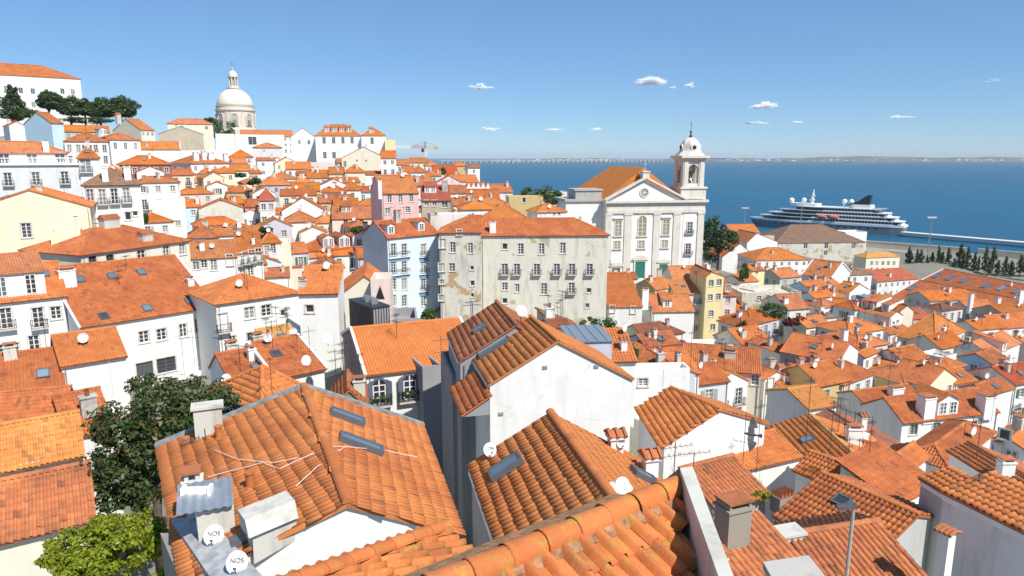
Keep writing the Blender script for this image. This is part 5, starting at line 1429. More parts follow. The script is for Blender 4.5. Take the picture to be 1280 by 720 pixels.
# ------------------------------------------------------------------ the white church with its bell tower
def arch_pts(w, h, n=8):
    """outline (x, z) of an opening with a round top, base at z = 0"""
    r = w / 2
    return [(-r, 0), (r, 0)] + [(r * math.cos(math.pi * k / n), h - r + r * math.sin(math.pi * k / n)) for k in range(n + 1)]
def church():
    Y0 = 180.0
    base = at(756.5, 347, Y0)
    yaw = math.radians(10)
    root = empty('church', base, yaw)
    tag(root, 'large white church with triangular pediment and domed bell tower by the river', 'church')
    ux = np.array((math.cos(yaw), math.sin(yaw), 0))
    bm_ = base + np.array((0, 0, 20.0))
    def X(px): return run_to_x(bm_, ux, px)
    m_ = (Y0 * CP + 32 * SP) / FPX
    def Z(py): return (347 - py) * m_ * 1.01
    wm = wall('white'); st = wallmat('church_stone', (0.66, 0.62, 0.55), 0.5)
    W, W2 = X(855), X(881)
    H = Z(254)
    m = MB(); m.box(0, W, 0, 12, -6, H - .3); m.build('facade', wm, root)
    m = MB(); m.box(W + .002, W2, -.12, 12, -6, H - .3); m.build('tower_shaft', wm, root)
    for a, b in ((757.3, 765.6), (781, 790.6), (817.7, 826), (842.7, 851.5), (873, 880.6)):
        m = MB(); o = .12 if a > 855 else 0
        m.box(X(a), X(b), -.28 - o, -o, -6, Z(268)); m.box(X(a) - .12, X(b) + .12, -.40 - o, -o, Z(268) - .5, Z(268)); m.build('pilaster', st, root)
    m = MB(); m.box(-.2, W2 + .2, -.42, .0, Z(268), Z(264)); m.box(-.1, W2 + .1, -.25, .0, Z(264), H - .3); m.build('entablature', st, root)
    m = MB(); m.box(-.7, W2 + .7, -1.0, 12.3, H - .3, H + .35); m.build('cornice', st, root)
    ax_, az = X(805.5), Z(226)
    m = MB(); m.prism([(.2, -.2, H + .35), (W - .2, -.2, H + .35), (ax_, -.2, az - .5)], (0, 1.0, 0)); m.build('pediment', wm, root)
    for s, x in ((1, -.7), (-1, W + .4)):
        m = MB(); d = np.array((ax_ - x, 0, az - H - .3)); ln = np.linalg.norm(d); d /= ln
        nrm = np.array((-d[2], 0, d[0])) * (1 if d[0] > 0 else -1)
        m.obox((np.array((x, -.3, H + .45)) + np.array((ax_, -.3, az))) / 2 + nrm * .15, d, (0, 1, 0), nrm, ln, 1.5, .5); m.build('raking_cornice', st, root)
    m = MB(); m.box(ax_ - .9, ax_ + .9, -.6, 1.2, az - .4, az + 1.6); m.box(ax_ - 1.1, ax_ + 1.1, -.8, 1.4, az + 1.6, az + 1.9); m.tube([(ax_, .3, az + 1.9), (ax_, .3, az + 4.4)], .06); m.tube([(ax_ - .5, .3, az + 3.7), (ax_ + .5, .3, az + 3.7)], .06); m.build('apex_pedestal', st, root)
    # oculus
    m = MB(); r = 1.0; c = (X(804.8), -.22, Z(243))
    ring = [(c[0] + rr * math.cos(t), yy, c[2] + rr * math.sin(t)) for rr, yy in ((r * 1.35, -.02 + c[1]), (r * 1.35, c[1] - .2), (r, c[1] - .2), (r, c[1] - .02)) for t in np.linspace(0, 2 * math.pi, 20, endpoint=False)]
    m.add(ring, [(i * 20 + k, i * 20 + (k + 1) % 20, (i + 1) * 20 + (k + 1) % 20, (i + 1) * 20 + k) for i in range(3) for k in range(20)])
    oc = m.build('oculus', st, root)
    m = MB(); m.poly([(c[0] + r * math.cos(t), c[1] - .03, c[2] + r * math.sin(t)) for t in np.linspace(0, 2 * math.pi, 20, endpoint=False)]); m.build('pane', GLASS, oc)
    m = MB()
    for t in range(4): m.obox((c[0], c[1] - .08, c[2]), (math.cos(t * math.pi / 4), 0, math.sin(t * math.pi / 4)), (0, 1, 0), (-math.sin(t * math.pi / 4), 0, math.cos(t * math.pi / 4)), 2 * r, .06 + .002 * t, .1)
    m.build('bars', FRAME, oc)
    curt = glassmat('curtained_glass', (0.30, 0.25, 0.17), .2, .2)
    # windows of the front
    def cwin(px, py, w, h, arch=False, ped=False, yo=0.0, mat=curt):
        x, z = X(px), Z(py) - h / 2
        P = arch_pts(w, h) if arch else [(-w / 2, 0), (w / 2, 0), (w / 2, h), (-w / 2, h)]
        m = MB(); fr = .28
        Q = arch_pts(w + 2 * fr, h + fr) if arch else [(-w / 2 - fr, 0), (w / 2 + fr, 0), (w / 2 + fr, h + fr), (-w / 2 - fr, h + fr)]
        n = len(P)
        m.add([(x + a, -.18 - yo, z + b) for a, b in Q] + [(x + a, -.18 - yo, z + b) for a, b in P] + [(x + a, .0 - yo, z + b) for a, b in Q] + [(x + a, -.03 - yo, z + b) for a, b in P],
              [(k, (k + 1) % n, n + (k + 1) % n, n + k) for k in range(n)] + [(k, (k + 1) % n, 2 * n + (k + 1) % n, 2 * n + k) for k in range(n)] + [(n + k, n + (k + 1) % n, 3 * n + (k + 1) % n, 3 * n + k) for k in range(n)])
        m.box(x - w / 2 - .5, x + w / 2 + .5, -.36 - yo, 0 - yo, z - .35, z - .02)
        if ped: m.box(x - w / 2 - .6, x + w / 2 + .6, -.45 - yo, 0 - yo, z + h + .5, z + h + .85)
        o = m.build('window', st, root)
        m = MB(); m.poly([(x + a, -.04 - yo, z + b) for a, b in P]); m.build('pane', mat, o)
        m = MB(); hh = h - (w / 2 if arch else 0)
        m.box(x - .06, x + .06, -.1 - yo, -.045 - yo, z, z + h)
        for i in range(1, 4): m.box(x - w / 2, x + w / 2, -.09 - yo, -.05 - yo, z + hh * i / 4 - .04, z + hh * i / 4 + .04)
        m.build('bars', FRAME, o)
    cwin(773.5, 286, 1.7, 3.9, ped=True); cwin(803.8, 283.5, 2.1, 5.2, arch=True); cwin(833.7, 286, 1.7, 3.9, ped=True)
    for px in (773, 803.5, 833): cwin(px, 306.5, 1.6, 1.9)
    cwin(863.5, 287, 1.4, 3.0, yo=.12, mat=GLASS); cwin(862.5, 313.5, 1.4, 2.8, yo=.12, mat=GLASS)
    for py in (294, 320.5):
        place('balcony', balcony_mesh(2.4, .6), root, (X(863), -.14, Z(py)))
    # doors
    for px, w, h in ((772, 2.2, 3.4), (802.5, 2.7, 4.4), (832, 2.2, 3.4)):
        x = X(px); top = {772: 335, 802.5: 328, 832: 332}[px]; z1 = Z(top); z0 = min(z1 - h, 0)
        m = MB(); m.box(x - w / 2 - .4, x - w / 2, -.3, 0, z0, z1 + .4); m.box(x + w / 2, x + w / 2 + .4, -.3, 0, z0, z1 + .4); m.box(x - w / 2, x + w / 2, -.3, 0, z1, z1 + .4)
        k = 8; pw = w / 2 + .9
        pts = [(x - pw, -.5, z1 + .4), (x + pw, -.5, z1 + .4)] + [(x + pw * math.cos(t), -.5, z1 + .75 + (1.0 if px > 800 and px < 810 else .7) * math.sin(t)) for t in np.linspace(0, math.pi, k)]
        m.prism(pts, (0, .5, 0))
        o = m.build('door_surround', st, root)
        m = MB(); m.box(x - w / 2, x - .04, -.12, -.02, z0, z1); m.box(x + .04, x + w / 2, -.12, -.02, z0, z1); m.box(x - .04, x + .04, -.1, -.02, z0, z1); m.build('door', plain('green_door', (0.02, 0.17, 0.13), .5), o)
    # nave and its roof
    nz = Z(213)
    m = MB(); m.box(.5, W - .5, 12, 38, -6, H - .4); m.build('nave_wall', wm, root)
    m = MB()
    e = H + .2; half = (W + 1) / 2; cx = W / 2
    polys = [[(-.6, 1.2, e), (-.6, 38.5, e), (cx, 30, nz), (cx, 2.5, nz)], [(W + .6, 38.5, e), (W + .6, 1.2, e), (cx, 2.5, nz), (cx, 30, nz)], [(-.6, 38.5, e), (W + .6, 38.5, e), (cx, 30, nz)], [(W + .6, 1.2, e), (-.6, 1.2, e), (cx, 2.5, nz)]]
    for P in polys:
        P = [np.array(p) for p in P]; u, v, n = face_axes(P)
        m.poly(P, [(np.dot(p - P[0], u) / PITCHW, np.dot(p - P[0], v) / ROWL) for p in P])
    m.build('nave_roof', tile('clean', True), root)
    # left side block with its grey parapet
    lx = X(711)
    m = MB(); m.box(lx, -.003, 3.0, 14, -6, Z(254)); m.build('side_chapel', wm, root)
    m = MB(); m.box(lx - .4, -.4, 2.5, 14.4, Z(254), Z(251)); m.box(X(723), -.6, 2.9, 10, Z(251), Z(241)); m.box(X(721.5), -.4, 2.6, 10.3, Z(241), Z(239)); m.build('parapet', wallmat('parapet_stone', (0.42, 0.40, 0.37), .8), root)
    m = MB(); m.box(X(728), X(731), 2.9, 3.0, Z(286), Z(272)); m.build('niche', CONC, root)
    # belfry
    a, b = X(853), X(879.5); bw = b - a; y0 = .4; y1 = y0 + bw; cxx, cyy = (a + b) / 2, (y0 + y1) / 2
    zb, z1 = Z(251.5), Z(239)
    m = MB(); m.box(a - .5, b + .5, y0 - .5, y1 + .5, zb, z1); m.box(a - .8, b + .8, y0 - .8, y1 + .8, z1, z1 + .5); m.build('belfry_base', st, root)
    zt = Z(203.5); p = 1.55
    z2 = z1 + .5
    op_h = (zt - z2) * .82
    for ix, (sx, sy) in enumerate(((a, y0), (b - p, y0), (a, y1 - p), (b - p, y1 - p))):
        m = MB(); m.box(sx, sx + p, sy, sy + p, z2, zt); m.box(sx + .3, sx + p - .3, sy - .15 if sy == y0 else sy, sy + p + (.15 if sy != y0 else 0), z2, zt - .4); m.build('belfry_pier', st, root)
    ow = bw - 2 * p; k = 8
    for f in range(4):
        arch = [(ow / 2 * math.cos(math.pi * i / k), op_h - ow / 2 + ow / 2 * math.sin(math.pi * i / k)) for i in range(k + 1)]
        pts = [(ow / 2, zt - z2)] + arch + [(-ow / 2, zt - z2)]
        m = MB()
        m.prism([(q[0], 0, q[1]) for q in pts], (0, .7, 0)); m.box(-ow / 2, ow / 2, 0, .6, 0, .9)
        o = m.build('belfry_arch', st, root)
        o.location = (cxx + math.sin(f * math.pi / 2) * (bw / 2 - .25), cyy - math.cos(f * math.pi / 2) * (bw / 2 - .25), z2)
        o.rotation_euler = (0, 0, f * math.pi / 2)
    m = MB(); m.lathe([(.05, 2.2), (.35, 2.15), (.5, 1.6), (.62, .8), (.95, .15), (.95, 0), (.05, 0)], 14, (cxx, cyy - .6, z2 + 1.5)); m.tube([(cxx - 1.2, cyy - .6, z2 + 3.8), (cxx + 1.2, cyy - .6, z2 + 3.8)], .12); m.tube([(cxx, cyy - .6, z2 + 3.6), (cxx, cyy - .6, z2 + 3.8)], .08); m.build('bell', plain('bronze', (.16, .13, .07), .4, .8), root, smooth=False)
    m = MB(); m.box(a - .4, b + .4, y0 - .4, y1 + .4, zt, zt + .4); m.box(a - .9, b + .9, y0 - .9, y1 + .9, zt + .4, zt + 1.0); m.build('belfry_cornice', st, root)
    # cap: concave skirt, then a ribbed dome with round openings
    z3 = zt + 1.0; u = (Z(176.5) - z3)
    prof = [(1.0, 0), (.93, .08), (.80, .17), (.70, .28), (.655, .40), (.64, .50), (.60, .66), (.50, .80), (.34, .92), (.16, .99), (.02, 1.0)]
    m = MB(); n = 8
    V = [(cxx + r * (bw / 2 + .5) * 1.12 * math.cos(math.pi / 8 + 2 * math.pi * j / n), cyy + r * (bw / 2 + .5) * 1.12 * math.sin(math.pi / 8 + 2 * math.pi * j / n), z3 + h * u) for r, h in prof for j in range(n)]
    m.add(V, [(i * n + j, i * n + (j + 1) % n, (i + 1) * n + (j + 1) % n, (i + 1) * n + j) for i in range(len(prof) - 1) for j in range(n)])
    m.build('tower_dome', st, root)
    for f in range(4):
        m = MB(); m.prism([(.95 * math.cos(t), 0, .95 * math.sin(t)) for t in np.linspace(0, 2 * math.pi, 14, endpoint=False)], (0, 1.2, 0))
        o = m.build('dome_oculus', st, root); o.rotation_euler = (0, 0, f * math.pi / 2)
        dd = (bw / 2 + .5) * .76
        o.location = (cxx + math.sin(f * math.pi / 2) * dd, cyy - math.cos(f * math.pi / 2) * dd, z3 + u * .44)
        m = MB(); m.poly([(.55 * math.cos(t), -.02, .55 * math.sin(t)) for t in np.linspace(0, 2 * math.pi, 14, endpoint=False)]); m.build('opening', plain('dark_void', (.02, .018, .015), 1), o)
    z4 = z3 + u
    m = MB(); m.lathe([(.5, -.1), (.45, .4), (.2, .7), (.2, 1.1), (.35, 1.4), (.1, 1.8), (.05, 2.2)], 8, (cxx, cyy, z4)); m.tube([(cxx, cyy, z4 + 2.1), (cxx, cyy, z4 + 4.2)], .06); m.tube([(cxx - .5, cyy, z4 + 3.5), (cxx + .5, cyy, z4 + 3.5)], .06); m.build('finial', IRON, root)
church()

# ------------------------------------------------------------------ the domed church on the hill
def pantheon():
    Y0 = 530.0
    b = at(296.3, 166, Y0)
    root = empty('domed_church', b)
    tag(root, 'white domed church with columned lantern on the hilltop skyline', 'church')
    k = (Y0 * CP - 18 * SP) / FPX
    def R(p): return p * k
    def Z(py): return (166 - py) * k
    st = wallmat('pale_limestone', (0.66, 0.59, 0.49), .35)
    m = MB(); m.lathe([(R(24.6), -25), (R(24.6), Z(163)), (R(24), Z(160.5))], 40); m.build('drum_base', st, root)
    m = MB(); m.lathe([(R(22.2), Z(160.5)), (R(22.2), Z(141))], 40); m.build('drum', st, root)
    m = MB(); m.lathe([(R(22.4), Z(141)), (R(23.5), Z(140)), (R(23.7), Z(138.6)), (R(22.2), Z(138.5)), (R(22.0), Z(134.8)), (R(22.6), Z(134.6)), (R(22.6), Z(134)), (R(21.4), Z(133.9))], 40); m.build('drum_cornice', st, root)
    prof = [(R(21.3) * math.cos(t), Z(134) + (Z(112.5) - Z(134)) * math.sin(t)) for t in np.linspace(0, 1.25, 12)]
    m = MB(); m.lathe(prof, 48); m.build('dome', wallmat('dome_stone', (0.72, 0.65, 0.54), .15), root, smooth=True)
    for j in range(8):
        a = 2 * math.pi * j / 8 + .3
        m = MB(); m.obox((0, 0, 0), (1, 0, 0), (0, 1, 0), (0, 0, 1), R(1.2), R(.8), Z(141) - Z(160.5)); o = m.build('buttress', st, root, (R(22.4) * math.cos(a + .39), R(22.4) * math.sin(a + .39), (Z(141) + Z(160.5)) / 2), a + .39)
        w, h = R(7.0), Z(144) - Z(158.5)
        m = MB(); P = arch_pts(w, h); Q = arch_pts(w + R(2), h + R(1)); n = len(P)
        m.add([(x, -R(.5), z) for x, z in Q] + [(x, -R(.5), z) for x, z in P] + [(x, R(.4), z) for x, z in Q] + [(x, R(1.0), z) for x, z in P], [(i, (i + 1) % n, n + (i + 1) % n, n + i) for i in range(n)] + [(i, (i + 1) % n, 2 * n + (i + 1) % n, 2 * n + i) for i in range(n)] + [(n + i, n + (i + 1) % n, 3 * n + (i + 1) % n, 3 * n + i) for i in range(n)])
        rr = R(22.7)
        o = m.build('niche', st, root, (rr * math.cos(a), rr * math.sin(a), Z(158.5)), a + math.pi / 2)
        m = MB(); m.poly([(x * .98, R(.1), z * .98) for x, z in P]); m.build('niche_back', CONC, o)
        m = MB(); m.box(-R(2), R(2), -R(.25), R(.05), 0, h * .5); m.build('window', GLASS, o)
    m = MB(); m.lathe([(R(8.2), Z(113.2)), (R(8.2), Z(111.6)), (R(6.2), Z(111.5)), (R(6.0), Z(110))], 20); m.build('lantern_base', st, root)
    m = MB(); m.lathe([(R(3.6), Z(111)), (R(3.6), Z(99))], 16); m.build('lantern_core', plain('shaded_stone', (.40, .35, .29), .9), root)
    for j in range(8):
        a = 2 * math.pi * j / 8
        m = MB(); m.tube([(R(5) * math.cos(a), R(5) * math.sin(a), Z(110.5)), (R(5) * math.cos(a), R(5) * math.sin(a), Z(99))], R(.85), 6); m.build('lantern_column', st, root)
    m = MB(); m.lathe([(R(6.2), Z(99.5)), (R(6.3), Z(98.2)), (R(5.6), Z(98)), (R(5.3), Z(95.5)), (R(4), Z(93)), (R(2), Z(91.7)), (R(.6), Z(91.4)), (R(.6), Z(89)), (R(1.2), Z(88)), (R(.3), Z(87))], 20); m.build('lantern_cap', st, root)
    m = MB(); m.tube([(0, 0, Z(87)), (0, 0, Z(81.5))], R(.25)); m.tube([(-R(1), 0, Z(83.5)), (R(1), 0, Z(83.5))], R(.25)); m.build('cross', IRON, root)
pantheon()

# ------------------------------------------------------------------ across the river: far bank, bridge
def far_bank():
    xs = np.linspace(-1500, 16000, 240)
    nz = np.interp(xs, [-1500, -300, 400, 2500, 6000, 9000, 16000], [4, 10, 30, 42, 55, 60, 62])
    V = []; Fc = []
    prof = [(0, 0.0), (60, .25), (400, .5), (900, .9), (1700, 1.0), (2600, .3)]
    for i, x in enumerate(xs):
        f = 1 + .35 * math.sin(x * .0021) * math.sin(x * .0007 + 1) + .12 * math.sin(x * .011) + random.uniform(-.08, .08)
        yb = 8600 + .10 * x + 140 * math.sin(x * .0009)
        for dy, s in prof:
            V.append((x, yb + dy, -.5 + nz[i] * s * f))
    k = len(prof)
    for i in range(len(xs) - 1):
        for j in range(k - 1):
            Fc.append((i * k + j, (i + 1) * k + j, (i + 1) * k + j + 1, i * k + j + 1))
    m, nt, b = nodes_of('far_bank_cover')
    co = coords(nt)
    c = mixc(nt, ramp(nt, noise(nt, co, .004, 6), [(.40, 0), (.6, 1)]), (.05, .065, .03), (.16, .13, .09))
    c = mixc(nt, ramp(nt, noise(nt, co, .02, 3), [(.62, 0), (.66, 1)]), c, (.55, .52, .48))
    L(nt, c, b.inputs['Base Color']); b.inputs['Roughness'].default_value = 1
    tag(place('far_shore', raw_mesh('far_shore', np.array(V), np.array(Fc), m)), kind='structure')
    root = empty('river_bridge', (-760, 7200, 0)); tag(root, 'very long low bridge on thin piers across the far river', 'bridge')
    d = np.array((2600, 1250, 0.0)); ln = np.linalg.norm(d); d /= ln; s = np.array((-d[1], d[0], 0))
    m = MB(); m.obox(d * ln / 2 + np.array((0, 0, 27)), d, s, (0, 0, 1), ln, 30, 7); m.build('deck', CONC, root)
    pm = MB(); pm.box(-8, 8, -12, 12, -2, 23.4); pm = pm.mesh('pier', CONC)
    for i in range(46):
        p = d * (ln * (i + .5) / 46); place('pier', pm, root, p, math.atan2(d[1], d[0]))
far_bank()
def far_town():
    # pale towns on the other bank, read as one mass from here
    m = MB(); r2 = random.Random(5)
    for i in range(160):
        x = r2.choice((r2.uniform(-200, 1500), r2.uniform(2600, 7800)))
        y = 8600 + .10 * x + 140 * math.sin(x * .0009) + r2.uniform(60, 500); w = r2.uniform(8, 30); h = r2.uniform(14, 34)
        m.box(x - w, x + w, y, y + 20, 2, h); m.prism([(x - w, y, h), (x + w, y, h), (x, y, h + 4)], (0, 20, 0))
    tag(m.build('far_town', plain('far_plaster', (.62, .58, .53), .9, vary=.3, scale=.01)), 'pale towns strung along the far bank of the river', 'town', kind='stuff')
far_town()

# ------------------------------------------------------------------ cruise ship, pier, quay
def ship():
    st = atz(1131, 294, 0); hd = np.array((-.77, .638))
    yaw = math.atan2(hd[1], hd[0])
    root = empty('cruise_ship', (st[0], st[1], 0), yaw); tag(root, 'white and black cruise ship with stepped stern decks moored on the river', 'ship')
    LN, BM = 132.0, 9.5
    hull = plain('ship_hull', (.16, .18, .21), .35); wht = plain('ship_white', (.78, .78, .77), .35, vary=.04); dk = plain('ship_glass', (.012, .015, .02), .1); grey = plain('ship_deck', (.30, .29, .28), .8)
    def outline(x0, x1, b, bow=.25, n=10, stern=.88):
        pts = [(x0, -b * stern), (x0 + (x1 - x0) * .08, -b)]
        for t in np.linspace(0, 1, n): pts.append((x1 - (x1 - x0) * bow * (1 - t), -b * (1 - t ** 2.2)))
        pts2 = [(x, -y) for x, y in reversed(pts[:-1])]
        return pts + pts2
    def slab(name, mat, x0, x1, b, z0, z1, bow=.25, rake=0.0):
        o = outline(x0, x1, b, bow); n = len(o)
        V = [(x, y, z0) for x, y in o] + [(x + rake * max(0, (x - x0) / (x1 - x0) - .6) / .4, y, z1) for x, y in o]
        m = MB(); m.add(V, [tuple(range(n))[::-1], tuple(range(n, 2 * n))] + [(i, (i + 1) % n, n + (i + 1) % n, n + i) for i in range(n)])
        return m.build(name, mat, root)
    slab('hull', hull, 0, LN - 5, BM, -3, 6.5, .34, 5)
    slab('hull_band', wht, -.4, LN + .5, BM + .25, 6.5, 8.4, .34, 2)
    levels = [(3, 122, 8.4), (8, 114, 11.6), (14, 104, 14.8), (20, 92, 18.0)]
    for i, (x0, x1, z) in enumerate(levels):
        slab('cabin_band', dk, x0 + 2.5, x1 - 2, BM - .7 - .2 * i, z, z + 2.5, .25, 1)
        slab('deck_edge', wht, x0 - 1.5, x1 + 1, BM + .1 - .15 * i, z + 2.5, z + 3.2, .25, .6)
    for i, (x0, x1, z) in enumerate(levels):
        m = MB(); k = int((x1 - x0) * .55 / 2.6)
        for j in range(k):
            x = x0 + 6 + j * 2.6; m.box(x, x + .22, BM - .9 - .2 * i, BM - .1 - .18 * i, z, z + 2.5)
        m.box(x0 + 4, x0 + (x1 - x0) * .62, BM - .22 - .17 * i, BM - .12 - .17 * i, z + .0, z + .55)
        tag(m.build('balcony_dividers', wht, root), kind='stuff')
    for i, (x0, x1, z) in enumerate(levels[:3]):
        m = MB(); m.box(x0 - 1.0, x0 + 1.5, -BM + 1, BM - 1, z + .2, z + 1.3); m.build('stern_balustrade', wht, root)
    slab('top_house', wht, 26, 44, 5, 21.2, 24.2, .2); slab('bridge_house', wht, 70, 96, 6, 21.2, 23.6, .3); slab('pool_deck', grey, 16, 26, 7, 21.2, 21.5, .1)
    m = MB(); m.prism([(29, -2.6, 23.5), (46, -2.6, 23.8), (38, -2.6, 27.0), (31, -2.6, 32.5), (28, -2.6, 32.5)], (0, 5.2, 0)); m.build('funnel', plain('funnel_black', (.02, .022, .025), .4), root)
    for x, z, r in ((44, 26.2, 2.3), (49.5, 26.2, 2.3), (84, 26.0, 2.4), (95, 25.5, 2.5)):
        m = MB(); m.ball((x, 0, z), r, r, r, 14, 9); m.tube([(x, 0, 21.2), (x, 0, z)], .7); m.build('radome', wht, root, smooth=True)
    m = MB(); m.tube([(77, 0, 23), (76, 0, 36)], [1.6, .5], 8); m.tube([(76.5, -3.5, 29), (76.5, 3.5, 29)], .35); m.tube([(76.4, -2.4, 32), (76.4, 2.4, 32)], .3); m.box(75, 79, -1.6, 1.6, 26, 27.4); m.box(74.6, 78, -1.1, 1.1, 30, 30.8); m.build('mast', wht, root)
    for x in (55, 65):
        m = MB(); m.ball((x, BM + .1, 12.6), 4.6, 1.5, 1.6, 12, 8); m.build('lifeboat', plain('lifeboat_orange', (.72, .12, .03), .5), root, smooth=True)
    for x0 in range(20, 110, 6):
        m = MB(); m.box(x0, x0 + 1.6, BM - .35, BM + .06, 4.0, 5.2); m.build('porthole', dk, root)
ship()
def quay():
    def strip(name, pts, z, mat, kind='structure'):
        m = MB(); m.poly([(*atz(px, py, z)[:2], z) for px, py in pts]); return tag(m.build(name, mat), kind=kind)
    asph = plain('asphalt', (.07, .07, .075), .9, vary=.25, scale=.3)
    pave = plain('pale_paving', (.30, .285, .26), .9, vary=.15, scale=.2)
    lawn = plain('lawn_grass', (.06, .13, .03), .95, vary=.4, scale=.4)
    strip('quay_paving', [(1060, 306), (1300, 326), (1300, 352), (1120, 341), (1060, 330)], 3.10, pave)
    strip('quay_road', [(1118, 323), (1300, 337), (1300, 346), (1122, 330)], 3.114, asph)
    strip('quay_track', [(1128, 316), (1300, 330), (1300, 334.5), (1126, 319.5)], 3.114, asph)
    strip('lawn', [(1104, 313.2), (1152, 317.0), (1146, 321.6), (1100, 318)], 3.122, lawn)
    # kerbs along the road
    for a, b in (((1118, 322.6), (1300, 336.6)), ((1122, 330.4), (1300, 346.4))):
        p, q = atz(*a, 3.1), atz(*b, 3.1); d = q - p; ln = np.linalg.norm(d); d /= ln
        m = MB(); m.obox((p + q) / 2 + np.array((0, 0, .06)), d, (-d[1], d[0], 0), (0, 0, 1), ln, .5, .12); tag(m.build('kerb', CONC), kind='structure')
    k = 0
    sand = wallmat('sea_wall', (.60, .53, .42), .4)
    for a, b, lab in (((1062, 307.5), (1208, 319), 'long beige sea wall left of the gap by the waterfront'), ((1222, 320), (1300, 327), 'beige sea wall right of the gap by the waterfront')):
        p, q = atz(*a, 3), atz(*b, 3); d = q - p; ln = np.linalg.norm(d); d /= ln; s = np.array((-d[1], d[0], 0))
        root = empty('sea_wall', p, math.atan2(d[1], d[0])); tag(root, lab, 'wall')
        n = int(ln / 9)
        for i in range(n):
            m = MB(); m.box(i * ln / n + .06, (i + 1) * ln / n - .06, -.5, .5, -2, 4.4); m.build('panel', sand, root)
        m = MB(); m.box(-.2, ln + .2, -.7, .7, 4.41, 4.8); m.build('coping', sand, root)
    p, q = atz(1128, 290.5, 3), atz(1310, 306, 3); d = q - p; ln = np.linalg.norm(d); d /= ln
    m = MB(); m.obox((p + q) / 2 + np.array((0, 0, -.6)), d, (-d[1], d[0], 0), (0, 0, 1), ln, 9, 2.4); tag(m.build('pier', plain('pier_concrete', (.62, .60, .56), .8)), kind='structure')
    # lamp masts
    for px, y0, y1, lab in ((1159, 322, 273, 'tall lamp mast on the quay near the right'), (999, 300, 255, 'lamp mast standing in front of the ship'), (929, 300, 261, 'lamp mast left of the ship bow')):
        p = atz(px, y0, 3.1); Yp = p[1]; t = at(px, y1, Yp)[2]
        root = empty('lamp_mast', p); tag(root, lab, 'lamp')
        hgt = t - 3.1
        m = MB(); m.tube([(0, 0, -.2), (0, 0, hgt)], [.45, .25], 6); m.build('pole', STEEL, root)
        m = MB(); m.box(-2.6, 2.6, -.4, .4, hgt, hgt + .5); [m.box(x - .5, x + .5, -.8, .8, hgt + .5, hgt + .9) for x in (-2.2, -.8, .8, 2.2)]; m.build('lamp_head', WHITE, root)
    # parked cars along the road
    cols = [(.6, .6, .6), (.05, .05, .06), (.5, .5, .52), (.35, .05, .04), (.08, .12, .25), (.7, .7, .68)]
    for i in range(16):
        f = .03 + .93 * i / 16 + random.uniform(-.012, .012)
        a, b = atz(1119, 324.3, 3.11), atz(1299, 338.2, 3.11)
        p = a + (b - a) * f; d = b - a
        root = empty('parked_car', p, math.atan2(d[1], d[0])); tag(root, 'small car parked along the waterfront road', 'car', 'cars parked along the waterfront road')
        c = plain('car_paint_%d' % (i % 6), cols[i % 6], .3)
        m = MB(); m.prism([(-2.1, -.85, .3), (2.1, -.85, .3), (2.15, -.85, .75), (1.2, -.85, .85), (-2.1, -.85, .95)], (0, 1.7, 0)); m.build('body', c, root)
        m = MB(); m.prism([(-1.9, -.75, .95), (1.15, -.75, .86), (.5, -.75, 1.45), (-1.5, -.75, 1.48)], (0, 1.5, 0)); m.build('cabin', GLASS, root)
        for x in (-1.35, 1.35):
            for y in (-.85, .67):
                m = MB(); m.prism([(x + .32 * math.cos(t), y, .32 + .32 * math.sin(t)) for t in np.linspace(0, 2 * math.pi, 10, endpoint=False)], (0, .18, 0)); m.build('wheel', IRON, root)
quay()
def crane():
    p = at(532, 206, 440)
    root = empty('tower_crane', p); tag(root, 'tower crane with white and red jib on the river slope', 'crane')
    k = 440 / FPX; red = plain('crane_red', (.55, .08, .06), .5); yel = plain('crane_yellow', (.72, .55, .12), .5)
    H = 20 * k
    def lattice(mb, a, b, w):
        a, b = np.array(a, float), np.array(b, float); d = b - a; ln = np.linalg.norm(d); d /= ln
        u = np.array((0, 1, 0.0)); v = np.cross(d, u)
        c = [(u * i + v * j) * w / 2 for i, j in ((-1, -1), (1, -1), (1, 1), (-1, 1))]
        for q in c: mb.tube([a + q, b + q], .13, 4)
        n = max(2, int(ln / (w * 1.2)))
        for i in range(n):
            for j in range(4): mb.tube([a + d * ln * i / n + c[j], a + d * ln * (i + 1) / n + c[(j + 1) % 4]], .08, 3)
    m = MB(); lattice(m, (0, 0, -8), (0, 0, H), 1.2); m.build('mast', WHITE, root)
    m = MB(); lattice(m, (0, 0, H + .8), (-17.5 * k, 0, H + .8), 1.3); m.build('jib', red, root)
    m = MB(); lattice(m, (-17.5 * k, 0, H + .8), (-38 * k, 0, H + .8), 1.1); m.build('jib_tip', WHITE, root)
    m = MB(); lattice(m, (0, 0, H + .8), (18 * k, 0, H + .8), 1.3); m.build('counter_jib', yel, root)
    m = MB(); m.box(11 * k, 15 * k, -1, 1, H - .8, H + .8); m.build('counterweight', CONC, root)
    m = MB(); m.box(-2.4, -.6, -.9, .9, H - 2.4, H - .2); m.build('cab', IRON, root)
    m = MB(); m.tube([(0, 0, H), (0, 0, H + 4)], .3, 5); m.tube([(0, 0, H + 4), (-14 * k, 0, H + 1.4)], .07, 4); m.tube([(0, 0, H + 4), (14 * k, 0, H + 1.4)], .07, 4); m.build('apex', IRON, root)
crane()
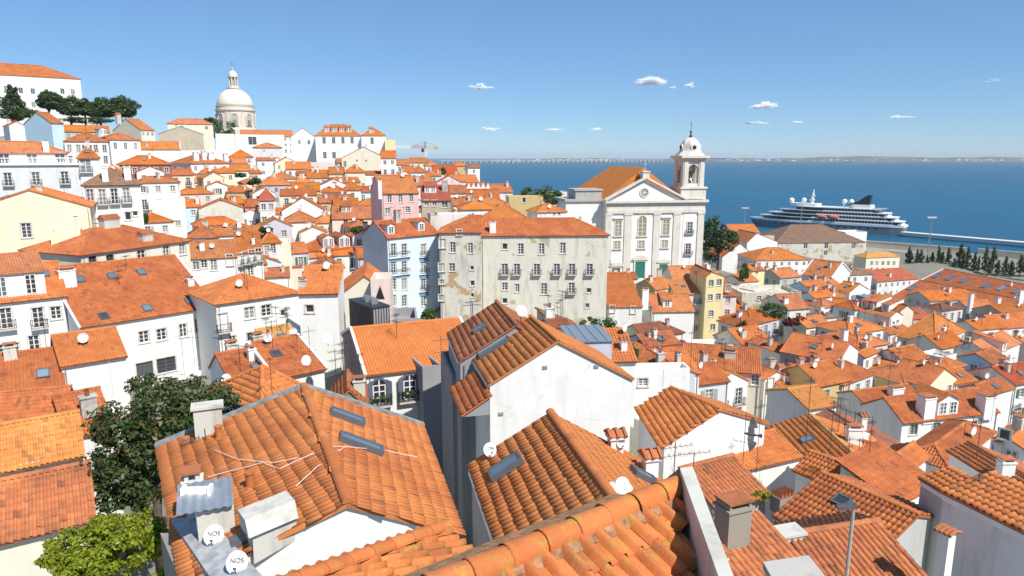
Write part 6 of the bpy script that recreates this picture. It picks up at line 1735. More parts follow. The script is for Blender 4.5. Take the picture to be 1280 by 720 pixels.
# ------------------------------------------------------------------ trees and plants
def leafmat(name, ca, cb, cc=None, trans=.25):
    m, nt, b = nodes_of(name)
    uv = nt.nodes.new('ShaderNodeUVMap')
    wnz = nt.nodes.new('ShaderNodeTexWhiteNoise'); wnz.noise_dimensions = '2D'
    L(nt, uv.outputs[0], wnz.inputs['Vector'])
    r = wnz.outputs['Value']
    c = mixc(nt, r, ca, cb)
    if cc: c = mixc(nt, ramp(nt, mth(nt, 'FRACT', mth(nt, 'MULTIPLY', r, 13.7)), [(.86, 0), (.93, 1)]), c, cc)
    L(nt, c, b.inputs['Base Color'])
    b.inputs['Roughness'].default_value = .45
    b.inputs['Specular IOR Level'].default_value = .35
    tr = nt.nodes.new('ShaderNodeBsdfTranslucent'); L(nt, c, tr.inputs['Color'])
    mx = nt.nodes.new('ShaderNodeMixShader'); mx.inputs[0].default_value = trans
    L(nt, b.outputs[0], mx.inputs[1]); L(nt, tr.outputs[0], mx.inputs[2])
    L(nt, mx.outputs[0], nt.nodes['Material Output'].inputs['Surface'])
    return m
LEAF_DARK = leafmat('magnolia_leaf', (.030, .060, .018), (.080, .125, .034), (.20, .09, .035))
LEAF_LIME = leafmat('lime_leaf', (.09, .16, .014), (.34, .38, .02), (.46, .38, .03), .35)
LEAF_PINE = leafmat('pine_needle', (.036, .070, .024), (.085, .125, .042))
LEAF_MID = leafmat('broad_leaf', (.040, .085, .018), (.10, .16, .036))
LEAF_RED = leafmat('bougainvillea', (.03, .05, .015), (.05, .07, .02), None)
PETAL = leafmat('red_petal', (.30, .02, .04), (.42, .05, .06))
BARK = plain('bark', (.10, .075, .055), .95, vary=.4, scale=8)
def leaves(lobes, n, size, clump=.22, nclump=40, face=None, soft=False):
    """leaf-sized four-cornered faces gathered in clumps over the lobes; numpy arrays"""
    lob = np.array(lobes, float)
    wt = lob[:, 3] * lob[:, 4] * lob[:, 5]; wt = wt ** .7; wt /= wt.sum()
    ci = rng.choice(len(lob), nclump, p=wt)
    d = rng.normal(size=(nclump, 3)); d /= np.linalg.norm(d, axis=1)[:, None]
    rad = rng.uniform(.45, 1.0, (nclump, 1)) ** .6
    cc = lob[ci, :3] + d * rad * lob[ci, 3:6]
    cr = lob[ci, 3:6] * clump * rng.uniform(.7, 1.4, (nclump, 1))
    k = rng.integers(0, nclump, n)
    g = rng.normal(size=(n, 3))
    g *= (rng.uniform(.5, 1.25, (n, 1)) / np.linalg.norm(g, axis=1)[:, None])
    if soft: g = rng.normal(size=(n, 3)) * .62
    p = cc[k] + g * cr[k]
    out = g + rng.normal(size=(n, 3)) * .7 + np.array((0, 0, .5))
    if face is not None: out = np.asarray(face)[None] + rng.normal(size=(n, 3)) * .35
    out /= np.linalg.norm(out, axis=1)[:, None]
    a = np.cross(out, rng.normal(size=(n, 3))); a /= np.linalg.norm(a, axis=1)[:, None]
    b = np.cross(out, a)
    s = size * rng.uniform(.6, 1.3, (n, 1))
    V = np.stack([p - a * s, p + b * s * .45 + out * s * .12, p + a * s, p - b * s * .45 + out * s * .12], 1).reshape(-1, 3)
    F = np.arange(n * 4).reshape(n, 4)
    uv = np.repeat(np.stack([rng.uniform(0, 1000, n), rng.uniform(0, 1000, n)], 1), 4, 0)
    return V, F, uv
def tree(name, label, cat, base, lobes, n, size, mat, nclump=60, clump=.25, trunk=.25, group=None, limbs=5, petals=None):
    """base: world point; lobes: (x, y, z, rx, ry, rz) relative to base"""
    root = empty(name, base); tag(root, label, cat, group)
    lb = np.array(lobes)
    V, F, uv = leaves(lobes, n, size, clump, nclump)
    place('crown', raw_mesh('crown', V, F, mat, uv), root)
    if petals:
        V, F, uv = leaves(lobes, petals[0], size * .8, clump, max(6, nclump // 4)); place('flowers', raw_mesh('flowers', V, F, petals[1], uv), root)
    if trunk:
        m = MB(); top = lb[:, :3].mean(0)
        m.tube([(0, 0, -1.5), (top[0] * .15, top[1] * .15, top[2] * .35), (top[0] * .6, top[1] * .6, top[2] * .75), tuple(top)], [trunk * 1.2, trunk * .9, trunk * .65, trunk * .3], 8)
        for i in range(min(limbs, len(lb))):
            q = lb[i, :3]; s = np.array((top[0] * .3, top[1] * .3, top[2] * (.38 + .07 * i)))
            m.tube([s, s * .4 + q * .6 + np.array((0, 0, .1)), q], [trunk * .5, trunk * .32, trunk * .12], 6)
        m.build('trunk', BARK, root, smooth=True)
    return root
def lob(px, py, Y, base, rx, rz, ry=None):
    p = at(px, py, Y) - np.asarray(base)
    k = (Y * CP - (at(px, py, Y)[2] - CAMZ) * SP) / FPX
    return (p[0], p[1], p[2], rx * k, (ry or rx) * k, rz * k)
# the large dark tree on the left
b = at(196, 660, 30.0); b[2] -= 1.5
tree('magnolia_tree', 'large dark green broad-leaved tree left of the big foreground roof', 'tree', b,
     [lob(160, 560, 29.5, b, 42, 60), lob(205, 520, 30.5, b, 48, 48), lob(258, 500, 32, b, 40, 30), lob(232, 545, 30.5, b, 36, 42), lob(150, 600, 29, b, 32, 38), lob(135, 560, 29, b, 22, 32), lob(190, 480, 32, b, 30, 18), lob(182, 615, 29.5, b, 26, 26), lob(280, 512, 32.5, b, 22, 20)],
     21000, .13, LEAF_DARK, nclump=230, clump=.24, trunk=.24)
b = at(140, 735, 20.0); b[2] -= 1.0
tree('lime_bush', 'bright yellow-green leafy bush in the lower left corner', 'bush', b,
     [lob(95, 690, 20, b, 36, 30), lob(140, 665, 20.5, b, 34, 24), lob(185, 668, 20.5, b, 28, 24), lob(165, 690, 19.5, b, 40, 26), lob(110, 712, 19, b, 42, 22), lob(70, 702, 19.5, b, 20, 16)],
     15000, .085, LEAF_LIME, nclump=170, clump=.24, trunk=.08)
b = at(222, 724, 17); tree('grass_tuft', 'pale tuft of dry grass at the bottom left edge', 'grass', b, [lob(218, 716, 17, b, 22, 9)], 900, .09, LEAF_LIME, 14, .4, None)
b = at(745, 452, 72)
tree('garden_tree', 'round dark green tree behind the zinc box', 'tree', b, [lob(758, 420, 72, b, 20, 20), lob(738, 409, 73, b, 12, 11), lob(770, 432, 71, b, 13, 16), lob(746, 440, 72, b, 12, 14)], 5000, .16, LEAF_MID, 70, .28, .15)
b = at(897, 338, 205)
tree('churchyard_tree', 'dense dark tree at the right side of the church', 'tree', b, [lob(893, 290, 205, b, 14, 18), lob(903, 300, 205, b, 18, 14), lob(890, 312, 205, b, 12, 16), lob(910, 296, 208, b, 12, 12)], 5000, .42, LEAF_PINE, 80, .26, .4)
b = at(675, 262, 215)
tree('river_tree', 'spreading green tree by the river left of the church', 'tree', b, [lob(668, 243, 215, b, 14, 9), lob(684, 245, 215, b, 16, 9), lob(697, 249, 215, b, 10, 7), lob(655, 248, 215, b, 8, 7)], 3500, .42, LEAF_MID, 70, .28, .3)
# hilltop conifers
b = at(15, 150, 262)
tree('cypress_tree', 'dark pointed conifer in front of the convent', 'tree', b, [lob(15, 112, 262, b, 5, 7), lob(15, 121, 262, b, 9, 9), lob(16, 131, 262, b, 12, 9), lob(17, 140, 262, b, 15, 9)], 7500, .5, LEAF_PINE, 120, .32, .4)
for i, (px, py, rx, rz, lab) in enumerate(((62, 124, 15, 13, 'leftmost umbrella pine on the hilltop skyline'), (89, 131, 16, 13, 'second umbrella pine from the left on the hilltop'), (107, 133, 10, 11, 'smallest umbrella pine in the middle of the hilltop group'), (126, 134, 16, 14, 'fourth umbrella pine on the hilltop'), (152, 132, 19, 14, 'rightmost broad umbrella pine on the hilltop'))):
    b = at(px, 155, 265 + 3 * i)
    Y = 265 + 3 * i
    tree('umbrella_pine', lab, 'tree', b, [lob(px, py, Y, b, rx * .7, rz * .7), lob(px - rx * .45, py + 3, Y, b, rx * .6, rz * .5), lob(px + rx * .5, py + 2, Y, b, rx * .6, rz * .55), lob(px, py + rz * .55, Y, b, rx * .8, rz * .4)], 7500, .55, LEAF_PINE, 90, .36, .4, 'umbrella pines on the hilltop')
for px, py, rx, rz, Y, lab in ((38, 142, 14, 7, 255, 'low green hedge right of the dark conifer'), (110, 150, 30, 5, 268, 'long low hedge under the umbrella pines'), (275, 160, 18, 15, 345, 'dark green shrubbery left of the dome'), (262, 152, 8, 7, 350, 'small dark treetop above the tan ruined gable'), (318, 227, 9, 5, 185, 'garden bushes in the middle of the hillside'), (300, 219, 7, 3, 200, 'low climbing plants on a hillside terrace'), (445, 287, 7, 4, 116, 'green shrub right of the cream wall below the pink house'), (332, 287, 9, 4, 132, 'dark hedge in front of the narrow white house'), (181, 272, 4, 9, 118, 'slim green tree beside the white firewall'),
                               (930, 415, 14, 16, 122, 'dark bougainvillea mass on a terrace below the blush house'), (966, 388, 17, 12, 130, 'green terrace bush below the ruined tan house'), (790, 442, 10, 12, 68, 'sunlit grassy bank beside the zinc box'), (990, 402, 11, 7, 124, 'red flowering bush on the terrace'), (1000, 400, 8, 6, 126, 'green pot plants beside the red flowering bush'), (536, 393, 10, 8, 78, 'dark potted shrub below the blue and white house'), (690, 252, 6, 4, 190, 'small shrub between the ochre house and the church'), (930, 340, 6, 12, 158, 'ivy strip right of the blush tower house'), (1084, 320, 8, 5, 405, 'bushes at the end of the sea wall'), (484, 222, 6, 4, 250, 'tiny green shrub near the pink house roof'), (553, 214, 4, 6, 240, 'slim dark tree on the river slope')):
    b = at(px, py + rz, Y)
    red = 'bougainv' in lab or 'flowering' in lab
    tree('shrub', lab, 'bush', b, [lob(px, py, Y, b, rx * .75, rz * .8), lob(px - rx * .5, py + rz * .2, Y, b, rx * .5, rz * .6), lob(px + rx * .5, py + rz * .1, Y, b, rx * .5, rz * .6)], 1500, max(.12, Y * .0017), LEAF_RED if red else LEAF_MID if rx < 30 else LEAF_PINE, 36, .3, None, petals=(420, PETAL) if red else None)
# slender trees along the waterfront
proto = None
for i in range(27):
    f = i / 26
    px = 1133 + 165 * f + random.uniform(-2, 2); py = 334 + 17 * f + random.uniform(-1.5, 3)
    b = atz(px, py, 3.1)
    if proto is None:
        proto = tree('poplar_tree', 'slender young tree in the waterfront row', 'tree', b, [(0, 0, 11.5, .8, .8, 3.0), (0, 0, 8.0, 1.3, 1.3, 2.8), (.1, 0, 5.0, 1.4, 1.4, 1.8)], 1100, .40, LEAF_PINE, 44, .3, .16, 'slender trees along the waterfront')
        continue
    t = proto.copy(); COL.objects.link(t); t.location = b; s = random.uniform(.7, 1.15); t.scale = (s * random.uniform(.85, 1.25), s, s * random.uniform(.85, 1.15)); t.rotation_euler = (0, 0, random.uniform(0, 6.28))
    for ch in proto.children:
        c = ch.copy(); COL.objects.link(c); c.parent = t

# ------------------------------------------------------------------ the nearest roof: every tile a piece
FG_Y = math.radians(35.83)
fd = np.array((math.cos(FG_Y), math.sin(FG_Y), 0)); fn = np.array((math.sin(FG_Y), -math.cos(FG_Y), 0))
FGR = np.array((2.094, 7.999, 61.0)); KS = .315
def wave_tile(key, pw, rl, mat, arch=.092, seg=12):
    """S-shaped roman tile: wide round cover and shallow pan, with thickness"""
    if key in CACHE: return CACHE[key]
    xs = np.linspace(-.02, 1.02, seg + 1); V = []; F = []
    def prof(x):
        return arch * math.sin(math.pi * x / .58) ** .75 if 0 <= x <= .58 else -.012 * math.sin(math.pi * min(1, max(0, (x - .58) / .42)))
    rings = [(-.035, .028, 0), (-.035, .046, 0), (rl * .35, .034, 0), (rl * 1.08, .008, 0)]
    for vv, dz, _ in rings:
        for x in xs: V.append((x * pw, vv, prof(x) + dz))
    K = seg + 1
    for r in range(len(rings) - 1):
        for k in range(seg): F.append((r * K + k, r * K + k + 1, (r + 1) * K + k + 1, (r + 1) * K + k))
    CACHE[key] = raw_mesh('tile', np.array(V), np.array(F), mat, np.full((len(V), 2), .5), True)
    return CACHE[key]
FG_TILE = tilemat('foreground', (.55, .165, .045), (.64, .22, .07), (.47, .13, .04), .45, .7, lt=.53)
def foreground():
    root = empty('near_house', (FGR[0], FGR[1], 54.86), FG_Y)
    tag(root, 'nearest roof of big round orange tiles with mossy ridge, bottom centre', 'house')
    v = -fn * math.cos(math.atan(KS)) + np.array((0, 0, math.sin(math.atan(KS))))
    # local frame: x along the ridge (fd), y = -fn (up to the ridge is +y)
    z0 = 61.0 - 55.0
    Ln, W = 7.5, 3.6
    inner = [atz(850, 588, 61.1), atz(897, 722, 61.1), atz(960, 900, 61.1)]     # foot of the parapet
    P0 = np.array(inner[0][:2]); P1 = np.array(inner[1][:2]); pd = (P1 - P0) / np.linalg.norm(P1 - P0); pn = np.array((pd[1], -pd[0]))
    if np.dot(pn, (1, 0)) < 0: pn = -pn                                          # towards the parapet
    m = MB()
    m.box(-Ln, -.6, -W, .25, -8, z0 - W * KS - .1); m.build('wall', wall('white2'), root)
    def lc(p): return np.array((np.dot(p - FGR[:2], fd[:2]), -np.dot(p - FGR[:2], fn[:2])))
    A_, B_ = lc(P0), lc(P1)
    def xe(y): return A_[0] + (B_[0] - A_[0]) * (y - A_[1]) / (B_[1] - A_[1]) + .03
    m = MB(); m.add([(-Ln, 0, z0 - .06), (xe(0), 0, z0 - .06), (xe(-W), -W, z0 - W * KS - .06), (-Ln, -W, z0 - W * KS - .06), (-Ln, 1.1, z0 - 1.1 * .4 - .06), (-.1, 1.1, z0 - 1.1 * .4 - .06)], [(0, 3, 2, 1), (0, 1, 5, 4)], [(0, 0)] * 6)
    roof = m.build('roof', MORTAR, root)
    pw, rl = .254, .455
    me = wave_tile(('fgtile',), pw, rl, FG_TILE)
    a = math.atan(KS); ca, sa = math.cos(a), math.sin(a)
    Rm = Matrix(((1, 0, 0), (0, ca, -sa), (0, sa, ca))).to_euler()
    for j in range(8):
        for i in range(30):
            x = -i * pw - .30 ; s = .06 + (j + 1) * rl                 # distance down the slope of the tile's lower edge
            y = -s * ca
            wp = FGR[:2] + fd[:2] * (x + pw / 2) - fn[:2] * (y + .22)
            if np.dot(wp - P0, pn) > .02: continue
            px = pix((wp[0], wp[1], 61 - s * sa))
            if px[1] > 760 or px[0] < 420: continue
            t = place('tile', me, roof, (x + random.gauss(0, .004), y + random.gauss(0, .008), z0 - s * sa + random.gauss(0, .003)))
            t.rotation_euler = (Rm.x, random.gauss(0, .012), random.gauss(0, .012))
    # mortar bed and round ridge tiles
    m = MB(); n = 40
    for i in range(n):
        x0, x1 = -Ln * i / n, -Ln * (i + 1) / n
        r1, r2 = random.uniform(.0, .07), random.uniform(.0, .05)
        m.add([(x0 - .3, -.22 - r1, z0 - .035), (x1 - .3, -.21 - r2, z0 - .035), (x1 - .3, -.13, z0 + .05), (x0 - .3, -.13, z0 + .05), (x0 - .3, -.22 - r1, z0 - .15), (x1 - .3, -.21 - r2, z0 - .15)], [(0, 1, 2, 3), (0, 4, 5, 1)])
    m.build('mortar_bed', MORTAR, roof)
    rp = MB(); N_ = 10; lenr = .50
    V = []; Fq = []
    rings = [(0, .155), (0, .168), (.03, .172), (.06, .165), (.40, .150), (lenr, .146)]
    for q, r in rings:
        for k in range(N_ + 1):
            t = math.pi * (k / N_) * 1.16 - .25
            V.append((q, math.cos(t) * r, math.sin(t) * r))
    K = N_ + 1
    for i in range(len(rings) - 1):
        for k in range(N_): Fq.append((i * K + k, (i + 1) * K + k, (i + 1) * K + k + 1, i * K + k + 1))
    rme = raw_mesh('ridge_tile', np.array(V), np.array(Fq), FG_TILE, np.full((len(V), 2), .5), True)
    for i in range(15):
        t = place('ridge_tile', rme, roof, (-.35 - i * .463, random.gauss(0, .006), z0 + .035 + random.gauss(0, .004))); t.rotation_euler = (random.gauss(0, .03), random.gauss(0, .008), random.gauss(0, .012))
    # white parapet on the right
    q = [atz(850, 585, 61.12), atz(866, 583, 61.12), atz(917, 720, 61.12), atz(980, 900, 61.12), atz(948, 900, 61.12), atz(898, 720, 61.12)]
    m = MB(); m.prism([(*p[:2], 58.5) for p in q], (0, 0, 61.12 - 58.5)); pr = m.build('parapet', DIRTY, None); pr.parent = root; pr.matrix_parent_inverse = Matrix.LocRotScale(root.location, root.rotation_euler, None).inverted()
    # lower hip running down to the alley, its tile ends showing on the left
    E1 = atz(556, 664, 58.9)                     # far eave corner
    k2 = .26; a2 = math.atan(k2)
    u = fn; vv = -fd * math.cos(a2) + np.array((0, 0, math.sin(a2))); nn = np.cross(u, vv)
    if nn[2] < 0: nn = -nn
    R3 = Matrix(((-u[0], vv[0], nn[0]), (-u[1], vv[1], nn[1]), (-u[2], vv[2], nn[2]))).to_euler()
    c0 = np.array((E1[0], E1[1], 56.5))
    sub = empty('lean_to_roof', c0); tag(sub, 'small hipped roof with projecting round tile ends left of the nearest ridge', 'roof')
    me2 = wave_tile(('fgtile2',), .2, .40, FG_TILE, .075)
    o = E1 - c0
    hipd = vv * 1.0 + u * .38
    m = MB(); Q = [o, o + u * 2.6, o + u * 3.2 + vv * 3.4, o + hipd * 3.4]
    m.prism([q - nn * .03 for q in Q], (0, 0, -.12)); rf = m.build('roof', MORTAR, sub)
    m = MB(); m.prism([q - np.array((0, 0, .2)) - fd * .25 * (1 if k < 2 else 0) for k, q in enumerate(Q)], (0, 0, -2.5)); m.build('wall', wall('white2'), sub)
    for i in range(1, 20):
        for j in range(9):
            if i * .2 < j * .40 * .38 + .05: continue
            if pix(c0 + o + u * (i * .2) + vv * (j * .4))[1] > 770: continue
            t = place('tile', me2, rf, o + u * (i * .2) + vv * (j * .40) + nn * random.gauss(0, .004)); t.rotation_euler = R3; t.rotation_euler.z += random.gauss(0, .01)
    hd_ = hipd / np.linalg.norm(hipd)
    for i in range(9):
        cp = MB(); p = o + hd_ * (i * .44) + nn * .07; cap_tiles(cp, p, p + hd_ * .46, .11, .46, 8); cp.build('ridge_tile', FG_TILE, rf)
    side = np.cross(hd_, nn); side = side if np.dot(side, u) < 0 else -side
    for i in range(18):
        m = MB(); p = o + hd_ * (i * .235 + .12) + nn * .02; m.tube([p + side * .05, p + side * .30 - nn * .05], .075, 9); m.build('tile_end', FG_TILE, rf, smooth=False)
    for q in (0,):
        m = MB(); m.prism([o + side * .02 - nn * .06, o + side * .27 - nn * .1, o + side * .27 + hd_ * 4.3 - nn * .1, o + side * .02 + hd_ * 4.3 - nn * .06], (0, 0, -.1)); m.build('eave_bed', MORTAR, rf)
foreground()
# ------------------------------------------------------------------ things on and about the near roofs
def attach(o, h):
    r = h['root']
    o.parent = r
    o.matrix_parent_inverse = Matrix.LocRotScale(r.location, r.rotation_euler, None).inverted()
    return o
def roof_pt(key, px, py):
    """picture point -> world point on that house's roof"""
    h = KEY[key]; i, p, u, v, n = on_roof(h, px, py)
    R3 = np.array(((h['ux'][0], h['uy'][0], 0), (h['ux'][1], h['uy'][1], 0), (0, 0, 1)))
    return R3 @ p + np.array((h['O'][0], h['O'][1], h['zb'])), R3 @ u, R3 @ v, R3 @ n
def wall_pt(h, px, py):
    f, s, z = on_wall(h, px, py); o, d, W = face_frame(h, f); nrm = np.array((d[1], -d[0]))
    return f, s, z, o, d, nrm
# --- big left roof
Lh = KEY['L']
add_chimney(Lh, 262, 541, .88, .5, .95, 'n', DIRTY)
add_chimney(Lh, 245, 648, .40, .4, 1.05, 'a', DIRTY)
def pot(key, px, py, r=.12, hh=.4):
    p, u, v, n = roof_pt(key, px, py)
    m = MB(); m.lathe([(r * 1.2, -.2), (r * 1.2, .02), (r, .04), (r * .95, hh), (r * 1.15, hh), (r * 1.15, hh + .06), (r * .8, hh + .06)], 12); attach(m.build('clay_vent', tile('orange'), None, p), KEY[key])
pot('L', 274, 548); pot('L', 313, 609)
def left_blocks():
    yw = Lh['yaw']
    p, u, v, n = roof_pt('L', 272, 664)
    m = MB(); m.box(-.42, .42, -.35, .35, -.8, .78)
    for i in range(5): m.box(-.40 + i * .17, -.30 + i * .17, -.34, .34, .78, .86)
    a = m.build('chimney_block', DIRTY, None, p, yw); attach(a, Lh)
    m = MB(); zz = []
    for i in range(13):
        x = -.75 + i * .105; zz.append((x, .02 * (-1) ** i))
    for (x0, z0), (x1, z1) in zip(zz, zz[1:]):
        m.add([(x0, -.55, .95 + z0 - .1), (x1, -.55, .95 + z1 - .1), (x1, .6, 1.2 + z1 - .1), (x0, .6, 1.2 + z0 - .1)], [(0, 1, 2, 3)])
    attach(m.build('corrugated_cover', ZINC, None, p + np.array((-.1, 0, .02)), yw), Lh)
    p, u, v, n = roof_pt('L', 262, 652)
    m = MB(); m.lathe([(.09, -.3), (.09, .75), (.16, .76), (.16, .86), (.07, .9), (.07, 1.05)], 12); m.box(-.30, .30, -.09, .09, 1.05, 1.2); m.box(-.36, -.28, -.13, .13, 1.0, 1.25); m.box(.28, .36, -.13, .13, 1.0, 1.25); attach(m.build('pipe_vent', WHITE, None, p - np.array((.0, .5, 0)), yw - .3), Lh)
    # leaning plastered slab chimney
    p, u, v, n = roof_pt('L', 338, 668)
    m = MB()
    m.prism([(-.50, -.28, -.45), (.52, -.28, -.2), (.56, -.28, .40), (.10, -.28, .38), (-.48, -.28, .32)], (0, .55, 0))
    attach(m.build('slab_chimney', DIRTY, None, p, yw + .25), Lh)
    m = MB(); m.prism([(-.60, -.40, .30), (.56, -.40, .42), (.60, -.1, .74), (-.58, -.1, .62)], (0, .6, 0)); attach(m.build('slab_cap', DIRTY, None, p, yw + .25), Lh)
    p, u, v, n = roof_pt('L', 308, 674)
    m = MB(); m.obox((0, 0, .06), u, v, n, .55, .75, .14); attach(m.build('roof_hatch', SLATE, None, p), Lh)
    # flat cement ledge over the lower left corner, an old wall stub below it
    e = Lh['faces'][0]
    Q = [roof_pt('L', *q)[0] for q in ((214, 654), (258, 650), (330, 728), (268, 735))]
    m = MB(); m.prism([q + np.array((0, 0, -.25)) for q in Q], (0, 0, .38)); attach(m.build('cement_ledge', plain('grey_cement', (.36, .37, .38), .85, vary=.35, scale=3)), Lh)
    Q = [roof_pt('L', *q)[0] for q in ((200, 664), (222, 664), (272, 735), (232, 740))]
    m = MB(); m.prism([q + np.array((0, 0, -2.2)) for q in Q], (0, 0, 2.15)); attach(m.build('old_wall', wallmat('mossy_stone', (.30, .27, .22), .9)), Lh)
    # lead flashing along the far verge
    b0, b1 = (e[1], e[2]) if e[1][1] > e[0][1] else (e[0], e[3])
    for A, B in ((e[1], e[2]), (Lh['faces'][1][0], Lh['faces'][1][3])):
        d2 = B - A; l2 = np.linalg.norm(d2); d2 /= l2; sd = np.array((0, 1.0, 0)); nn = np.cross(d2, sd); nn = nn if nn[2] > 0 else -nn
        m = MB(); m.obox((A + B) / 2 + nn * .06, d2, np.cross(nn, d2), nn, l2, .3, .1); m.build('flashing', plain('weathered_lead', (.24, .25, .24), .7, vary=.4, scale=4), Lh['root'])
left_blocks()
def text_on(root, word, size, mat):
    """flat lettering in the plane of a dish: x right, z up, looking along -y"""
    cu = bpy.data.curves.new('lettering', 'FONT'); cu.body = word; cu.size = size; cu.align_x = 'CENTER'; cu.align_y = 'CENTER'; cu.extrude = .002
    tmp = bpy.data.objects.new('lettering', cu); COL.objects.link(tmp)
    dg = bpy.context.evaluated_depsgraph_get(); me = bpy.data.meshes.new_from_object(tmp.evaluated_get(dg)); bpy.data.objects.remove(tmp)
    me.materials.clear(); me.materials.append(mat)
    o = place('lettering', me, root); o.rotation_euler = (math.pi / 2, 0, 0)
    return o
GREY_INK = plain('grey_ink', (.10, .10, .10), .6); ORANGE_INK = plain('dark_ink', (.05, .05, .06), .6)
def dish(label, base, r, yaw, tilt, word=None, stand=.5, own=True):
    """satellite dish: bowl, arm with receiver, mast; faces -y turned by yaw, tilted up"""
    root = empty('satellite_dish', base, yaw); tag(root, label, 'satellite dish')
    hd = bpy.data.objects.new('bowl', None)
    n = 28; V = []; rings = 6
    for k, off in enumerate((0.0, .012)):
        for i in range(rings + 1):
            rr = max(.004, r * i / rings)
            V += [(rr * math.cos(2 * math.pi * j / n), r * .22 * (1 - (rr / r) ** 2) + off, rr * 1.08 * math.sin(2 * math.pi * j / n)) for j in range(n)]
    F = []
    for k in range(2):
        o0 = k * (rings + 1) * n
        for i in range(rings):
            for j in range(n): F.append((o0 + i * n + j, o0 + i * n + (j + 1) % n, o0 + (i + 1) * n + (j + 1) % n, o0 + (i + 1) * n + j))
    o0 = rings * n; o1 = (2 * rings + 1) * n
    for j in range(n): F.append((o0 + j, o0 + (j + 1) % n, o1 + (j + 1) % n, o1 + j))
    m = MB(); m.add(V, F); bowl = m.build('bowl', plain('dish_white', (.80, .81, .82), .4, vary=.03), root, (0, -.05, stand), smooth=True)
    bowl.rotation_euler = (-tilt, 0, 0)
    m = MB(); m.tube([(0, .02, -r * 1.0), (0, -r * .75, -r * .55)], .016, 6); m.tube([(0, -r * .75, -r * .62), (0, -r * .75, -r * .42)], .04, 8); m.build('receiver_arm', IRON, bowl)
    m = MB(); m.tube([(0, .12, -.35), (0, .12, stand), (0, .03, stand)], .024, 6); m.build('stand', STEEL, root)
    if word:
        t = text_on(bowl, word, r * .62, GREY_INK); t.location = (0, r * .22 - .022 - r * .05, r * .18)
        if word == 'NOS':
            t.location.y -= .01
    return root
def place_dish(key, label, px, py, r, yaw, tilt, word=None, stand=.45, drop=0):
    p, u, v, n = roof_pt(key, px, py)
    return dish(label, p, r, yaw, tilt, word, stand)
place_dish('L', 'white satellite dish lettered NOS on the left edge of the big roof, upper of two', 269, 682, .235, math.radians(8), .55, 'NOS', .30)
place_dish('L', 'white satellite dish lettered NOS at the bottom edge, lower of two', 298, 717, .235, math.radians(8), .55, 'NOS', .30)
place_dish('M', 'satellite dish lettered ZON beside the white gable wall', 612, 572, .22, math.radians(20), .5, 'ZON', .30)
place_dish('M', 'small satellite dish lettered meo on a white mortar patch behind the near ridge', 777, 616, .20, math.radians(10), .35, 'meo', .25)
add_chimney(KEY['M'], 769, 561, .45, .38, .42, 'b', WHITE)
add_chimney(KEY['M'], 812, 592, .44, .4, .55, 'b', WHITE)
place_dish('M', 'satellite dish lettered ZON on the little white chimney', 776, 566, .17, math.radians(12), .3, 'ZON', .38)
def mortar_patch():
    p, u, v, n = roof_pt('M', 768, 612)
    m = MB(); m.ball((0, 0, 0), .55, .35, .16, 14, 6); o = m.build('mortar_patch', WHITE, None, p, .4, smooth=True); attach(o, KEY['M'])
    add_skylight(KEY['M'], 803, 598, .55, .9)
mortar_patch()
p, u, v, n = roof_pt('K', 652, 404)
dish('large white satellite dish on a pole behind the mossy ridge', p + np.array((0, .3, 0)), .36, math.radians(25), .5, None, .75)
for px, py, lab in ((383, 455, 'white dish on the roof left of the brown gable'), (410, 428, 'white dish beside the flue above the brown gable'), (283, 478, 'white dish beside the raised tile hatch')):
    p = at(px, py, 52); dish(lab, p, .38, math.radians(15), .4, None, .3)
def antenna(label, px, y0, y1, Y, yagi=((.9, .7),), ang=.3, own=True, h=None, r=.018):
    a = at(px, y0, Y); b = at(px, y1, Y); hgt = b[2] - a[2]
    root = empty('tv_antenna', a)
    tag(root, label, 'antenna')
    m = MB(); m.tube([(0, 0, -.6), (0, 0, hgt)], r, 5); m.build('mast', IRON, root)
    for fz, ln in yagi:
        z = hgt * fz; d = np.array((math.cos(ang), math.sin(ang), .05)); s_ = np.array((-d[1], d[0], 0)); m = MB()
        m.tube([(0, 0, z) - d * ln * .5, (0, 0, z) + d * ln * .5], r * .7, 4)
        for i in range(7):
            c = np.array((0, 0, z)) + d * ln * (-.5 + i / 6); w = .22 - .012 * i; m.tube([c - s_ * w, c + s_ * w], r * .45, 4)
            if i % 2 == 0: m.tube([c, c + np.array((0, 0, .12))], r * .4, 4)
        m.build('yagi', IRON, root)
    return root
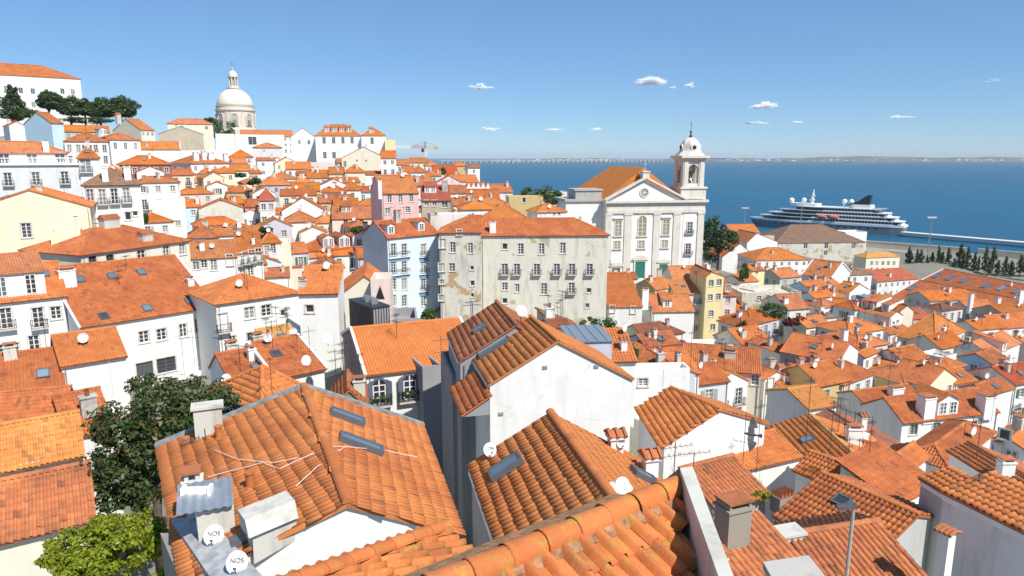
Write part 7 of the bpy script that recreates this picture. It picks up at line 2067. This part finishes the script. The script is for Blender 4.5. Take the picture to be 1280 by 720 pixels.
for a in (('bent television aerial on the left slope of the big roof', 262, 606, 536, 21.5, ((.55, .8), (.75, .6)), 2.6), ('slim aerial beside the white chimney of the big roof', 242, 585, 545, 21.5, ((.9, .5),), .5),
          ('aerial in front of the white wall with the pigeon', 929, 572, 517, 36, ((.95, 1.4), (.35, 1.2)), 2.7), ('tall thin aerial right of the pigeon', 946, 580, 500, 36, ((.9, .7),), .5), ('wide yagi aerial behind the white parapet', 843, 583, 553, 22, ((.8, 1.2), (.45, 1.2)), .2), ('short dark mast right of the parapet top', 866, 600, 565, 24, ((.95, 1.2),), .1),
          ('very tall aerial mast above the pale orange roof', 1005, 580, 470, 38, ((.95, .6),), .4), ('leaning-looking tall mast in the cluster of aerials', 1036, 575, 500, 38, ((.5, .5), (.95, .5)), 1.0), ('mast with cross aerial in the middle of the cluster', 1058, 590, 545, 38, ((.9, .6), (.7, .5)), .2), ('thin mast left of the small slit-window gable', 1070, 598, 548, 37, ((.95, .3),), .2), ('mast with double aerial right in the cluster', 1083, 600, 520, 37, ((.9, .6), (.75, .5)), .7),
          ('aerial on the corner of the lilac wall', 1218, 640, 592, 24, ((.9, .6), (.6, .5)), .6), ('aerial above the arched-window house', 552, 470, 420, 44, ((.9, 1.0), (.6, .9), (.3, .8)), .3), ('aerial on the white house left of centre', 243, 450, 410, 64, ((.9, 1.2), (.7, 1.0)), .2), ('thin aerial in front of the six-skylight house', 230, 462, 415, 64, ((.9, .9),), .4), ('tall aerial over the orange roof with the dark skylight', 389, 470, 408, 50, ((.9, .9), (.5, .9)), .3), ('aerial on the golden hipped roof', 340, 490, 447, 38, ((.95, .3),), .3), ('aerial by the white low wall', 863, 460, 408, 60, ((.85, .8),), .6), ('lone mast on the orange barrel-tile roof', 905, 465, 425, 82, ((.9, 1.0),), .4), ('aerial on the pyramid roof', 1240, 520, 490, 66, ((.9, .8),), .5)):
    antenna(*a)
# --- worn roofs right of the parapet
add_chimney(KEY['W2'], 914, 676, 1.0, .8, 1.35, 'a', wallmat('sooty_plaster', (.30, .27, .22), .95))
def right_bits():
    p, u, v, n = roof_pt('P', 978, 626)
    m = MB(); m.box(-.55, .55, -.3, .3, -.5, .35); m.cur = 1
    for i in range(4):
        m.prism([(-.5 + i * .26, -.32, .35), (-.28 + i * .26, -.32, .35), (-.39 + i * .26, -.32, .62)], (0, .64, 0))
    attach(m.build('chimney', [wallmat('sooty_plaster', (.30, .27, .22), .95), tile('old')], None, p, .5), KEY['P'])
    p = at(1179, 706, 21.5)
    m = MB(); m.box(-.22, .22, -.18, .18, -.6, 1.25); m.cur = 1
    for i in range(4): m.tube([(-.33, -.24 + i * .16, 1.30), (0, -.24 + i * .16, 1.40), (.33, -.24 + i * .16, 1.27)], .07, 6)
    attach(m.build('chimney', [wall('white'), tile('old')], None, p, .5), KEY['D5'])
    # small whitewashed box and a cement slab
    b = at(981, 688, 24); root = empty('roof_box', b, .2); tag(root, 'small whitewashed box with open top on the worn roofs', 'box')
    m = MB(); m.box(-.58, .58, -.35, .35, -1.5, .72); m.build('body', DIRTY, root)
    m = MB(); m.prism([(-.64, -.42, .73), (.64, -.42, .80), (.64, -.42, .90), (-.64, -.42, .83)], (0, .84, 0)); m.build('lid', DIRTY, root)
    b = at(985, 716, 17.5); root = empty('cement_slab', b, .35); tag(root, 'mossy cement slab at the bottom edge right of the parapet', 'slab')
    m = MB(); m.prism([(-.85, -.5, -.1), (.75, -.6, -.12), (.95, .25, -.02), (-.55, .4, 0)], (0, 0, .22)); m.build('top', wallmat('mossy_cement', (.42, .41, .38), .9), root)
    m = MB(); m.box(-.7, .75, -.4, .2, -2.5, -.13); m.build('body', DIRTY, root)
    # street lamp pole rising from the lane
    a = at(1058, 722, 17.5); t = at(1063, 634, 17.5); root = empty('street_lamp', a); tag(root, 'slim grey lamp pole with flat lamp head, bottom right', 'street lamp')
    m = MB(); m.tube([(0, 0, -3), (0, 0, t[2] - a[2])], .05, 8); m.build('pole', plain('aged_pole', (.40, .38, .33), .7), root)
    m = MB(); m.obox((-.2, .0, t[2] - a[2] + .03), (1, 0, .18), (0, 1, 0), (-.18, 0, 1), .5, .2, .09); m.build('lamp_head', SLATE, root)
    # tuft of lichen-yellow weeds
    p, u, v, n = roof_pt('W1', 952, 622)
    V, F, uv = leaves([(0, 0, .12, .42, .3, .22)], 700, .06, .4, 14); tag(place('weed_tuft', raw_mesh('weed_tuft', V, F, LEAF_LIME, uv), None, p), 'yellow-green weed tuft growing on the worn roof', 'weeds')
right_bits()
# --- small vents and a pipe on the large white gable
def gable_vents():
    h = KEY['K']
    for px, py in ((681, 459), (745, 458), (626, 517), (701, 545)):
        f, s_, z, o, d, nrm = wall_pt(h, px, py); p = o + d * s_ + nrm * .0
        m = MB(); m.box(-.14, .14, -.05, .02, -.1, .1)
        for i in range(3): m.box(-.11, .11, -.07, -.05, -.075 + i * .055, -.045 + i * .055)
        m.build('vent', CONC, h['root'], (p[0], p[1], z), FACES[f])
    f, s_, z, o, d, nrm = wall_pt(h, 604, 520); p = o + d * .12 + nrm * .06
    m = MB(); m.tube([(p[0], p[1], 0), (p[0], p[1], h['eave'] - h['zb'] - .2)], .045, 6); m.build('rain_pipe', STEEL, h['root'])
gable_vents()
# --- arched-window house
def arched():
    h = KEY['J']
    for px, py in ((474, 490), (512, 484)):
        f, s, z, o, d, nrm = wall_pt(h, px, py)
        w, hh = 1.05, 2.1
        p = o + d * s; z -= hh / 2
        def loc(m, name, mat, par=None, dx=0):
            ob = m.build(name, mat, h['root'], (p[0], p[1], z), FACES[f]); return ob
        P = arch_pts(w, hh, 10); Q = arch_pts(w + .36, hh + .18, 10); n = len(P); m = MB()
        m.add([(x, -.10, y) for x, y in Q] + [(x, -.10, y) for x, y in P] + [(x, 0, y) for x, y in Q] + [(x, -.01, y) for x, y in P], [(i, (i + 1) % n, n + (i + 1) % n, n + i) for i in range(n)] + [(i, (i + 1) % n, 2 * n + (i + 1) % n, 2 * n + i) for i in range(n)])
        wn_ = loc(m, 'window', plain('slate_trim', (.11, .13, .17), .6))
        m = MB(); m.poly([(x, -.02, y) for x, y in P]); m.build('pane', GLASS, wn_)
        m = MB(); m.box(-.045, .045, -.07, -.022, 0, hh); m.box(-w / 2, -w / 2 + .09, -.07, -.022, 0, hh - .45); m.box(w / 2 - .09, w / 2, -.07, -.022, 0, hh - .45)
        for q in (.03, .5, 1.0, 1.5): m.box(-w / 2 + .09, w / 2 - .09, -.062, -.024, q * hh / 2.0, q * hh / 2.0 + .07)
        m.build('sash', FRAME, wn_)
        for sd in (-1, 1):
            m = MB(); m.prism([(sd * w * .55, -.14, 0), (sd * w * .95, -.3, 0), (sd * w * .95, -.3, hh * .9), (sd * w * .55, -.14, hh)], (0, .05, 0)); m.build('shutter', plain('slate_trim', (.11, .13, .17), .6), wn_)
        place('balcony', balcony_mesh(1.9, .45), h['root'], (p[0] + nrm[0] * .02, p[1] + nrm[1] * .02, z - .05), FACES[f])
        for k in (-.5, .1, .6):
            V, F, uv = leaves([(0, 0, .1, .2, .15, .16)], 260, .07, .5, 6); place('plant', raw_mesh('plant', V, F, LEAF_MID, uv), h['root'], (p[0] + d[0] * k + nrm[0] * .4, p[1] + d[1] * k + nrm[1] * .4, z + .55))
arched()
# --- tile-capped raking garden wall of the small white house
def raking():
    h = KEY['S7']
    a, b = (wall_pt(h, 137, 449), wall_pt(h, 76, 496))
    P = [np.array((*(q[3] + q[4] * q[1] + q[5] * .12), q[2])) for q in (a, b)]
    m = MB(); cap_tiles(m, P[1], P[0], .17, .42, 6); m.build('tile_coping', tile('orange'), h['root'])
    m = MB(); q0, q1 = P; m.prism([q1 + np.array((0, 0, -.02)), q0 + np.array((0, 0, -.02)), q0 + np.array((0, 0, -3.0)), q1 + np.array((0, 0, -3.0))], (*(a[5] * -.1), 0)); m.build('garden_wall', wall('white'), h['root'])
raking()
# --- coloured panels of the tall blue and white house
def panels():
    h = KEY['BLUE']; bl = wall('slate_blue')
    for x0, x1 in ((486.5, 512), (524.5, 536)):
        for y0, y1 in ((320.5, 328), (342, 349.5), (363.5, 371)):
            a, b = wall_pt(h, x0, y1), wall_pt(h, x1, y0)
            if a[0] != 'y0' or b[0] != 'y0': continue
            m = MB(); m.box(a[1], b[1], -.05, -.003, a[2], b[2]); m.build('panel', bl, h['root'])
            m = MB(); m.box(a[1] - .1, b[1] + .1, -.28, -.051, b[2] - .02, b[2] + .08); m.build('balcony_slab', WHITE, h['root'])
            m = MB(); k = int((b[1] - a[1]) / .16)
            for i in range(k + 1): x = a[1] + (b[1] - a[1]) * i / k; m.box(x, x + .025, -.26, -.24, b[2] + .08, b[2] + .95)
            m.box(a[1] - .05, b[1] + .05, -.27, -.23, b[2] + .95, b[2] + 1.0); m.build('railing', IRON, h['root'])
panels()
def triangle():
    h = KEY['TRI']; q = [wall_pt(h, *p) for p in ((469, 374), (481, 374), (475, 357))]
    m = MB(); m.poly([(c[1], -.02, c[2]) for c in q]); m.build('triangular_window', plain('dark_void', (.02, .018, .015), 1), h['root'])
triangle()
def balustrade():
    h = KEY['BALU']; z = h['eave'] - h['zb']; W = h['Sx']
    m = MB(); m.box(-.2, W + .2, -.35, .25, z - .25, z - .02); m.build('cornice', WHITE, h['root'])
    m = MB(); m.box(-.1, W + .1, -.18, .12, z + .85, z + 1.0); m.build('handrail', WHITE, h['root'])
    b = MB(); b.lathe([(.07, 0), (.07, .06), (.05, .1), (.085, .3), (.05, .55), (.05, .78), (.08, .8), (.08, .85)], 8); bm = b.mesh('baluster', WHITE)
    k = int(W / .42)
    for i in range(k): place('baluster', bm, h['root'], (.2 + (W - .4) * i / (k - 1), -.03, z))
    for i in range(5):
        m = MB(); x = W * i / 4; m.box(x - .22, x + .22, -.22, .16, z - .01, z + 1.05); m.build('pedestal', WHITE, h['root'])
balustrade()
def pointed():
    h = KEY['CREN']; z = h['eave'] - h['zb']; W = h['Sx']
    for i in range(5):
        x0, x1 = W * i / 5, W * (i + 1) / 5
        m = MB(); m.prism([(x0 + .05, -.05, z), (x1 - .05, -.05, z), ((x0 + x1) / 2, -.05, z + 1.7)], (0, .35, 0)); m.build('pointed_gable', WHITE, h['root'])
pointed()
def shed():
    h = KEY['SHED']; z = h['eave'] - h['zb']
    for f in ('y0', 'x0'):
        o, d, W = face_frame(h, f); nrm = np.array((d[1], -d[0])); k = int(W / .28)
        for i in range(k + 1):
            p = o + d * (W * i / k) + nrm * .03; m = MB(); m.box(p[0] - .04, p[0] + .04, p[1] - .04, p[1] + .04, 0, z); m.build('rib', plain('black_cladding', (.03, .033, .04), .5), h['root'])
    m = MB(); m.box(-.1, h['Sx'] + .1, -.1, h['Sy'] + .1, z + .01, z + .14); m.build('roof', plain('black_cladding', (.03, .033, .04), .5), h['root'])
    for dy in (1.2, 2.6):
        m = MB(); m.box(.5, 1.2, dy, dy + .6, z + .14, z + .7); m.prism([(.5, dy, z + .7), (1.2, dy, z + .7), (.85, dy, z + .85)], (0, .6, 0)); m.build('roof_unit', STEEL, h['root'])
shed()
def zinc():
    h = KEY['ZINC']; z = h['eave'] - h['zb']
    m = MB(); m.box(-.15, h['Sx'] + .15, -.15, h['Sy'] + .15, z + .01, z + .1); m.build('roof', ZINC, h['root'])
    for i in range(4):
        x = h['Sx'] * (i + .5) / 4; m = MB(); m.box(x - .02, x + .02, -.15, h['Sy'] + .15, z + .1, z + .15); m.build('seam', ZINC, h['root'])
zinc()
# --- loose white cables over the big roof
def cables():
    for pts in (((262, 600), (330, 582), (352, 590), (412, 560)), ((372, 612), (395, 590), (430, 562)), ((270, 566), (300, 578), (345, 582), (425, 566)), ((414, 562), (470, 565), (520, 575))):
        m = MB(); P = []
        for q in pts:
            p, u, v, n = roof_pt('L', *q); P.append(p + n * .11)
        F_ = []
        for a, b in zip(P, P[1:]):
            for t in (0, .33, .66): F_.append(a + (b - a) * t + np.array((0, 0, .03 * math.sin(t * 9))))
        F_.append(P[-1]); m.tube(F_, .009, 4); tag(attach(m.build('cable', WHITE), Lh))
cables()
# --- the pigeon flying past the white wall
def pigeon():
    c = at(939, 543, 14.0)
    m = MB()
    body = [(-.155, 0, .012, .004), (-.145, 0, .012, .016), (-.12, 0, .014, .026), (-.095, 0, .010, .024), (-.06, 0, 0, .042), (-.01, 0, -.006, .055), (.05, 0, -.002, .045), (.10, 0, .004, .024), (.13, 0, .006, .014)]
    n = 12; V = []
    for x, y, z, r in body:
        for k in range(n): t = 2 * math.pi * k / n; V.append((x, y + r * math.cos(t) * .95, z + r * math.sin(t)))
    m.add(V, [(i * n + k, i * n + (k + 1) % n, (i + 1) * n + (k + 1) % n, (i + 1) * n + k) for i in range(len(body) - 1) for k in range(n)] + [tuple(range(n))[::-1], tuple(range((len(body) - 1) * n, len(body) * n))])
    # tail fan
    for i in range(7):
        a = (i - 3) * .09; d = np.array((math.cos(a), math.sin(a), 0)); s_ = np.array((-d[1], d[0], 0)); o = np.array((.10, 0, .006)); L_ = .13
        m.prism([o - s_ * .006, o + d * L_ - s_ * .014, o + d * (L_ + .008), o + d * L_ + s_ * .014, o + s_ * .006], (0, 0, .003))
    # wings: arm surface and separate flight feathers
    for sd in (-1, 1):
        m.prism([(-.075, sd * .03, .02), (-.085, sd * .14, .03), (-.055, sd * .20, .03), (.02, sd * .20, .022), (.06, sd * .10, .016), (.06, sd * .03, .014)], (0, 0, .010))
        for i in range(9):
            t = i / 8; root_ = np.array((-.055 + .06 * (1 - t) * .8, sd * (.13 + .07 * t), .028)); ang = math.radians(78 - 62 * (1 - t)); ln = .15 + .05 * t
            d = np.array((math.cos(ang) * .8 + .05, sd * math.sin(ang), .02)); d /= np.linalg.norm(d); s_ = np.array((-d[1], d[0], 0))
            m.prism([root_ - s_ * .014, root_ + d * ln * .85 - s_ * .013, root_ + d * ln, root_ + d * ln * .85 + s_ * .013, root_ + s_ * .014], (0, 0, .003))
    m.box(-.175, -.152, -.005, .005, .004, .012)
    mt, nt, b = nodes_of('pigeon_plumage')
    tc = nt.nodes.new('ShaderNodeTexCoord'); sp = nt.nodes.new('ShaderNodeSeparateXYZ'); L(nt, tc.outputs['Object'], sp.inputs[0])
    col = mixc(nt, ramp(nt, mth(nt, 'ADD', sp.outputs[0], .5), [(.40, 0), (.44, 1)]), (.012, .018, .02), (.035, .038, .045))
    col = mixc(nt, ramp(nt, mth(nt, 'ABSOLUTE', sp.outputs[1]), [(.20, 0), (.24, 1)]), col, (.014, .015, .018))
    L(nt, col, b.inputs['Base Color']); b.inputs['Roughness'].default_value = .6
    o = m.build('pigeon', mt, None, c); o.rotation_euler = (math.radians(62), math.radians(8), math.radians(-6))
    tag(o, 'grey pigeon flying with wings spread in front of the white wall', 'bird')
pigeon()

# ------------------------------------------------------------------ summer haze over the river, small clouds above it
m, nt, b_ = nodes_of('haze_air')
nt.nodes.remove(b_)
pv = nt.nodes.new('ShaderNodeVolumePrincipled')
pv.inputs['Color'].default_value = (.78, .88, 1.0, 1)
pv.inputs['Density'].default_value = 4.5e-5
pv.inputs['Anisotropy'].default_value = 0.0
L(nt, pv.outputs[0], nt.nodes['Material Output'].inputs['Volume'])
hz = MB(); hz.box(-22600, 24600, -2100, 27600, -7, 152)
tag(hz.build('haze', m), kind='stuff')
CLOUD = plain('cloud_white', (.92, .93, .95), 1.0, vary=.02)
nt = CLOUD.node_tree; tr = nt.nodes.new('ShaderNodeBsdfTranslucent'); tr.inputs[0].default_value = (.92, .93, .95, 1); mx = nt.nodes.new('ShaderNodeMixShader'); mx.inputs[0].default_value = .5
L(nt, nt.nodes['Principled BSDF'].outputs[0], mx.inputs[1]); L(nt, tr.outputs[0], mx.inputs[2]); L(nt, mx.outputs[0], nt.nodes['Material Output'].inputs['Surface'])
for px, py, w, h, n, lab in ((814, 102, 19, 6, 1500, 'largest white cloud, high above the church tower'), (861, 108, 6, 3, 260, 'small puff right of the largest cloud'), (843, 109, 4, 1.5, 50, 'wisp between the two highest clouds'), (603, 108.5, 14, 3, 420, 'thin cloud above the river left of the tower'), (958, 133, 15, 5, 950, 'white cloud to the right of the church tower'),
                             (1126, 146.5, 15, 2.2, 240, 'faint low cloud far right'), (943, 154, 16, 2.5, 240, 'faint cloud below the right cloud'), (1000, 152, 8, 2.5, 150, 'small faint cloud right of the tower'), (745, 161, 14, 2, 110, 'faint cloud left of the tower'), (690, 162, 22, 2, 110, 'long faint cloud over the far bridge'), (610, 161, 15, 2.5, 150, 'faint cloud near the left end of the bridge'), (1240, 101, 5, 2.5, 30, 'wisp at the upper right')):
    Y = 9500.0
    c = at(px, py, Y); k = Y / FPX
    V, F, uv = leaves([(0, 0, h * k * .25, w * k * .45, 160, h * k * .7), (w * k * .45, 0, -h * k * .1, w * k * .5, 120, h * k * .5), (-w * k * .45, 0, 0, w * k * .5, 120, h * k * .5)], n * 4, 7.5, .42, max(6, n // 30), tosun, True)
    o = place('cloud', raw_mesh('cloud', V, F, CLOUD), None, c)
    tag(o, lab, 'cloud', 'small clouds low over the river')
